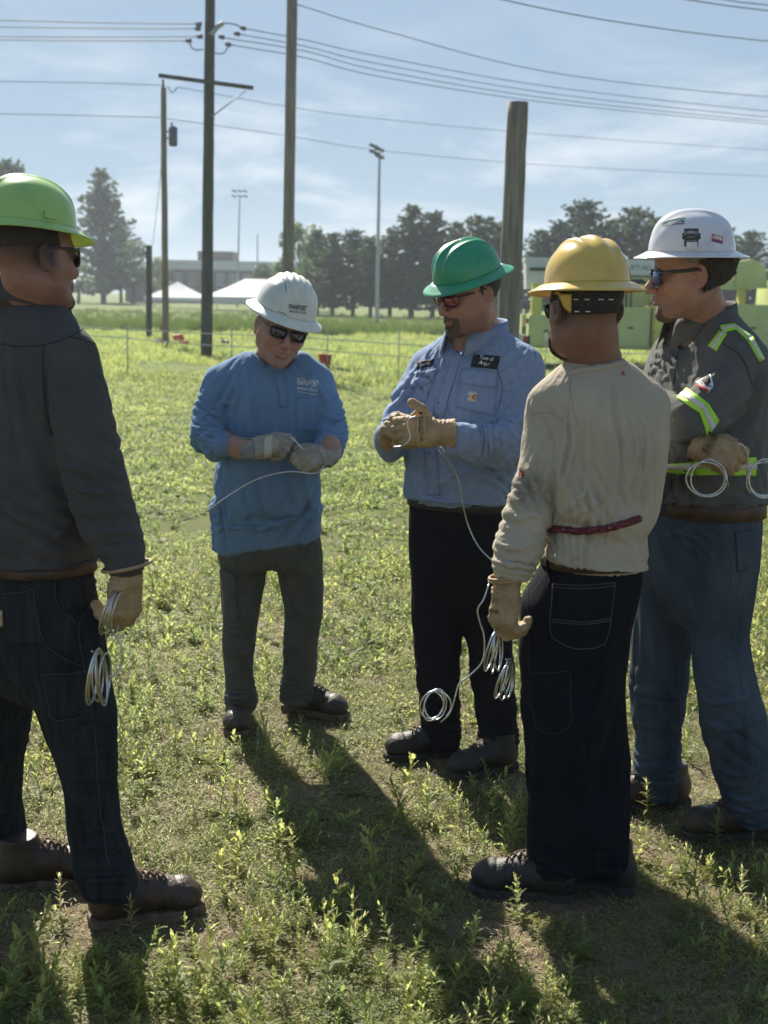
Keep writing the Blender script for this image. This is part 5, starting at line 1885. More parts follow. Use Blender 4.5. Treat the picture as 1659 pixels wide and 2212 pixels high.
    g.strokes([([(508, 800), (515, 850), (500, 900)], 6, 7), ([(530, 790), (540, 850), (535, 930)], 6, 4), ([(430, 905), (455, 893), (490, 905)], 5, 7), ([(424, 930), (455, 915), (485, 925)], 5, 7), ([(422, 955), (445, 940), (470, 940)], 4, 6),
               ([(690, 890), (715, 905), (742, 900)], 5, 7), ([(692, 925), (720, 930), (748, 925)], 5, 7), ([(675, 800), (668, 850), (672, 900)], 6, 5), ([(655, 1020), (668, 1080), (695, 1120)], 7, 7), ([(640, 1020), (642, 1080), (660, 1135)], 7, 4),
               ([(470, 1000), (480, 1060), (470, 1120)], 6, 6), ([(495, 1000), (500, 1080), (492, 1160)], 7, 4), ([(620, 890), (625, 960), (615, 1000)], 6, -3), ([(455, 850), (475, 870), (510, 870)], 5, 5)])
    sh = g.obj('shirt', BLUE, root, 'blue long sleeved henley shirt with small white print on the chest')
    bv = g.bvh()
    patch('placket', bv, [(594, 800), (611, 800), (622, 878), (605, 880)], BLUE, sh, 4, 12, .004, .004)
    patch('chest_pocket', bv, [(640, 857), (686, 860), (684, 935), (640, 930)], BLUE, sh, 8, 10, .003, .003)
    for p in ((598, 806), (607, 832), (617, 853)):
        button(bv, p[0], p[1], mat('shirt_button', (.05, .08, .12), None, .4), sh, .0045)
    L = line_on(bv, [(541, 748), (548, 770), (570, 790), (600, 800), (625, 785), (640, 762)], 40, .002)
    if len(L) > 3:
        MB().tube(L, .009, 8).part('collar', BLUE, sh, True)
    text_on('chest_print', bv, 'FRANKFORT', (664, 828), 46, WHITE_THREAD, sh, -7, height=12, bold=.01)
    text_on('chest_print', bv, 'MUNICIPAL UTILITIES', (664, 841), 44, WHITE_THREAD, sh, -7, height=6, bold=.01)
    seam('chest_print', bv, [[(641, 817), (687, 823)], [(643, 846), (686, 853)]], WHITE_THREAD, sh, .0008, .002)
    for (q, pts) in ((1, [(482, 936), (476, 962), (480, 990)]),):
        pass
    # ---- body
    C = W(608, 708, Y - .17)
    M = frame(18, 11, 13)
    nb = W(592, 778, Y - .07)
    fore = W(515, 968, Y - .27)
    ch = [(np.array([nb, W(588, 860, Y - .04), W(582, 1000, Y), W(583, 1180, Y + .02)]), [.068, .10, .105, .09]),
          (np.array([W(570, 800, Y - .06), PL[1], PL[3], fore, W(548, 968, Y - .28)]), [.040, .038, .033, .033, .031]),
          (np.array([W(620, 800, Y - .06), PR[1], PR[3], W(712, 966, Y - .24), W(705, 975, Y - .27)]), [.040, .038, .033, .033, .031]),
          (np.array([W(530, 1200, Y), W(515, 1370, Y), W(520, 1540, Y + .03)]), [.07, .045, .04]), (np.array([W(640, 1200, Y), W(655, 1370, Y + .06), W(640, 1500, Y + .13)]), [.07, .045, .04])]
    def paint(q, blend, gs, base):
        blend(base * .72, .45 * np.clip((-.055 - q[:, 2]) / .02, 0, 1) * np.clip((q[:, 1] - .02) / .03, 0, 1))      # grey stubble
    body, L = make_body(C, M, ch, (nb, .066), SKIN, root, 1.02, .96, .0, skin=(.37, .215, .160), paint=paint)
    glasses(C, M, 1.02, mat('gunmetal_frame', (.10, .10, .10), None, .3, metal=.8), LENS_DARK, root, (.0295, .0175), .15, .000, .010, .105, .0028)
    hair_piece('hair', C, M, 1.02, lambda q: np.maximum(np.maximum(-.002 - q[:, 2] - .6 * np.clip(-q[:, 1], 0, .1), q[:, 1] - .035), -1), .002, mat('grey_hair', (.16, .13, .11), (.28, .25, .22), .8, 150, .4, 400), root, 0.96, .0, .001)
    # ---- hands
    wr = W(548, 969, Y - .28)
    gl, A, gg = glove('glove', wr, W(640, 946, Y - .33) - wr, np.array([-.15, -.8, .6]), ((45, 38, 20), (62, 62, 30), (68, 72, 40), (72, 78, 40)), GLOVE_GREY, root, .98, 1, ((.75, .35, -.55), (.85, -.05, -.5)), .05, .055, .042, W(515, 968, Y - .27) - wr, label='grey leather work glove pinching the wire end')
    bvg = gg.bvh()
    patch('knuckle_band', bvg, [(573, 928), (590, 925), (588, 985), (570, 990)], mat('pale_canvas', (.50, .49, .43), (.42, .40, .35), .9, 40, .3, 300), gl, 4, 8, .003, .004)
    patch('safety_cuff', bvg, [(518, 944), (548, 943), (550, 994), (520, 996)], CANVAS_GREY, gl, 6, 8, .003, .003)
    wr2 = W(712, 982, Y - .27)
    gl2, A2, gg2 = glove('glove', wr2, W(650, 992, Y - .34) - wr2, np.array([.15, -.85, .5]), ((55, 50, 30), (66, 70, 40), (72, 78, 40), (76, 78, 40)), GLOVE_GREY, root, .98, -1, ((.85, .45, -.35), (.9, .2, -.4)), .05, .05, .042, W(716, 965, Y - .20) - wr2)
    patch('knuckle_band', gg2.bvh(), [(683, 958), (697, 962), (722, 1010), (706, 1020)], mat('pale_canvas_dirty', (.36, .34, .29), (.28, .26, .22), .9, 40, .3, 300), gl2, 4, 8, .003, .004)
    # ---- boots
    boot(W(519, 1560, Y + .06) * np.array([1, 1, 0]), 2, BOOT_BROWN, SOLE, LACE, root, s=1.0)
    p = G(650, 1538); boot((p[0], p[1], 0), 66, BOOT_BROWN, SOLE, LACE, root)
    # ---- hard hat
    SHELL = mat('scuffed_white_shell', (.66, .68, .62), (.52, .55, .50), rough=.42, scale=14, bump=.04, bscale=60, lo=.42, hi=.75, trans=.06, detail=8)
    Ch = L(0, -.010, .060)
    Mh = frame(20, 15, 14)
    hr, shell, hb, Ah = hard_hat(Ch, Mh, 'ridge5', SHELL, 'scuffed white full brim hard hat with black lettering, on the head bent over a wire', 1.0, (.038, .038, .036), BAND_BLACK, .014, .130)
    text_on('hat_print', hb, 'FRANKFORT', (643, 664), 38, INK, hr, -8, height=10.5, bold=.02)
    text_on('hat_print', hb, 'MUNICIPAL UTILITIES', (643, 674), 36, INK, hr, -8, height=5, bold=.01)
    for pts in ([(613, 600), (616, 612), (618, 632)], [(588, 592), (596, 595), (602, 602)], [(570, 592), (578, 588)], [(600, 673), (612, 676), (620, 681)]):
        seam('scuff', hb, [pts], mat('scuff_dark', (.06, .07, .06), None, .9), hr, .0011, .0002, 10)
    return dict(Y=Y, wr=wr, A=A, A2=A2, wr2=wr2)
# ================================================================== person B: green hat, chambray work shirt
def person_b():
    Y = 4.48
    root = thing('person', tuple(G(960, 1625)), 'person in green hard hat and blue button work shirt with dark name patches', 'person', 'workers standing in a circle')
    psi = -34
    yaw = math.radians(psi)
    CHAM = cloth('chambray', (.245, .320, .470), (.195, .265, .410), sc=60, bump=.4, bs=700, trans=.05)
    BLACK = cloth('black_twill', (.0075, .0075, .011), (.012, .012, .016), sc=40, bs=500, sheen=0)
    DARK = mat('dark_button', (.03, .03, .035), None, .4)
    # trousers
    pel = [(998, 1075, 108, 0, .150), (998, 1130, 112, .0, .150), (998, 1200, 113, .0, .145), (1000, 1260, 104, .02, .125), (1000, 1310, 80, .02, .10)]
    st = torso_st(pel, Y, yaw)
    lL = [(945, 1230, .0, 58), (942, 1316, .0, 56), (945, 1380, .0, 52), (946, 1444, .0, 49), (950, 1520, .04, 46), (952, 1577, .06, 45), (952, 1606, .06, 46)]
    lR = [(1050, 1230, .0, 58), (1055, 1330, -.02, 55), (1062, 1434, -.04, 50), (1070, 1520, -.04, 47), (1076, 1590, -.04, 46), (1078, 1640, -.04, 46)]
    PL, RL = axis_pts(lL, Y); PR, RR = axis_pts(lR, Y)
    RL, RR = [r * 0.94 for r in RL], [r * 0.94 for r in RR]      # the cloth grows a little as it settles
    fl = shirt_field([PL, PR], .0112, .115, st)
    fl.loft(st, yaw, 2.3, .02)
    fl.chain(PL, RL, .03); fl.chain(PR, RR, .03)
    fl.plane_cut(W(952, 1618, Y + .06), (.0, .0, -1))
    g = Garment(fl, 3)
    yield [(g, [(998, 1090, Y, 115), (952, 1612, Y + .06, 45), (1078, 1640, Y - .04, 40)], 0.05)]
    g.folds([(942, 1420, 60, 75, 22, 6), (950, 1560, 50, 85, 18, 9, .05), (1065, 1450, 60, 105, 22, 6), (1078, 1600, 50, 95, 16, 9), (1000, 1250, 60, 30, 24, 4)], Y, 31)
    tr = g.obj('trousers', BLACK, root)
    belt_band([(998, 1068, 110, 0, .152), (998, 1092, 110, 0, .152)], Y, yaw, BELT_BLACK, root, .006)
    bvt = g.bvh()
    bk = [hit(px, py, bvt) for px, py in ((962, 1076), (1000, 1079), (1002, 1088), (968, 1088))]
    if all(b is not None for b in bk):
        P = [b[0] + np.array([-.012, -.016, 0]) for b in bk]
        MB().tube(P + P[:2], .0032, 6, False).part('belt_buckle', STEEL, root, True)
    # shirt
    tor = [(998, 1086, 104, .0, .158), (998, 1062, 116, .0, .170), (1003, 1010, 124, .0, .180), (1008, 930, 127, .0, .180), (1018, 860, 124, .0, .168), (1028, 800, 118, .0, .145), (1034, 765, 104, .0, .118), (1036, 738, 76, .0, .092), (1036, 715, 50, .0, .075)]
    st = torso_st(tor, Y, yaw)
    aL = [(1075, 765, -.04, 40), (1126, 792, -.08, 48), (1132, 860, -.12, 46), (1122, 925, -.20, 44), (1095, 955, -.26, 41), (1040, 952, -.30, 38), (990, 946, -.33, 34), (966, 945, -.34, 31)]
    aR = [(985, 755, .06, 36), (928, 792, .10, 42), (890, 855, .06, 40), (862, 915, .0, 38), (850, 945, -.06, 36), (842, 948, -.16, 33), (838, 942, -.22, 30)]
    PL, RL = axis_pts(aL, Y); PR, RR = axis_pts(aR, Y)
    fl = shirt_field([PL, PR], .0112, .115, st)
    fl.loft(st, yaw, 2.35, .02)
    fl.chain(PL[:2], RL[:2], .05); fl.chain(PR[:2], RR[:2], .05)
    fl.chain(PL[1:], RL[1:], .014); fl.chain(PR[1:], RR[1:], .014)
    cd = PL[-1] - PL[-2]; fl.plane_cut(PL[-1] + cd / np.linalg.norm(cd) * .012, cd, .12)
    fl.cone(W(1006, 722, Y - .05), W(1030, 690, Y + .0), .062, .078, .01, 's')
    g = Garment(fl, 2)
    yield [(g, [(1036, 725, Y, 85), (998, 1074, Y, 'below'), (968, 945, Y - .34, 26), (838, 942, Y - .22, 28)], 0.07)]
    g.folds([(1120, 900, 60, 60, 22, 8, -.15), (1105, 960, 55, 35, 18, 10, -.25), (1040, 955, 50, 10, 14, 7, -.3), (1130, 840, 50, 80, 24, 6, -.12), (870, 870, 40, 130, 16, 8, .05), (848, 935, 30, 90, 12, 9, -.05),
             (930, 830, 50, 20, 18, 6), (960, 900, 70, 15, 26, 5, -.15), (1030, 1030, 90, 50, 26, 7, -.15), (930, 1030, 70, 120, 22, 6, -.15), (1090, 1030, 60, 60, 20, 7, -.1), (1070, 800, 60, 120, 30, 5, -.08)], Y, 41, 1.6)
    g.strokes([([(1000, 760), (990, 820), (965, 880)], 5, 5), ([(930, 750), (912, 800), (905, 850)], 5, 7), ([(945, 750), (935, 800), (935, 850)], 5, 6), ([(960, 760), (955, 800), (958, 840)], 5, 5), ([(880, 820), (868, 860), (862, 880)], 5, 6),
               ([(1160, 800), (1120, 860), (1085, 905)], 6, 7), ([(1165, 850), (1130, 900), (1090, 930)], 6, 7), ([(1040, 920), (1055, 945), (1060, 985)], 5, 7), ([(1070, 915), (1080, 945), (1085, 990)], 5, 7), ([(1010, 920), (1015, 950), (1012, 985)], 5, 4),
               ([(900, 1060), (950, 1040), (1000, 1050)], 6, 5), ([(960, 1030), (1020, 1020), (1090, 1050)], 6, 6), ([(940, 950), (930, 1000), (905, 1050)], 6, 4), ([(1130, 745), (1140, 760), (1128, 775)], 5, 5)])
    sh = g.obj('shirt', CHAM, root, 'blue button front work shirt with dark name patches and flap pockets')
    bv = g.bvh()
    collar(W(1030, 716, Y + .005), psi - 6, CHAM, sh, .093, .098, .050, .056, 24, .040, .020, -6)
    patch('placket', bv, [(980, 765), (1000, 762), (958, 900), (934, 898)], CHAM, sh, 4, 14, .004, .003)
    patch('placket', bv, [(918, 975), (944, 975), (950, 1070), (926, 1072)], CHAM, sh, 4, 10, .004, .003)
    for p in ((988, 774), (969, 823), (949, 871), (929, 979), (935, 1032)):
        button(bv, p[0], p[1], DARK, sh)
    PATCH = mat('black_patch', (.010, .014, .016), (.016, .02, .022), .8, 90)
    EDGE = mat('patch_edge', (.05, .10, .09), None, .9)
    p1 = patch('name_patch', bv, [(1024, 767), (1080, 770), (1074, 798), (1018, 793)], PATCH, sh, 8, 5, .005, .004)
    text_on('patch_lettering', bv, 'Town of', (1052, 775), 27, WHITE_THREAD, p1, -6, .35, .0065, 8.5, bold=.008)
    text_on('patch_lettering', bv, 'Argos', (1046, 786), 22, WHITE_THREAD, p1, -6, .35, .0065, 9, bold=.008)
    p2 = patch('name_patch', bv, [(902, 782), (937, 776), (933, 791), (901, 798)], PATCH, sh, 6, 4, .005, .004)
    text_on('patch_lettering', bv, 'Joseph', (918, 787), 26, WHITE_THREAD, p2, 9, .35, .0065, 8.5, bold=.008)
    pk = patch('chest_pocket', bv, [(996, 815), (1074, 825), (1070, 900), (985, 880)], CHAM, sh, 8, 9, .004, .003)
    fp = patch('pocket_flap', bv, [(998, 798), (1075, 806), (1072, 840), (993, 828)], CHAM, sh, 8, 5, .008, .004)
    button(bv, 1027, 826, DARK, fp, .006)
    patch('chest_pocket', bv, [(896, 818), (940, 808), (920, 868), (890, 865)], CHAM, sh, 6, 8, .004, .003)
    fp = patch('pocket_flap', bv, [(898, 804), (944, 798), (928, 830), (886, 840)], CHAM, sh, 6, 5, .008, .004)
    button(bv, 905, 830, DARK, fp, .005)
    tag = patch('brand_tag', bv, [(1012, 846), (1031, 848), (1029, 869), (1010, 867)], mat('white_tag', (.55, .53, .48), None, .8), sh, 4, 4, .0065, .003)
    text_on('tag_mark', bv, 'C', (1025, 858), 9, mat('orange_print', (.50, .16, .03), None, .8), tag, -8, 0, .0082, 11, bold=.09)
    text_on('tag_mark', bv, 'FR', (1015, 856), 5, INK, tag, -8, 0, .0082, 5)
    seam('seam', bv, [[(1090, 695), (1120, 712), (1145, 740), (1158, 770)], [(1075, 800), (1085, 840), (1075, 890)], [(1042, 918), (1047, 950), (1040, 988)]], mat('cham_dark', (.06, .10, .20), None, .9), sh, .0014)
    # T-shirt at the neck, body
    C = W(1013, 631, Y - .13)
    M = frame(-58, 15, 3)
    s = 1.04
    nb = W(1030, 720, Y + .0)
    ch = [(np.array([nb, W(1020, 800, Y), W(1008, 930, Y), W(998, 1150, Y)]), [.080, .10, .125, .09]),
          (np.array([W(1050, 770, Y), PL[1], PL[3], PL[5], W(950, 940, Y - .35)]), [.040, .040, .036, .034, .032]),
          (np.array([W(1000, 770, Y + .04), PR[1], PR[3], PR[5], W(838, 935, Y - .25)]), [.038, .038, .034, .034, .032]),
          (np.array([W(950, 1230, Y), W(946, 1444, Y), W(955, 1590, Y + .06)]), [.055, .04, .035]), (np.array([W(1050, 1230, Y), W(1063, 1434, Y - .04), W(1078, 1620, Y - .04)]), [.055, .04, .035])]
    def paint(q, blend, gs, base):
        st_ = np.clip((-.035 - q[:, 2] - .25 * np.clip(q[:, 1] - .02, -.05, .1)) / .03, 0, 1) * np.clip((q[:, 1] + .005) / .025, 0, 1) * np.clip((q[:, 2] + .135) / .015, 0, 1)
        blend(base * np.array([.38, .36, .38]), .62 * st_)
    body, L = make_body(C, M, ch, (nb, .078), SKIN, root, s, 1.12, .010, skin=(.33, .19, .140), paint=paint)
    def beard(q):
        ax = np.abs(q[:, 0])
        low = np.maximum(np.maximum(q[:, 2] + .080 + .0 * ax, -.128 - q[:, 2]), .045 - q[:, 1])
        sides = np.maximum(ax - .036, low)
        mou = np.maximum(np.maximum(ax - .031, q[:, 2] + .052 + .25 * ax), np.maximum(-.069 - q[:, 2], .07 - q[:, 1]))
        cor = np.maximum(np.maximum(np.abs(ax - .030) - .009, q[:, 2] + .062), np.maximum(-.10 - q[:, 2], .055 - q[:, 1]))
        return np.minimum(np.minimum(sides, mou), cor)
    hair_piece('beard', C, M, s, beard, .0014, mat('brown_beard', (.075, .048, .036), (.13, .085, .06), .8, 190, .6, 600), root, 1.12, .010, .002)
    hair_piece('hair', C, M, s, lambda q: np.maximum(np.maximum(-.012 - q[:, 2] - .5 * np.clip(-q[:, 1], 0, .1), q[:, 1] - .012), -1), .0025, HAIR, root, 1.12, .010, .0012)
    RED = mat('red_mirror_lens', (.16, .012, .020), None, .08, spec=.9, coat=.6)
    glasses(C, M, s, FRAME_BLACK, RED, root, (.031, .0185), .35, .000, .016, .106)
    patch('undershirt', bv, [(984, 738), (1000, 736), (992, 762), (986, 760)], BLACK, root, 3, 3, .001, .002)
    # gloves
    wr = W(842, 948, Y - .22)
    gl, A, gg = glove('glove', wr, np.array([.05, -.75, .55]), np.array([-.55, -.25, .75]), ((62, 70, 35), (68, 78, 40), (72, 80, 40), (74, 80, 40)), GLOVE_TAN, root, 1.08, 1, ((.55, .75, -.35), (.9, .2, -.2)), .06, .06, .045, W(850, 960, Y - .10) - wr, fold=1.6, fr=1.08)
    wr2 = W(948, 935, Y - .36)
    gl2, A2, gg2 = glove('glove', wr2, np.array([-1, -.15, .06]), np.array([-.05, -.95, .30]), ((50, 60, 30), (58, 70, 35), (64, 76, 40), (68, 78, 40)), GLOVE_TAN, root, 1.06, -1, ((.55, .80, -.10), (.85, .55, -.2)), .06, .05, .050, np.array([1, .12, -.04]), fold=1.6, label='tan leather work glove printed with black capitals on the back', fr=1.08)
    bg = gg2.bvh()
    pad = patch('knuckle_pad', bg, [(899, 891), (919, 891), (920, 964), (899, 966)], mat('pale_tan', (.44, .31, .17), (.36, .25, .13), .75, 40), gl2, 4, 10, .002, .003)
    text_on('glove_print', bg, 'YOUNGSTOWN', (909, 929), 54, INK, gl2, -90, 0, .0052, 10)
    # boots
    p = G(948, 1636); boot((p[0], p[1] + .02, 0), -74, BOOT_DARK, SOLE_DARK, LACE, root, s=.98)
    p = G(1075, 1668); boot((p[0], p[1] + .02, 0), -60, BOOT_DARK, SOLE_DARK, LACE, root, s=.96)
    SHELL = mat('green_shell', (.022, .285, .140), (.020, .200, .105), rough=.38, scale=16, lo=.48, hi=.75, detail=9, trans=.05, coat=.2)
    hr, shell, hb, Ah = hard_hat(L(0, -.004, .054), frame(-62, 20, 3), 'ridge3', SHELL, 'green ridged full brim hard hat on the worker in the blue patch shirt', 1.0, (.040, .040, .038), BAND_BLACK, .012, .112)
    return dict(Y=Y, wr=wr, wr2=wr2, A=A, A2=A2)
# ================================================================== person C: lime hat, charcoal shirt, at the left edge
def person_c():
    Y = 3.25
    root = thing('person', tuple(G(150, 1985)), 'person in lime green hard hat and charcoal shirt, back turned at the left edge', 'person', 'workers standing in a circle')
    psi = 140
    yaw = math.radians(psi)
    CHAR = cloth('charcoal_twill', (.078, .077, .076), (.058, .058, .058), sc=10, bump=.35, bs=600)
    DENIM = cloth('dark_washed_denim', (.013, .016, .019), (.030, .035, .040), sc=50, stretch=(1, 1, .10), bs=500, sheen=0)
    pel = [(62, 1205, 138, 0, .135), (62, 1260, 146, 0, .14), (66, 1340, 150, .0, .140), (72, 1420, 135, .0, .125), (76, 1480, 100, 0, .10)]
    st = torso_st(pel, Y, yaw)
    lR = [(140, 1350, -.06, 85), (152, 1450, -.07, 86), (172, 1535, -.08, 84), (191, 1620, -.08, 66), (198, 1700, -.07, 58), (200, 1760, -.06, 58), (218, 1830, -.06, 62), (230, 1880, -.07, 60), (232, 1915, -.07, 58)]
    lL = [(20, 1350, .06, 85), (5, 1450, .10, 75), (-8, 1551, .14, 70), (-16, 1639, .18, 60), (-14, 1727, .20, 58), (8, 1825, .22, 62), (20, 1868, .22, 60), (26, 1895, .22, 64)]
    PL, RL = axis_pts(lL, Y); PR, RR = axis_pts(lR, Y)
    RL, RR = [r * 0.94 for r in RL], [r * 0.94 for r in RR]      # the cloth grows a little as it settles
    fl = shirt_field([PL, PR], .0112, .115, st)
    fl.loft(st, yaw, 2.3, .02)
    fl.chain(PL, RL, .03); fl.chain(PR, RR, .03)
    fl.plane_cut(W(232, 1925, Y - .07), (0, 0, -1), .15); fl.plane_cut(W(20, 1904, Y + .22), (0, 0, -1), .15)
    g = Garment(fl, 3)
    yield [(g, [(62, 1215, Y, 150), (232, 1920, Y - .07, 45), (22, 1897, Y + .22, 45)], 0.05)]
    g.folds([(195, 1620, 60, 70, 24, 6, -.1), (200, 1720, 50, 80, 26, 6, -.1), (225, 1840, 50, 60, 20, 9, -.1), (230, 1890, 40, 90, 16, 10, -.1), (0, 1620, 60, 100, 24, 7, .12), (15, 1830, 50, 80, 20, 9, .2), (150, 1420, 70, 60, 30, 5, -.1), (120, 1530, 50, 30, 22, 6)], Y, 91)
    g.strokes([([(150, 1570), (190, 1555), (240, 1560)], 5, 10), ([(172, 1840), (215, 1825), (265, 1840)], 4, 10), ([(182, 1905), (230, 1898), (280, 1908)], 3, 9), ([(150, 1690), (195, 1680), (248, 1690)], 4, 7), ([(-30, 1640), (0, 1630), (38, 1640)], 4, 9), ([(-30, 1760), (5, 1750), (45, 1765)], 4, 8), ([(170, 1640), (205, 1628), (250, 1632)], 6, 5), ([(180, 1800), (215, 1790), (255, 1810)], 6, 6), ([(180, 1880), (230, 1872), (288, 1890)], 6, 6)])
    tr = g.obj('jeans', DENIM, root)
    bv = g.bvh()
    TH = mat('dark_stitch', (.045, .046, .048), None, .8)
    patch('hammer_pocket', bv, [(92, 1456), (184, 1450), (200, 1545), (118, 1552)], DENIM, tr, 10, 10, .005, .004)
    patch('back_pocket', bv, [(8, 1282), (74, 1272), (98, 1390), (10, 1392)], DENIM, tr, 8, 10, .005, .004)
    seam('stitching', bv, [[(92, 1456), (140, 1455), (184, 1450)], [(92, 1456), (108, 1520), (118, 1552), (165, 1552), (200, 1545)], [(8, 1282), (40, 1280), (74, 1272)], [(74, 1272), (80, 1330), (98, 1390)], [(118, 1232), (120, 1300), (168, 1352)], [(210, 1250), (190, 1310), (168, 1352), (178, 1430), (192, 1500), (205, 1600), (215, 1750), (238, 1880)], [(100, 1395), (140, 1420), (178, 1440)]], TH, tr, .0012, .0055, 50)
    patch('hand_pocket', bv, [(122, 1236), (208, 1246), (186, 1310), (132, 1320)], DENIM, tr, 8, 8, .005, .004)
    tg = patch('pocket_tag', bv, [(0, 1318), (9, 1316), (10, 1350), (0, 1356)], mat('tan_tag', (.40, .32, .2), (.35, .2, .1), .8, 80), tr, 3, 5, .010, .003)
    bb = belt_band([(62, 1198, 140, 0, .137), (62, 1222, 144, 0, .140)], Y, yaw, BELT, root, .004)
    bbv = BVHTree.FromPolygons([v.co[:] for v in bb.data.vertices], [p.vertices[:] for p in bb.data.polygons])
    c = hit(124, 1220, bbv)
    if c:
        MB().box(c[0] + np.array([0, -.003, 0]), (.008, .004, .022)).part('belt_loop', DENIM, root)
    # shirt
    tor = [(64, 1222, 134, 0, .132), (64, 1200, 146, 0, .148), (64, 1130, 142, 0, .148), (62, 1000, 140, 0, .146), (60, 900, 142, 0, .145), (58, 810, 142, 0, .138), (58, 750, 130, 0, .120), (60, 705, 104, 0, .100), (62, 670, 78, 0, .088), (62, 640, 58, 0, .076), (62, 615, 50, 0, .07)]
    st = torso_st(tor, Y, yaw)
    aR = [(110, 715, -.06, 50), (150, 765, -.10, 60), (168, 850, -.12, 66), (188, 940, -.13, 66), (210, 1030, -.14, 64), (234, 1105, -.15, 60), (258, 1165, -.16, 52), (268, 1205, -.17, 45), (270, 1230, -.17, 40)]
    aL = [(10, 715, .08, 50), (-40, 760, .12, 58), (-60, 880, .14, 56), (-60, 1000, .2, 52)]
    PL, RL = axis_pts(aL, Y); PR, RR = axis_pts(aR, Y)
    fl = shirt_field([PL, PR], .0112, .115, st)
    fl.loft(st, yaw, 2.4, .02)
    fl.chain(PL[:2], RL[:2], .06); fl.chain(PR[:2], RR[:2], .06)
    fl.chain(PL[1:], RL[1:], .012); fl.chain(PR[1:], RR[1:], .012)
    cd = PR[-1] - PR[-2]; fl.plane_cut(PR[-1] + cd / np.linalg.norm(cd) * .012, cd, .10)
    fl.cone(W(66, 640, Y), W(66, 600, Y), .060, .074, .008, 's')
    g = Garment(fl, 2)
    yield [(g, [(62, 645, Y, 100), (64, 1204, Y, 'below'), (270, 1228, Y - .17, 38)], 0.06)]
    g.folds([(190, 960, 70, 60, 34, 6, -.12), (215, 1050, 60, 70, 26, 8, -.14), (250, 1130, 50, 60, 24, 9, -.15), (262, 1195, 36, 80, 16, 8, -.16), (160, 850, 60, 120, 34, 5, -.1), (50, 1000, 130, 15, 50, 5, -.1), (90, 1120, 90, 60, 34, 6, -.1), (60, 850, 90, 5, 34, 4, -.1)], Y, 101, 1.6)
    g.strokes([([(100, 780), (98, 850), (105, 920), (130, 980)], 6, -7), ([(112, 790), (112, 860), (122, 930)], 7, 5), ([(135, 985), (160, 1010), (230, 1020)], 7, 6), ([(150, 1040), (190, 1062), (265, 1060)], 7, 7), ([(150, 1090), (200, 1110), (290, 1100)], 7, 7), ([(200, 1150), (245, 1150), (305, 1140)], 6, 7), ([(150, 800), (175, 880), (190, 960)], 7, 4), ([(60, 1190), (120, 1160), (160, 1120)], 7, 5), ([(20, 800), (22, 900), (18, 980)], 8, 4)])
    sh = g.obj('shirt', CHAR, root, 'charcoal long sleeved work shirt with back yoke')
    bv = g.bvh()
    collar(W(64, 640, Y), psi - 4, CHAR, sh, .082, .088, .040, .050, 20, .036, .016, 2)
    seam('seam', bv, [[(0, 742), (40, 748), (95, 745), (150, 728), (190, 700)], [(95, 745), (92, 800), (98, 880), (112, 940)], [(150, 728), (185, 735), (212, 745)]], mat('char_seam', (.028, .029, .031), None, .9), sh, .0018)
    cf = patch('cuff', bv, [(228, 1178), (308, 1168), (308, 1236), (240, 1240)], CHAR, sh, 8, 8, .005, .004)
    # body
    C = W(70, 553, Y - .06)
    M = frame(134, 1, 5)
    s = 1.0
    nb = W(64, 640, Y)
    ch = [(np.array([nb, W(60, 760, Y), W(62, 950, Y), W(64, 1200, Y)]), [.080, .10, .105, .10]),
          (np.array([W(100, 730, Y - .05), PR[1], PR[3], PR[5], W(272, 1240, Y - .17)]), [.040, .042, .040, .036, .032]),
          (np.array([W(20, 730, Y + .08), PL[1], PL[2], PL[3]]), [.05, .05, .045, .04]),
          (np.array([W(130, 1380, Y - .06), W(185, 1600, Y - .08), W(230, 1890, Y - .07)]), [.06, .045, .035]), (np.array([W(20, 1380, Y + .06), W(-10, 1600, Y + .16), W(20, 1850, Y + .22)]), [.06, .045, .035])]
    def paint(q, blend, gs, base):
        hz = np.clip((q[:, 2] + .070 + .35 * q[:, 1]) / .05, 0, 1) * np.clip((.030 - q[:, 1]) / .025, 0, 1)
        blend(np.array([.024, .018, .016]), .80 * hz)
        blend(base * np.array([.5, .48, .5]), .45 * np.clip((-.055 - q[:, 2]) / .03, 0, 1) * np.clip((q[:, 1] + .0) / .03, 0, 1))
    body, L = make_body(C, M, ch, (nb, .076), SKIN, root, s, .95, .0, skin=(.30, .170, .125), paint=paint)
    hair_piece('hair', C, M, s, lambda q: np.maximum(.012 - q[:, 2], q[:, 1] - .03), .002, HAIR, root, .95, .0, .0006)
    hair_piece('beard', C, M, s, lambda q: np.maximum(np.maximum(q[:, 2] + .100, -.14 - q[:, 2]), np.maximum(.055 - q[:, 1], np.abs(q[:, 0]) - .024)), .0035, BEARD, root, .95, .0, .002)
    glasses(C, M, s, FRAME_BLACK, LENS_DARK, root, (.032, .020), .35, .0, .016, .106, .004)
    wr = W(274, 1240, Y - .17)
    gl, A, gg = glove('glove', wr, np.array([-.06, .12, -1]), np.array([.80, -.55, .0]), ((34, 48, 28), (40, 54, 30), (46, 58, 30), (52, 60, 30)), GLOVE_TAN, root, 1.06, 1, ((.6, .2, -.75), (.8, -.2, -.6)), .05, .035, .044, np.array([-.05, .0, 1]), fold=1.5, label='tan leather work glove hanging with bright wire loops', fr=1.1)
    ring = [wr + np.array([.058 * math.cos(t), .052 * math.sin(t), .020 + .012 * math.cos(t)]) for t in np.linspace(0, 2 * math.pi, 32)]
    MB().tube(ring, .0045, 8, False).part('glove_cuff', GLOVE_TAN, gl, True)
    p = G(262, 1990); boot((p[0], p[1], 0), 112, BOOT_BROWN, SOLE, LACE, root, s=1.06)
    p = G(58, 1908); boot((p[0], p[1] - .02, 0), 104, BOOT_BROWN, SOLE, LACE, root, s=1.06)
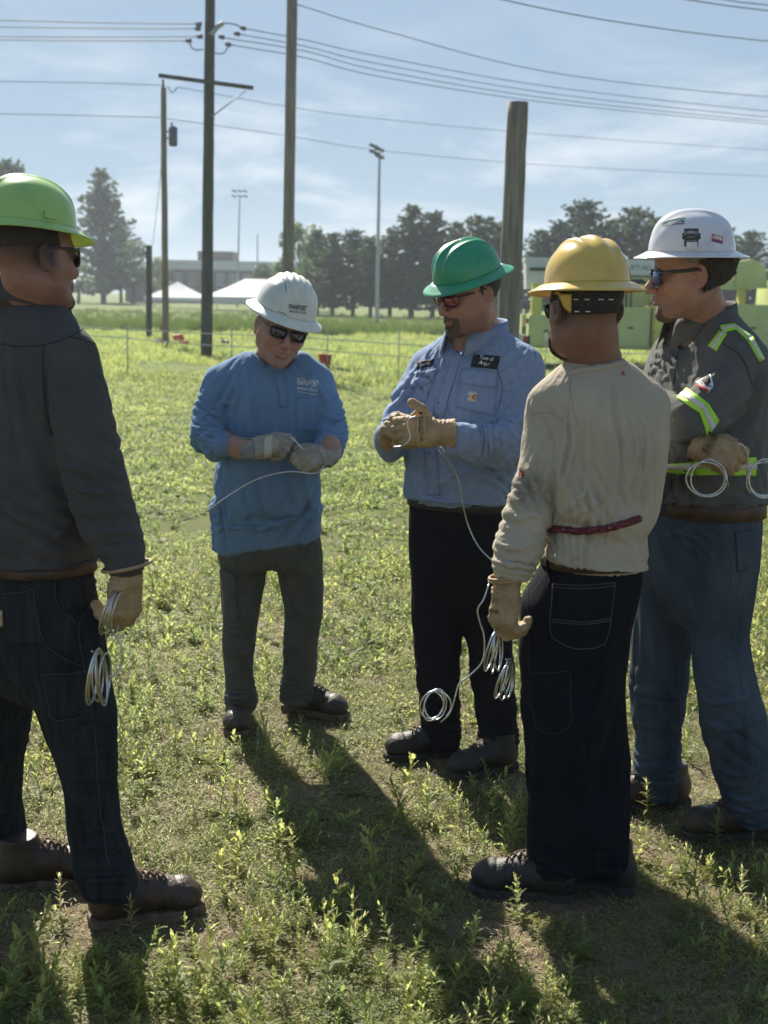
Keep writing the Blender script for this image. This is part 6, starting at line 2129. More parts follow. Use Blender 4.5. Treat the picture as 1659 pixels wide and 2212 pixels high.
    SHELL = mat('lime_shell', (.38, .62, .18), (.29, .48, .15), rough=.30, scale=16, lo=.5, hi=.78, detail=9, coat=.4, trans=.16, tcol=(.85, .90, .05))
    hr, shell, hb, Ah = hard_hat(L(0, -.010, .068), frame(128, 6, 4), 'vee', SHELL, 'lime green hard hat at the left edge on the worker in charcoal', 1.0, (.016, .048, .016), BAND_BLACK, .012, .116)
    return dict(Y=Y, wr=wr, A=A)
# ================================================================== person D: yellow hat, tan shirt, seen from behind
def person_d():
    Y = 3.40
    root = thing('person', tuple(G(1200, 1945)), 'person seen from behind in yellow hard hat, tan long sleeved shirt and dark jeans', 'person', 'workers standing in a circle')
    psi = -166
    yaw = math.radians(psi)
    TAN = cloth('tan_knit', (.47, .42, .325), (.39, .345, .265), sc=7, bump=.3, bs=700, trans=.06)
    nt = TAN.node_tree                      # a dark smear of grease on the left sleeve
    N, Lk = nt.nodes, nt.links
    tc, ds, mr, nz, mu, mx = [N.new(t) for t in ('ShaderNodeTexCoord', 'ShaderNodeVectorMath', 'ShaderNodeMapRange', 'ShaderNodeTexNoise', 'ShaderNodeMath', 'ShaderNodeMixRGB')]
    ds.operation = 'DISTANCE'; ds.inputs[1].default_value = tuple(W(1142, 1062, Y - .08))
    Lk.new(tc.outputs['Object'], ds.inputs[0]); Lk.new(ds.outputs['Value'], mr.inputs['Value'])
    mr.inputs['From Min'].default_value, mr.inputs['From Max'].default_value, mr.inputs['To Min'].default_value, mr.inputs['To Max'].default_value = .015, .075, 1, 0
    Lk.new(tc.outputs['Object'], nz.inputs['Vector']); nz.inputs['Scale'].default_value = 55; nz.inputs['Detail'].default_value = 6
    mu.operation = 'MULTIPLY'; Lk.new(mr.outputs[0], mu.inputs[0]); Lk.new(nz.outputs[0], mu.inputs[1])
    bs_ = N['Principled BSDF']; src_ = bs_.inputs['Base Color'].links[0].from_socket
    Lk.new(mu.outputs[0], mx.inputs['Fac']); Lk.new(src_, mx.inputs['Color1']); mx.inputs['Color2'].default_value = (.06, .055, .05, 1)
    Lk.new(mx.outputs[0], bs_.inputs['Base Color'])
    DENIM = cloth('dark_denim', (.0045, .0055, .010), (.0075, .009, .015), sc=60, stretch=(1, 1, .12), bs=600, sheen=0)
    THREAD = mat('tan_thread', (.10, .092, .085), None, .8)
    pel = [(1280, 1214, 104, 0, .113), (1268, 1250, 118, 0, .120), (1250, 1300, 128, 0, .125), (1242, 1370, 110, .0, .10)]
    st = torso_st(pel, Y, yaw)
    lL = [(1192, 1310, .0, 70), (1180, 1400, .0, 64), (1180, 1520, .0, 60), (1193, 1640, .0, 63), (1204, 1700, .02, 57), (1200, 1830, .03, 61), (1197, 1890, .03, 60)]
    lR = [(1300, 1310, .02, 72), (1298, 1400, .02, 65), (1292, 1520, .02, 59), (1302, 1640, .03, 63), (1305, 1730, .05, 60), (1303, 1828, .06, 60), (1295, 1896, .06, 58)]
    PL, RL = axis_pts(lL, Y); PR, RR = axis_pts(lR, Y)
    RL, RR = [r * 0.95 for r in RL], [r * 0.95 for r in RR]      # the cloth grows a little as it settles
    fl = shirt_field([PL, PR], .0100, .115, st)
    fl.loft(st, yaw, 2.4, .02)
    fl.chain(PL, RL, .02); fl.chain(PR, RR, .02)
    fl.plane_cut(W(1240, 1905, Y), (.0, .0, -1))
    g = Garment(fl, 3)
    yield [(g, [(1275, 1222, Y, 110), (1200, 1895, Y + .03, 50), (1296, 1898, Y + .06, 50)], 0.04)]
    g.folds([(1180, 1500, 70, 80, 30, 5), (1200, 1690, 60, 75, 26, 8), (1300, 1690, 60, 105, 26, 8), (1200, 1850, 50, 85, 22, 10), (1300, 1850, 50, 95, 22, 10), (1240, 1420, 70, 20, 30, 4)], Y, 51)
    tr = g.obj('jeans', DENIM, root)
    bv = g.bvh()
    pk = patch('back_pocket', bv, [(1196, 1262), (1328, 1258), (1320, 1375), (1190, 1380)], DENIM, tr, 10, 10, .004, .003)
    seam('stitching', bv, [[(1196, 1262), (1260, 1264), (1328, 1258)], [(1197, 1269), (1260, 1271), (1327, 1265)], [(1196, 1262), (1190, 1340), (1196, 1375), (1240, 1398), (1290, 1396), (1312, 1370), (1328, 1258)], [(1193, 1336), (1260, 1342), (1318, 1334)], [(1194, 1341), (1260, 1347), (1318, 1339)]], THREAD, tr, .0009, .0052, 60)
    seam('stitching', bv, [[(1148, 1453), (1190, 1453), (1232, 1449)], [(1232, 1449), (1232, 1520), (1234, 1560), (1200, 1585), (1160, 1570), (1150, 1520)], [(1140, 1270), (1143, 1400), (1146, 1530)]], mat('dim_thread', (.028, .028, .03), None, .8), tr, .0008, .002, 40)
    bb = belt_band([(1283, 1190, 106, 0, .117), (1281, 1219, 109, 0, .118)], Y, yaw, BELT, root, .005)
    bbv = BVHTree.FromPolygons([v.co[:] for v in bb.data.vertices], [p.vertices[:] for p in bb.data.polygons])
    for px in (1186, 1265, 1345):
        c = hit(px, 1208, bbv)
        q = c[0] if c else W(px, 1208, Y - .12)
        MB().box(q + np.array([0, -.002, -.012]), (.007, .003, .014)).part('belt_loop', DENIM, root)
    # shirt
    tor = [(1281, 1230, 100, 0, .110), (1281, 1212, 108, 0, .118), (1283, 1196, 118, 0, .134), (1284, 1180, 118, 0, .134), (1285, 1150, 108, .0, .118), (1286, 1133, 98, .0, .108), (1292, 1110, 110, 0, .122), (1304, 1060, 119, .0, .130), (1314, 1000, 123, 0, .132), (1316, 920, 126, 0, .130), (1308, 870, 128, 0, .122),
           (1300, 835, 116, .0, .105), (1294, 808, 90, 0, .088), (1291, 790, 62, 0, .074), (1289, 774, 50, 0, .066)]
    st = torso_st(tor, Y, yaw)
    aL = [(1240, 830, .0, 40), (1182, 868, .0, 42), (1174, 940, -.01, 42), (1161, 1024, -.03, 45), (1140, 1110, -.06, 52), (1120, 1180, -.08, 53), (1110, 1222, -.09, 46), (1108, 1244, -.09, 38)]
    aR = [(1350, 830, .02, 40), (1400, 868, .03, 42), (1412, 940, .08, 38), (1405, 1000, .18, 36), (1370, 1020, .28, 32)]
    PL, RL = axis_pts(aL, Y); PR, RR = axis_pts(aR, Y)
    fl = shirt_field([PL, PR], .0095, .115, st)
    fl.loft(st, yaw, 2.4, .02)
    fl.chain(PL[:2], RL[:2], .05); fl.chain(PR[:2], RR[:2], .05)
    fl.chain(PL[1:], RL[1:], .012); fl.chain(PR[1:], RR[1:], .012)
    cd = PL[-1] - PL[-2]; fl.plane_cut(PL[-1] + cd / np.linalg.norm(cd) * .01, cd, .12)
    fl.cone(W(1284, 770, Y - .01), W(1275, 730, Y), .060, .070, .006, 's')
    g = Garment(fl, 2)
    yield [(g, [(1290, 790, Y, 80), (1282, 1210, Y, 'below'), (1286, 1133, Y, 60), (1215, 1138, Y, 34), (1352, 1130, Y, 34), (1108, 1242, Y - .09, 36)], 0.08)]
    g.folds([(1300, 1010, 130, 5, 34, 6, -.1), (1330, 930, 90, 8, 30, 5, -.1), (1285, 1085, 80, 25, 24, 7, -.1), (1370, 1060, 80, 160, 24, 8, -.1), (1280, 1165, 100, 0, 17, 6, -.1), (1140, 1060, 60, 30, 26, 6, -.05), (1130, 1130, 60, 60, 26, 7, -.08), (1118, 1215, 40, 80, 15, 9, -.1),
             (1180, 930, 50, 20, 24, 5), (1390, 900, 60, 40, 22, 6, -.05), (1210, 880, 50, 40, 26, 4, -.05)], Y, 61, 1.15)
    g.strokes([([(1235, 880), (1242, 940), (1225, 1020), (1200, 1090)], 7, 7), ([(1225, 900), (1230, 960), (1212, 1040)], 4, -6), ([(1300, 880), (1310, 960), (1300, 1080)], 7, 4), ([(1360, 900), (1372, 980), (1350, 1090)], 6, 5), ([(1400, 900), (1395, 1000), (1370, 1090)], 6, 6), ([(1330, 930), (1335, 1010), (1320, 1110)], 5, 5), ([(1425, 920), (1415, 1010), (1390, 1100)], 5, 5),
               ([(1215, 1110), (1250, 1075), (1275, 1040)], 7, 6), ([(1240, 1115), (1290, 1085), (1320, 1050)], 6, 6), ([(1270, 1000), (1262, 1060), (1240, 1100)], 6, 4), ([(1090, 1100), (1120, 1120), (1165, 1110)], 7, 4), ([(1075, 1170), (1110, 1185), (1160, 1170)], 7, 5), ([(1080, 1215), (1110, 1222), (1150, 1212)], 5, 6), ([(1165, 880), (1160, 950), (1150, 1020)], 6, 4)])
    sh = g.obj('shirt', TAN, root, 'tan long sleeved work shirt cinched with a dark red cord')
    bv = g.bvh()
    seam('seam', bv, [[(1236, 800), (1232, 830), (1238, 880), (1246, 920)], [(1150, 895), (1180, 890), (1215, 905)], [(1238, 797), (1265, 790), (1300, 788), (1335, 778), (1352, 775)]], mat('tan_seam', (.37, .33, .25), None, .9), sh, .0013)
    L = line_on(bv, [(1230, 808), (1255, 799), (1290, 796), (1325, 789), (1352, 783)], 30, -.002)
    if len(L) > 3:
        MB().tube(L, .009, 8).part('collar', TAN, sh, True)
    text_on('neck_print', bv, 'ARIAT', (1334, 806), 17, mat('grey_print', (.45, .45, .44), None, .8), sh, -3, .2, .0015, 6, bold=.01)
    text_on('neck_print', bv, 'FR', (1346, 807), 7, RED_THREAD, sh, -6, 0, .0015, 10, bold=.02)
    text_on('neck_print', bv, 'FR', (1128, 1026), 12, RED_THREAD, sh, -12, 0, .0018, 17, bold=.03)
    rope = line_on(bv, [(1190, 1143), (1225, 1146), (1270, 1145), (1310, 1140), (1345, 1131), (1378, 1120)], 50, .005)
    rm = mat('dark_red_cord', (.115, .012, .022), (.34, .20, .20), .9, 120, lo=.60, hi=.68, stretch=(1, 1, 2.5))
    MB().tube(rope, .0098, 8).part('waist_cord', rm, root, True)
    # body
    C = W(1266, 662, Y - .05)
    M = frame(-160, 5, 1)
    nb = W(1285, 782, Y + .01)
    ch = [(np.array([nb, W(1300, 880, Y), W(1310, 1000, Y), W(1283, 1200, Y)]), [.066, .085, .085, .06]),
          (np.array([W(1250, 830, Y), PL[1], PL[3], PL[5], W(1100, 1262, Y - .09)]), [.032, .034, .032, .032, .03]),
          (np.array([W(1340, 830, Y), PR[1], PR[3], PR[4]]), [.032, .032, .03, .028]),
          (np.array([W(1200, 1330, Y), W(1180, 1520, Y), W(1197, 1860, Y + .03)]), [.05, .04, .035]), (np.array([W(1290, 1330, Y), W(1292, 1520, Y + .03), W(1295, 1870, Y + .06)]), [.05, .04, .035])]
    def paint(q, blend, gs, base):
        hz = np.clip((q[:, 2] + .075 + .15 * q[:, 1]) / .055, 0, 1) * np.clip((.02 - q[:, 1]) / .02, 0, 1)
        blend(np.array([.035, .026, .022]), .62 * hz)
    body, L = make_body(C, M, ch, (nb, .064), SKIN, root, 1.03, 1.05, .004, skin=(.25, .135, .097), paint=paint)
    hair_piece('hair', C, M, 1.03, lambda q: np.maximum(np.maximum(.008 - q[:, 2], q[:, 1] - .03), -1), .002, HAIR, root, 1.05, .004, .0006)
    hair_piece('beard', C, M, 1.03, lambda q: np.maximum(np.maximum(q[:, 2] + .045 + .35 * np.clip(q[:, 1], 0, .08), .035 - q[:, 1]), -.128 - q[:, 2]), lambda q: .002 + .005 * np.clip((-.06 - q[:, 2]) / .05, 0, 1), BEARD, root, 1.05, .004, .002)
    glasses(C, M, 1.03, FRAME_BLACK, LENS_DARK, root, (.031, .018), .35)
    # glove
    wr = W(1093, 1266, Y - .09)
    gl, A, gg = glove('glove', wr, np.array([-.08, -.06, -1]), np.array([-.80, -.58, .05]), ((38, 50, 28), (42, 55, 30), (46, 58, 30), (50, 60, 30)), GLOVE_TAN, root, 1.0, -1, ((.75, .45, -.35), (.9, -.1, -.4)), .05, .035, .042, np.array([.18, .1, 1]), fold=1.5, label='tan leather work glove with black print, hanging beside dark jeans', fr=1.1)
    bg = gg.bvh()
    text_on('glove_print', bg, 'YOUNGSTOWN', (1063, 1321), 27, INK, gl, -3, 0, .0015, 9, bold=.02)
    text_on('glove_print', bg, 'Coltin', (1066, 1298), 22, INK, gl, 183, .2, .0015, 8)
    mbp = MB()
    for dz in (0, .007):
        ring = [wr + np.array([.006 * math.cos(t) + .046 * math.cos(t) + .008, .045 * math.sin(t), .022 + dz + .010 * math.cos(t)]) for t in np.linspace(0, 2 * math.pi, 30)]
        mbp.tube(ring, .004, 6, False)
    mbp.part('glove_cuff', GLOVE_TAN, gl, True)
    # boots
    p = G(1180, 1938); boot((p[0], p[1], 0), -98, BOOT_DARK, SOLE_DARK, LACE, root, s=1.03)
    p = G(1300, 1938); boot((p[0] + .02, p[1] + .05, 0), -110, BOOT_DARK, SOLE_DARK, LACE, root, s=1.03)
    SHELL = mat('yellow_shell', (.72, .50, .10), (.54, .37, .09), rough=.24, scale=16, lo=.50, hi=.78, detail=9, coat=.5, trans=.10, tcol=(.80, .30, .02), bump=.03, bscale=25)
    Ch = L(0, -.006, .052)
    hr, shell, hb, Ah = hard_hat(Ch, frame(-160, 3, 1), 'ridge3', SHELL, 'glossy yellow ridged full brim hard hat with black webbing below, seen from behind', 1.03, (.040, .040, .036), None, .013, .112)
    # wide webbing at the nape with stitched edges, yellow tab at its left end
    bvb = BVHTree.FromPolygons([v.co[:] for v in body.data.vertices], [p.vertices[:] for p in body.data.polygons])
    nap = patch('nape_strap', bvb, [(1232, 626), (1340, 624), (1332, 672), (1238, 676)], BAND_BLACK, hr, 14, 6, .009, .006)
    patch('strap_tab', bvb, [(1205, 636), (1240, 634), (1238, 672), (1226, 664)], SHELL, hr, 6, 6, .011, .004)
    for row, yy in ((0, 650), (1, 676)):
        for px in ((1244, 1268, 1298, 1320) if row == 0 else (1246, 1270)):
            c = hit(px, yy - 3, bvb)
            if c:
                MB().box(c[0] - ray(px, yy) * .016, (.0055, .002, .0012)).part('strap_stitch', WHITE_THREAD, hr)
    return dict(Y=Y, wr=wr, A=A)
# ================================================================== person E: white hat with stickers, grey shirt with reflective tape
def person_e():
    Y = 3.88
    root = thing('person', tuple(G(1530, 1790)), 'person with crossed arms in grey shirt with lime reflective tape and white stickered hat', 'person', 'workers standing in a circle')
    psi = -66
    yaw = math.radians(psi)
    GREY = cloth('grey_twill', (.118, .120, .114), (.088, .090, .087), sc=12, bump=.35, bs=600)
    DENIM = cloth('worn_blue_denim', (.026, .040, .062), (.082, .106, .138), sc=9, stretch=(1, 1, .35), bs=500, sheen=0)
    pel = [(1512, 1080, 112, 0, .150), (1510, 1130, 117, 0, .156), (1508, 1190, 118, .02, .158), (1504, 1250, 112, .04, .145), (1500, 1310, 90, .06, .11)]
    st = torso_st(pel, Y, yaw)
    lL = [(1450, 1250, .16, 70), (1430, 1350, .18, 68), (1422, 1444, .20, 64), (1422, 1520, .21, 58), (1420, 1648, .22, 54), (1419, 1712, .22, 52)]
    lR = [(1555, 1250, -.02, 70), (1556, 1400, -.04, 64), (1564, 1450, -.05, 66), (1578, 1526, -.05, 72), (1597, 1628, -.04, 69), (1622, 1720, -.03, 64), (1628, 1758, -.02, 64)]
    PL, RL = axis_pts(lL, Y); PR, RR = axis_pts(lR, Y)
    RL, RR = [r * 0.93 for r in RL], [r * 0.93 for r in RR]      # the cloth grows a little as it settles
    fl = shirt_field([PL, PR], .0112, .115, st)
    fl.loft(st, yaw, 2.3, .02)
    fl.chain(PL, RL, .03); fl.chain(PR, RR, .03)
    fl.plane_cut(W(1419, 1722, Y + .22), (0, 0, -1), .16); fl.plane_cut(W(1626, 1770, Y - .03), (0, 0, -1), .16)
    g = Garment(fl, 3)
    yield [(g, [(1512, 1092, Y, 125), (1419, 1715, Y + .22, 45), (1628, 1760, Y - .02, 55)], 0.06)]
    g.folds([(1560, 1450, 70, 70, 30, 6, -.1), (1590, 1600, 70, 60, 30, 7, -.1), (1620, 1720, 50, 80, 22, 9, -.1), (1420, 1500, 60, 85, 26, 7, .15), (1420, 1680, 50, 90, 20, 9, .15), (1470, 1150, 60, 40, 16, 7, -.1), (1440, 1250, 60, 30, 22, 6), (1550, 1200, 60, 130, 26, 5, -.1)], Y, 71)
    g.strokes([([(1410, 1130), (1440, 1180), (1450, 1220)], 5, 8), ([(1505, 1500), (1550, 1520), (1630, 1500)], 5, 9), ([(1520, 1560), (1580, 1575), (1650, 1550)], 5, 8), ([(1545, 1660), (1600, 1675), (1660, 1650)], 4, 9), ([(1560, 1710), (1615, 1728), (1680, 1705)], 4, 10), ([(1568, 1740), (1620, 1752), (1685, 1735)], 3, 9), ([(1372, 1560), (1420, 1572), (1470, 1558)], 4, 8), ([(1372, 1660), (1420, 1672), (1468, 1655)], 4, 9), ([(1372, 1692), (1420, 1700), (1468, 1688)], 3, 9), ([(1430, 1120), (1460, 1150), (1500, 1160)], 5, 6), ([(1500, 1400), (1530, 1350), (1560, 1330)], 6, 5)])
    tr = g.obj('jeans', DENIM, root)
    bv = g.bvh()
    FADE = mat('faded_thread', (.09, .095, .10), None, .8)
    seam('stitching', bv, [[(1452, 1110), (1460, 1140), (1490, 1158), (1540, 1152), (1558, 1138)], [(1572, 1100), (1580, 1250), (1590, 1400), (1612, 1550), (1640, 1740)], [(1466, 1440), (1468, 1560), (1460, 1690)]], FADE, tr, .0011, .001, 50)
    patch('back_pocket', bv, [(1588, 1150), (1624, 1145), (1622, 1225), (1592, 1235)], DENIM, tr, 6, 8, .005, .004)
    bb = belt_band([(1512, 1066, 114, 0, .156), (1511, 1103, 117, 0, .160)], Y, yaw, BELT, root, .005)
    bbv = BVHTree.FromPolygons([v.co[:] for v in bb.data.vertices], [p.vertices[:] for p in bb.data.polygons])
    for px in (1436, 1562):
        c = hit(px, 1088, bbv)
        if c:
            MB().box(c[0] + np.array([0, -.003, 0]), (.007, .004, .027)).part('belt_loop', DENIM, root)
    c = hit(1412, 1085, bbv)
    if c:
        P = [c[0] + np.array(v) for v in ((-.012, -.008, .022), (.012, -.010, .022), (.012, -.010, -.022), (-.012, -.008, -.022))]
        MB().tube(P + P[:2], .004, 6, False).part('belt_buckle', STEEL, root, True)
    # shirt
    tor = [(1514, 1088, 108, 0, .146), (1516, 1068, 120, 0, .164), (1514, 1010, 118, .0, .162), (1518, 930, 118, 0, .164), (1522, 850, 122, 0, .160), (1526, 790, 116, 0, .144), (1530, 750, 98, .0, .114), (1530, 720, 74, 0, .094), (1528, 692, 52, 0, .074), (1526, 668, 44, 0, .068)]
    st = torso_st(tor, Y, yaw)
    aL = [(1560, 745, -.08, 48), (1596, 785, -.13, 54), (1566, 835, -.19, 52), (1526, 875, -.24, 48), (1488, 898, -.26, 44), (1450, 890, -.20, 40), (1420, 870, -.05, 36)]
    aR = [(1470, 760, .12, 44), (1432, 850, .14, 44), (1410, 940, .04, 42), (1440, 965, -.12, 40), (1482, 968, -.22, 36), (1506, 966, -.26, 33)]
    PL, RL = axis_pts(aL, Y); PR, RR = axis_pts(aR, Y)
    fl = shirt_field([PL, PR], .0112, .115, st)
    fl.loft(st, yaw, 2.4, .02)
    fl.chain(PL[:2], RL[:2], .06); fl.chain(PR[:2], RR[:2], .05)
    fl.chain(PL[1:], RL[1:], .012); fl.chain(PR[1:], RR[1:], .012)
    fl.cone(W(1488, 712, Y - .05), W(1515, 668, Y), .055, .074, .01, 's')
    g = Garment(fl, 2)
    yield [(g, [(1528, 690, Y, 85), (1514, 1078, Y, 'below'), (1506, 966, Y - .26, 30)], 0.06)]
    g.folds([(1560, 840, 60, 130, 24, 6, -.2), (1500, 885, 50, 120, 18, 7, -.25), (1450, 960, 50, 60, 18, 8, -.15), (1480, 965, 40, 20, 14, 7, -.22), (1440, 780, 50, 30, 18, 8, -.05), (1460, 740, 40, 20, 16, 6), (1600, 900, 50, 60, 22, 6), (1590, 1030, 70, 20, 26, 6, -.05), (1470, 1040, 70, 10, 22, 7, -.1), (1620, 800, 40, 120, 22, 5)], Y, 81, 1.6)
    g.strokes([([(1425, 760), (1450, 800), (1455, 840)], 5, 6), ([(1440, 745), (1462, 790), (1470, 830)], 5, 6), ([(1405, 780), (1425, 820), (1425, 860)], 5, 6), ([(1630, 860), (1590, 900), (1540, 930)], 6, 7), ([(1640, 900), (1600, 935), (1560, 945)], 6, 6), ([(1440, 940), (1470, 950), (1495, 940)], 5, 5),
               ([(1640, 830), (1600, 870), (1550, 910)], 5, 5), ([(1590, 780), (1560, 800), (1520, 830)], 6, 4), ([(1450, 1020), (1480, 1045), (1530, 1050)], 6, 4)])
    sh = g.obj('shirt', GREY, root, 'grey work shirt with lime and silver reflective tape')
    bv = g.bvh()
    collar(W(1516, 690, Y + .0), psi - 6, GREY, sh, .084, .090, .056, .056, 20, .046, .018, -4)
    def tape(corners, nx, ny, name='reflective_tape', w=(.33, .67), lift=.004):
        tl, tr_, br, bl = [np.array(c_, float) for c_ in corners]
        t = patch(name, bv, corners, HIVIS, sh, nx, ny, lift, .003)
        mid = [tl + (bl - tl) * w[0], tr_ + (br - tr_) * w[0], tr_ + (br - tr_) * w[1], tl + (bl - tl) * w[1]]
        patch('silver_stripe', bv, mid, SILVER, t, nx, max(2, ny // 2), lift + .002, .002)
    # arm band: across the sleeve, in three joined steps
    tape([(1484, 838), (1462, 858), (1505, 920), (1528, 905)][0:1] + [(1530, 872), (1510, 892), (1462, 860)], 8, 6)
    tape([(1530, 872), (1553, 908), (1528, 944), (1510, 890)], 6, 6)
    # shoulder strap over the left shoulder, down the back
    tape([(1530, 748), (1555, 714), (1570, 722), (1548, 760)], 6, 4)
    tape([(1555, 704), (1585, 700), (1592, 712), (1562, 720)], 6, 5)
    tape([(1585, 700), (1625, 728), (1614, 736), (1590, 714)], 6, 5)
    tape([(1625, 728), (1650, 775), (1640, 782), (1614, 737)], 6, 5)
    # waist band
    tape([(1436, 1003), (1500, 998), (1500, 1028), (1436, 1018)], 8, 4, w=(.1, .5))
    tape([(1500, 990), (1566, 992), (1566, 1026), (1500, 1026)], 8, 5, w=(.25, .62))
    tape([(1566, 990), (1632, 988), (1632, 1028), (1566, 1026)], 8, 5, w=(.3, .65))
    seam('seam', bv, [[(1475, 712), (1465, 760), (1455, 830)], [(1560, 742), (1600, 770), (1625, 830)]], mat('grey_seam', (.035, .036, .038), None, .9), sh, .0015)
    # sleeve badge
    badge = patch('sleeve_badge', bv, [(1505, 826), (1536, 810), (1540, 838), (1531, 851)], mat('white_badge', (.75, .75, .75), None, .7), sh, 6, 6, .004, .003)
    patch('badge_mark', bv, [(1516, 824), (1534, 812), (1534, 829), (1526, 836)], mat('badge_black', (.02, .02, .02), None, .8), badge, 4, 4, .0062, .0015)
    text_on('badge_mark', bv, 'Bulwark', (1524, 832), 26, INK, badge, -28, 0, .0066, 6, bold=.02)
    patch('badge_mark', bv, [(1508, 832), (1529, 844), (1528, 849), (1507, 837)], mat('badge_red', (.50, .03, .03), None, .8), badge, 5, 2, .0062, .0015)
    # body
    C = W(1492, 588, Y - .12)
    M = frame(-93, 6, 3)
    s = 1.02
    nb = W(1522, 692, Y + .0)
    ch = [(np.array([nb, W(1525, 800, Y), W(1518, 930, Y), W(1512, 1150, Y)]), [.075, .095, .105, .09]),
          (np.array([W(1550, 760, Y - .04), PL[1], PL[3], PL[5]]), [.040, .042, .038, .032]),
          (np.array([W(1480, 770, Y + .08), PR[1], PR[2], PR[4], W(1512, 966, Y - .27)]), [.040, .038, .036, .034, .032]),
          (np.array([W(1450, 1250, Y + .15), W(1422, 1444, Y + .2), W(1420, 1700, Y + .22)]), [.055, .045, .035]), (np.array([W(1555, 1250, Y), W(1565, 1450, Y - .05), W(1625, 1745, Y - .03)]), [.055, .045, .035])]
    def paint(q, blend, gs, base):
        st_ = np.clip((-.045 - q[:, 2] - .2 * np.clip(q[:, 1] - .02, -.05, .1)) / .03, 0, 1) * np.clip((q[:, 1] - .0) / .03, 0, 1) * np.clip((q[:, 2] + .13) / .015, 0, 1)
        blend(base * np.array([.45, .43, .45]), .55 * st_)
        blend(base * np.array([.4, .38, .4]), .5 * gs((0, .1, -.058), (.03, .03, .007)))
    body, L = make_body(C, M, ch, (nb, .072), SKIN, root, s, .98, .0, skin=(.34, .195, .145), paint=paint, fine=.003, nose=1.07)
    def beard(q):
        ax = np.abs(q[:, 0])
        return np.maximum(np.maximum(q[:, 2] + .090, -.135 - q[:, 2]), np.maximum(.050 - q[:, 1], ax - .028))
    hair_piece('beard', C, M, s, beard, lambda q: .001 + .003 * np.clip((-.10 - q[:, 2]) / .02, 0, 1), mat('brown_goatee', (.07, .045, .034), (.13, .085, .062), .8, 190, .6, 600), root, .98, 0, .0015, 160, 1, 1.07)
    def hair(q):
        low = -.062 - .30 * q[:, 1] - q[:, 2]
        front = q[:, 1] - (-.022 + .35 * np.clip(q[:, 2] + .005, 0, .1))
        return np.maximum(low, front)
    hair_piece('hair', C, M, s, hair, lambda q: np.where(q[:, 2] > .035, .001, .009 + .007 * np.clip((-q[:, 1]) / .08, 0, 1)), HAIR, root, .98, 0, .006, 90)
    BLUEL = mat('blue_mirror_lens', (.015, .035, .20), (.03, .10, .42), .07, spec=.9, coat=.6, scale=40)
    gls = glasses(C, M, s, FRAME_BLACK, BLUEL, root, (.030, .022), .55, -.003, .012, .107, .0055)
    # glove
    wr = W(1512, 964, Y - .28)
    gl, A, gg = glove('glove', wr, np.array([.93, -.10, -.28]), np.array([.10, -.95, .30]), ((40, 62, 35), (50, 70, 38), (58, 76, 40), (62, 76, 40)), GLOVE_TAN, root, 1.0, 1, ((.75, .40, -.50), (.9, .1, -.4)), .10, .03, .040, np.array([-1, .2, .2]), fold=1.5, label='tan leather glove tucked under the crossed arm, gripping wire', fr=1.08)
    bg = gg.bvh()
    pad = patch('knuckle_pad', bg, [(1514, 968), (1540, 936), (1556, 944), (1532, 985)], mat('worn_tan', (.27, .175, .085), (.22, .14, .07), .75, 40), gl, 6, 8, .002, .003)
    text_on('glove_print', bg, 'YOUNGSTOWN', (1534, 960), 42, INK, gl, 52, 0, .0052, 10)
    # boots
    p = G(1420, 1748); boot((p[0] + .03, p[1] + .03, 0), -80, BOOT_BROWN, SOLE_DARK, LACE, root, s=1.05)
    p = G(1610, 1812); boot((p[0] + .02, p[1] + .02, 0), -84, BOOT_BROWN, SOLE_DARK, LACE, root, s=1.05)
    SHELL = mat('glossy_white_shell', (.68, .69, .73), (.50, .50, .52), rough=.25, scale=18, lo=.52, hi=.80, detail=9, coat=.5, trans=.05)
    hr, shell, hb, Ah = hard_hat(L(0, -.004, .054), frame(-96, 1, 3), 'smooth', SHELL, 'glossy white full brim hard hat covered with stickers on the worker with crossed arms', 1.03, (.040, .040, .040), mat('grey_band', (.10, .12, .12), (.16, .18, .18), .5, 30), .008, .112)
    text_on('sticker', hb, 'POLE DANCER', (1455, 483), 48, INK, hr, 9, .15, .001, 9, bold=.02)
    seam('sticker', hb, [[(1434, 480), (1460, 473), (1480, 471)]], mat('sticker_green', (.12, .28, .10), None, .6), hr, .0014, .0006, 12)
    stk = patch('sticker', hb, [(1478, 494), (1509, 494), (1508, 532), (1478, 532)], mat('sticker_black', (.03, .033, .036), (.05, .05, .055), .5, 200), hr, 6, 8, .0012, .001)
    patch('sticker_mark', hb, [(1474, 504), (1513, 504), (1513, 517), (1474, 517)], bpy.data.materials['sticker_black'], stk, 8, 3, .0013, .001)
    GP = mat('sticker_grey', (.42, .44, .44), None, .6)
    text_on('sticker_mark', hb, "LINEMAN'S", (1493, 502), 28, GP, stk, 0, 0, .0026, 7, arc=-3, bold=.02)
    text_on('sticker_mark', hb, 'OLD No.7', (1493, 512), 16, GP, stk, 0, 0, .0026, 4)
    text_on('sticker_mark', hb, 'JAR OF SHINE', (1493, 521), 22, GP, stk, 0, 0, .0026, 4)
    seam('sticker_mark', hb, [[(1482, 526), (1505, 526)], [(1482, 529), (1505, 529)]], GP, stk, .0005, .0022, 8)
    stk = patch('sticker', hb, [(1538, 505), (1561, 511), (1560, 527), (1537, 521)], mat('sticker_red', (.42, .04, .05), None, .5), hr, 5, 4, .0012, .001)
    patch('sticker_mark', hb, [(1538, 518), (1561, 524), (1560, 527), (1537, 521)], mat('sticker_blue', (.05, .09, .28), None, .5), stk, 5, 2, .0016, .001)
    text_on('sticker_mark', hb, '100%', (1549, 514), 20, mat('sticker_white', (.8, .8, .8), None, .5), stk, -13, 0, .0026, 8.5, bold=.03)
    return dict(Y=Y, wr=wr, A=A)

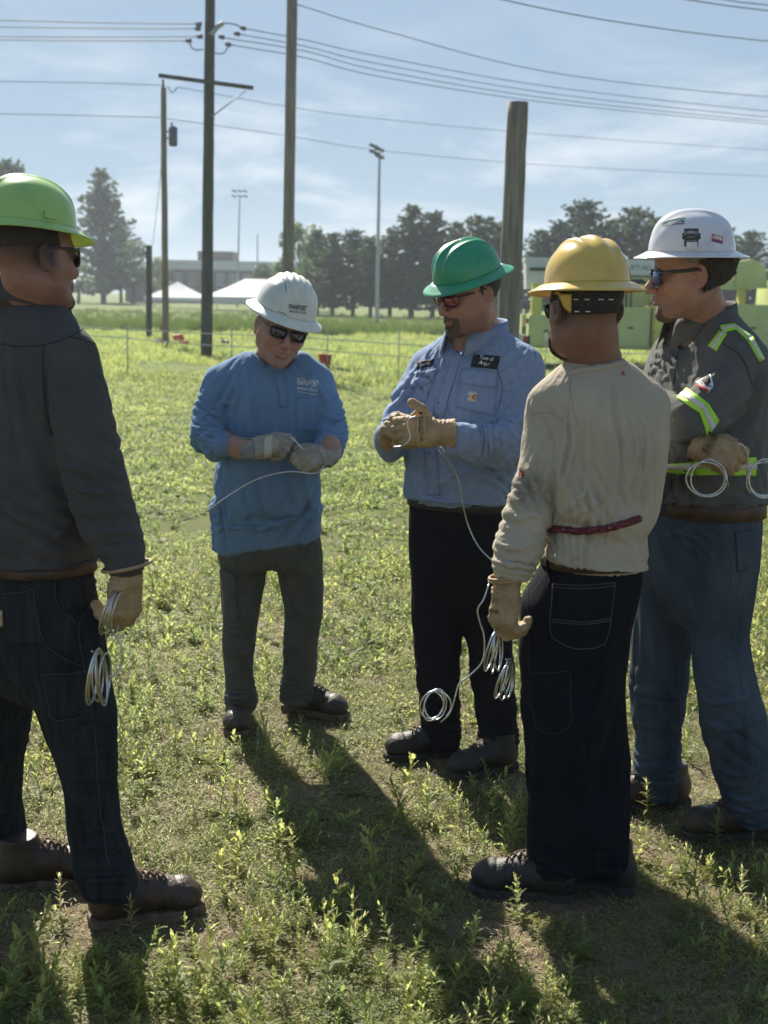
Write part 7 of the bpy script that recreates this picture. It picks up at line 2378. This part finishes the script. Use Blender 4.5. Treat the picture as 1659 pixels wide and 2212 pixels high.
# ================================================================== build the five side by side: trousers settle together, then shirts
def run_people(fs):
    gens, out = {k: f() for k, f in fs.items()}, {}
    jobs = {k: next(g) for k, g in gens.items()}
    while jobs:
        drape([j for js in jobs.values() for j in js])
        nxt = {}
        for k in list(jobs):
            try:
                nxt[k] = gens[k].send(None)
            except StopIteration as e:
                out[k] = e.value
        jobs = nxt
    return out

_p = run_people(dict(a=person_a, b=person_b, c=person_c, d=person_d, e=person_e))
pa, pb, pc, pd_, pe = [_p[k] for k in 'abcde']
# ================================================================== wire in the workers' hands
def strand(pts, y):
    """px points with depth offsets -> world points"""
    return [W(a, b, y + (c[0] if c else 0)) for a, b, *c in pts]
def loops(C, n, rx, ry, tilt, y, dy=.012, seed=0):
    """nearly edge-on loops in photo px: a drifting ellipse"""
    r = random.Random(seed)
    P = []
    N = int(n * 26)
    m = mpp(y)
    for i in range(N + 1):
        t = i / 26
        a = 2 * math.pi * t
        ex = rx * (1 + .16 * math.sin(1.7 * t + seed)); ey = ry * (1 + .10 * math.sin(2.3 * t + 2 * seed))
        ca, sa = math.cos(math.radians(tilt + 9 * math.sin(1.3 * t))), math.sin(math.radians(tilt + 9 * math.sin(1.3 * t)))
        ux, uy = ex * math.sin(a), -ey * math.cos(a)
        px = C[0] + ux * ca - uy * sa + (t - n / 2) * C[2]
        py = C[1] + ux * sa + uy * ca
        P.append(W(px, py, y + .9 * ry * m * math.sin(a) * (1 if rx < .6 * ry else .12) + dy * (t - n / 2)))
    return P
def wire_thing(label, segs, r=.0030, name='wire_coil', cat='wire'):
    base = segs[0][0]
    root = thing(name, tuple(base), label, cat, 'lengths of bright wire in the workers hands')
    for nm, P in segs:
        MB().tube(P, r, 7).part(nm, ALU, root, True)
def wire_all():
    def T(label, segs, r=.0030, name='wire_coil'):
        root = thing(name, tuple(segs[0][1][0]), label, 'wire', 'lengths of bright wire in the workers hands')
        for nm, P in segs:
            MB().tube(np.array(P), r, 7).part(nm, ALU, root, True)
    ya = pa['Y']
    T('short bright wire curving left from the grey gloves before the blue henley', [('strand', curve(strand([(445, 1106, -.30), (495, 1070, -.33), (554, 1036, -.36), (621, 1019, -.38), (671, 1023, -.38), (690, 1020, -.36), (700, 1005, -.34)], ya), 40)),
        ('strand', curve(strand([(628, 945, -.36), (640, 955, -.37), (655, 972, -.37)], ya), 10))], .0025, 'wire')
    yb = pb['Y']
    T('wire hanging from the tan gloves across the black belt', [('strand', curve(strand([(948, 972, -.36), (976, 1007, -.34), (991, 1042, -.32), (999, 1086, -.30), (1011, 1134, -.28), (1032, 1178, -.30), (1060, 1208, -.34), (1090, 1230, -.40)], yb), 40)),
        ('loop', curve(strand([(850, 966, -.40), (872, 962, -.42), (886, 945, -.42), (880, 920, -.42), (884, 905, -.42), (900, 899, -.42)], yb), 30))], .0023, 'wire')
    yd = pd_['Y']
    T('bright wire falling in loops from the tan glove beside the dark jeans', [
        ('strand', curve(strand([(1056, 1262, -.10), (1045, 1294, -.12), (1032, 1316, -.12), (1036, 1342, -.12), (1045, 1371, -.12), (1046, 1408, -.12), (1038, 1435, -.12), (1012, 1461, -.12), (992, 1476, -.12), (984, 1503, -.12), (972, 1540, -.12), (952, 1560, -.12)], yd), 70)),
        ('coil', loops((938, 1523, 5), 3.4, 25, 33, 14, yd - .12, .004, 2)),
        ('loop', loops((1068, 1403, 5), 4.5, 7, 48, 8, yd - .08, .004, 1)), ('loop', loops((1093, 1468, 5), 4.6, 9, 42, 14, yd - .09, .004, 4))], .0020)
    yc = pc['Y']
    T('stack of bright wire loops hanging from the glove of the charcoal worker', [
        ('loop', loops((243, 1325, 5), 5.5, 9, 47, 12, yc - .20, .004, 1)), ('loop', loops((213, 1462, 6), 5.5, 12, 57, 2, yc - .24, .004, 3)),
        ('strand', curve(strand([(246, 1368, -.20), (258, 1385, -.20), (264, 1412, -.20), (260, 1440, -.20), (250, 1458, -.21), (234, 1461, -.22)], yc), 24))], .0026)
    ye = pe['Y']
    T('bright wire with two round coils gripped below the crossed arms', [
        ('coil', loops((1526, 1034, 1), 2.2, 39, 39, 0, ye - .34, .004, 1)), ('strand', strand([(1564, 1018, -.34), (1574, 1052, -.34)], ye)),
        ('strand', curve(strand([(1594, 958, -.36), (1604, 962, -.36), (1615, 984, -.35), (1614, 1021, -.34), (1613, 1050, -.34), (1622, 1066, -.34)], ye), 26)),
        ('coil', loops((1652, 1034, 1), 2.6, 39, 39, 0, ye - .34, .004, 3))], .0025)
wire_all()
# ================================================================== ground cover, last
NEAR0, NEAR1 = 2.0, 8.0
FEET = [o.matrix_world.translation if False else np.mean([v.co[:] for v in o.data.vertices], axis=0) for o in bpy.data.objects if o.name.startswith('boot')]
def trodden(p, r=.20):
    """drops plants that the boots stand on or have flattened"""
    k = np.ones(len(p), bool)
    for f in FEET:
        k &= np.hypot((p[:, 0] - f[0]) / 1.15, p[:, 1] - f[1] + .05) > r * (.8 + .5 * rng.random(len(p)))
    return p[k]
def sizes(p, lo, hi): return rng.uniform(lo, hi, len(p))
p = trodden(pts_between(NEAR0, NEAR1, 400, .95, 1.3, 1), .22); scatter('weeds', p, sizes(p, .42, 1.2), c_weed, 'leafy green weeds growing in patches over the bare ground', 'weeds')
p = trodden(pts_between(NEAR0, NEAR1, 26, .9, 1.0, 3), .30); scatter('weed_clumps', p, sizes(p, 1.1, 1.8), c_weed, 'larger leafy weed clumps standing above the rest', 'weeds')
p = trodden(pts_between(NEAR0, NEAR1, 300, .9, 1.6, 5), .19); scatter('pale_weeds', p, sizes(p, .4, 1.2), c_weedp, 'pale narrow leaved weeds scattered among the green ones', 'weeds')
p = trodden(pts_between(NEAR0, NEAR1 + 1, 900, .7, 2.2, 9), .13); scatter('ground_cover', p, sizes(p, .6, 1.3), c_mat, 'low mat of small green leaves covering the soil', 'ground cover', .1)
p = pts_between(NEAR0, NEAR1, 720, .7, 2.6, 13); scatter('pale_ground_cover', p, sizes(p, .6, 1.3), c_matp, 'low mat of pale small leaves among dry straw', 'ground cover', .1)
p = pts_between(NEAR0, NEAR1, 560, .5, 2.0, 21); scatter('dry_straw', p, sizes(p, .5, 1.2), c_straw, 'dry brown straw lying on the bare soil', 'straw', .06)
p = pts_between(5.5, 26, 130, .32, .5, 25, 3, 1.0); scatter('field_grass', p, sizes(p, .6, 1.5), c_tuft, 'sunlit yellow green grass and clover across the near field', 'grass')
p = pts_between(24, 56, 12, .5, .25, 29, 6); scatter('far_field_grass', p, sizes(p, .6, 1.4), c_far, 'rough grass over the far part of the field', 'grass')
p = pts_between(53.5, 59, 9, .3, .3, 31, 12); p2_ = pts_between(59, 100, .9, .4, .1, 33, 20)
scatter('tall_grass', np.vstack([p, p2_]), np.concatenate([sizes(p, .9, 1.6), sizes(p2_, .7, 1.1)]), c_tall, 'strip of taller uncut grass beyond the rope line', 'grass')
# dandelion seed heads and yellow flowers, blurred dots in the field
def dots(name, m, n, seed, y0, y1, r0, label, cat):
    r = np.random.default_rng(seed)
    V, F = [], []
    base = [(0, 0, 1), (1, 0, 0), (0, 1, 0), (-1, 0, 0), (0, -1, 0), (0, 0, -1)]
    fs = [(0, 1, 2), (0, 2, 3), (0, 3, 4), (0, 4, 1), (5, 2, 1), (5, 3, 2), (5, 4, 3), (5, 1, 4)]
    for i in range(n):
        y = r.uniform(y0, y1); x = r.uniform(-1, 1) * (.32 * y + 1.5); z = r.uniform(.05, .13); q = r0 * r.uniform(.7, 1.2)
        o = len(V)
        V += [(x + q * a, y + q * b, z + q * c) for a, b, c in base]; F += [tuple(i_ + o for i_ in f) for f in fs]
    part(name, V, F, m, None, True, kind='stuff', label=label, category=cat)
dots('seed_heads', PUFF, 130, 3, 6.5, 24, .016, 'white dandelion seed heads dotted over the field', 'flowers')
dots('yellow_flowers', YFLOW, 120, 4, 5.5, 20, .009, 'small yellow flowers dotted over the field', 'flowers')

# ---- single weeds that stand out in the foreground: things of their own
def single_weed(px, py, L, m, label, s=1.0, rot=0.0):
    p = G(px, py); p[2] = ground_z(p[0], p[1])[0]
    me = mesh_data('weed_plant', np.array(L.V) * s, np.array(L.F), [m], True)
    o = bpy.data.objects.new('weed_plant', me); COL.objects.link(o)
    o.location = p; o.rotation_euler = (0, 0, rot)
    o['label'], o['category'], o['group'] = label, 'weed', 'weeds that stand out in the foreground'
single_weed(1118, 1985, weed(201, .11, 14, .050, .024, 3, .1, 5), LEAF, 'sunlit toothed weed in front of the black boot below the tan glove', 1.0)
single_weed(1545, 1835, weed(202, .13, 30, .045, .010, 0, .05, 4), LEAF, 'tall bright spiky weed before the brown boot at the right edge', 1.0)
single_weed(1400, 1770, weed(203, .13, 26, .048, .010, 0, .1, 4), LEAF, 'upright leafy weed just right of the dark jeans hem', 1.0)
single_weed(286, 2040, weed(204, .14, 20, .036, .010, 2, .1, 3), LEAF2, 'grey green weed standing against the large brown boot', 1.0)
single_weed(130, 1985, weed(205, .12, 24, .036, .008, 0, .2, 4), LEAF2, 'pale weed between the two brown boots at the left', 1.0)
single_weed(228, 1700, weed(206, .16, 34, .060, .011, 0, .1, 6), LEAF, 'bushy narrow leaved weed between the jeans legs at left', 1.0)
single_weed(1262, 2075, weed(207, .05, 14, .055, .016, 0, .1, 8, (.2, .9)), LEAF, 'low star shaped weed in shade at bottom right of centre', 1.0)
single_weed(925, 2110, weed(208, .03, 4, .10, .04, 3, .1, 7, (.3, .8)), LEAF, 'broad leaved dock in the dark patch at bottom centre', 1.0)
single_weed(768, 2075, weed(209, .12, 40, .040, .007, 0, .05, 2, (.5, 1.3)), LEAF, 'dark green bottle brush weed in the long shadow', 1.0)
single_weed(98, 2170, weed(210, .14, 44, .040, .007, 0, .05, 2, (.5, 1.3)), LEAF, 'dark green bottle brush weed at the bottom left corner', 1.0)
single_weed(650, 1600, weed(211, .10, 18, .045, .014, 2, .1, 5), LEAF, 'leafy weed in front of the olive trousers and brown boots', 1.0)
single_weed(400, 2040, weed(212, .07, 12, .030, .012, 2, .15, 3), LEAF, 'small weed at the toe of the large brown boot', 1.0)
single_weed(1600, 1990, weed(213, .15, 36, .040, .009, 0, .08, 5), LEAF2, 'tall pale weed standing near the right edge in the foreground', 1.0)
single_weed(1230, 2130, weed(214, .08, 16, .04, .014, 2, .2, 5), LEAF, 'toothed weed on the lit soil near the bottom edge right of centre', 1.0)
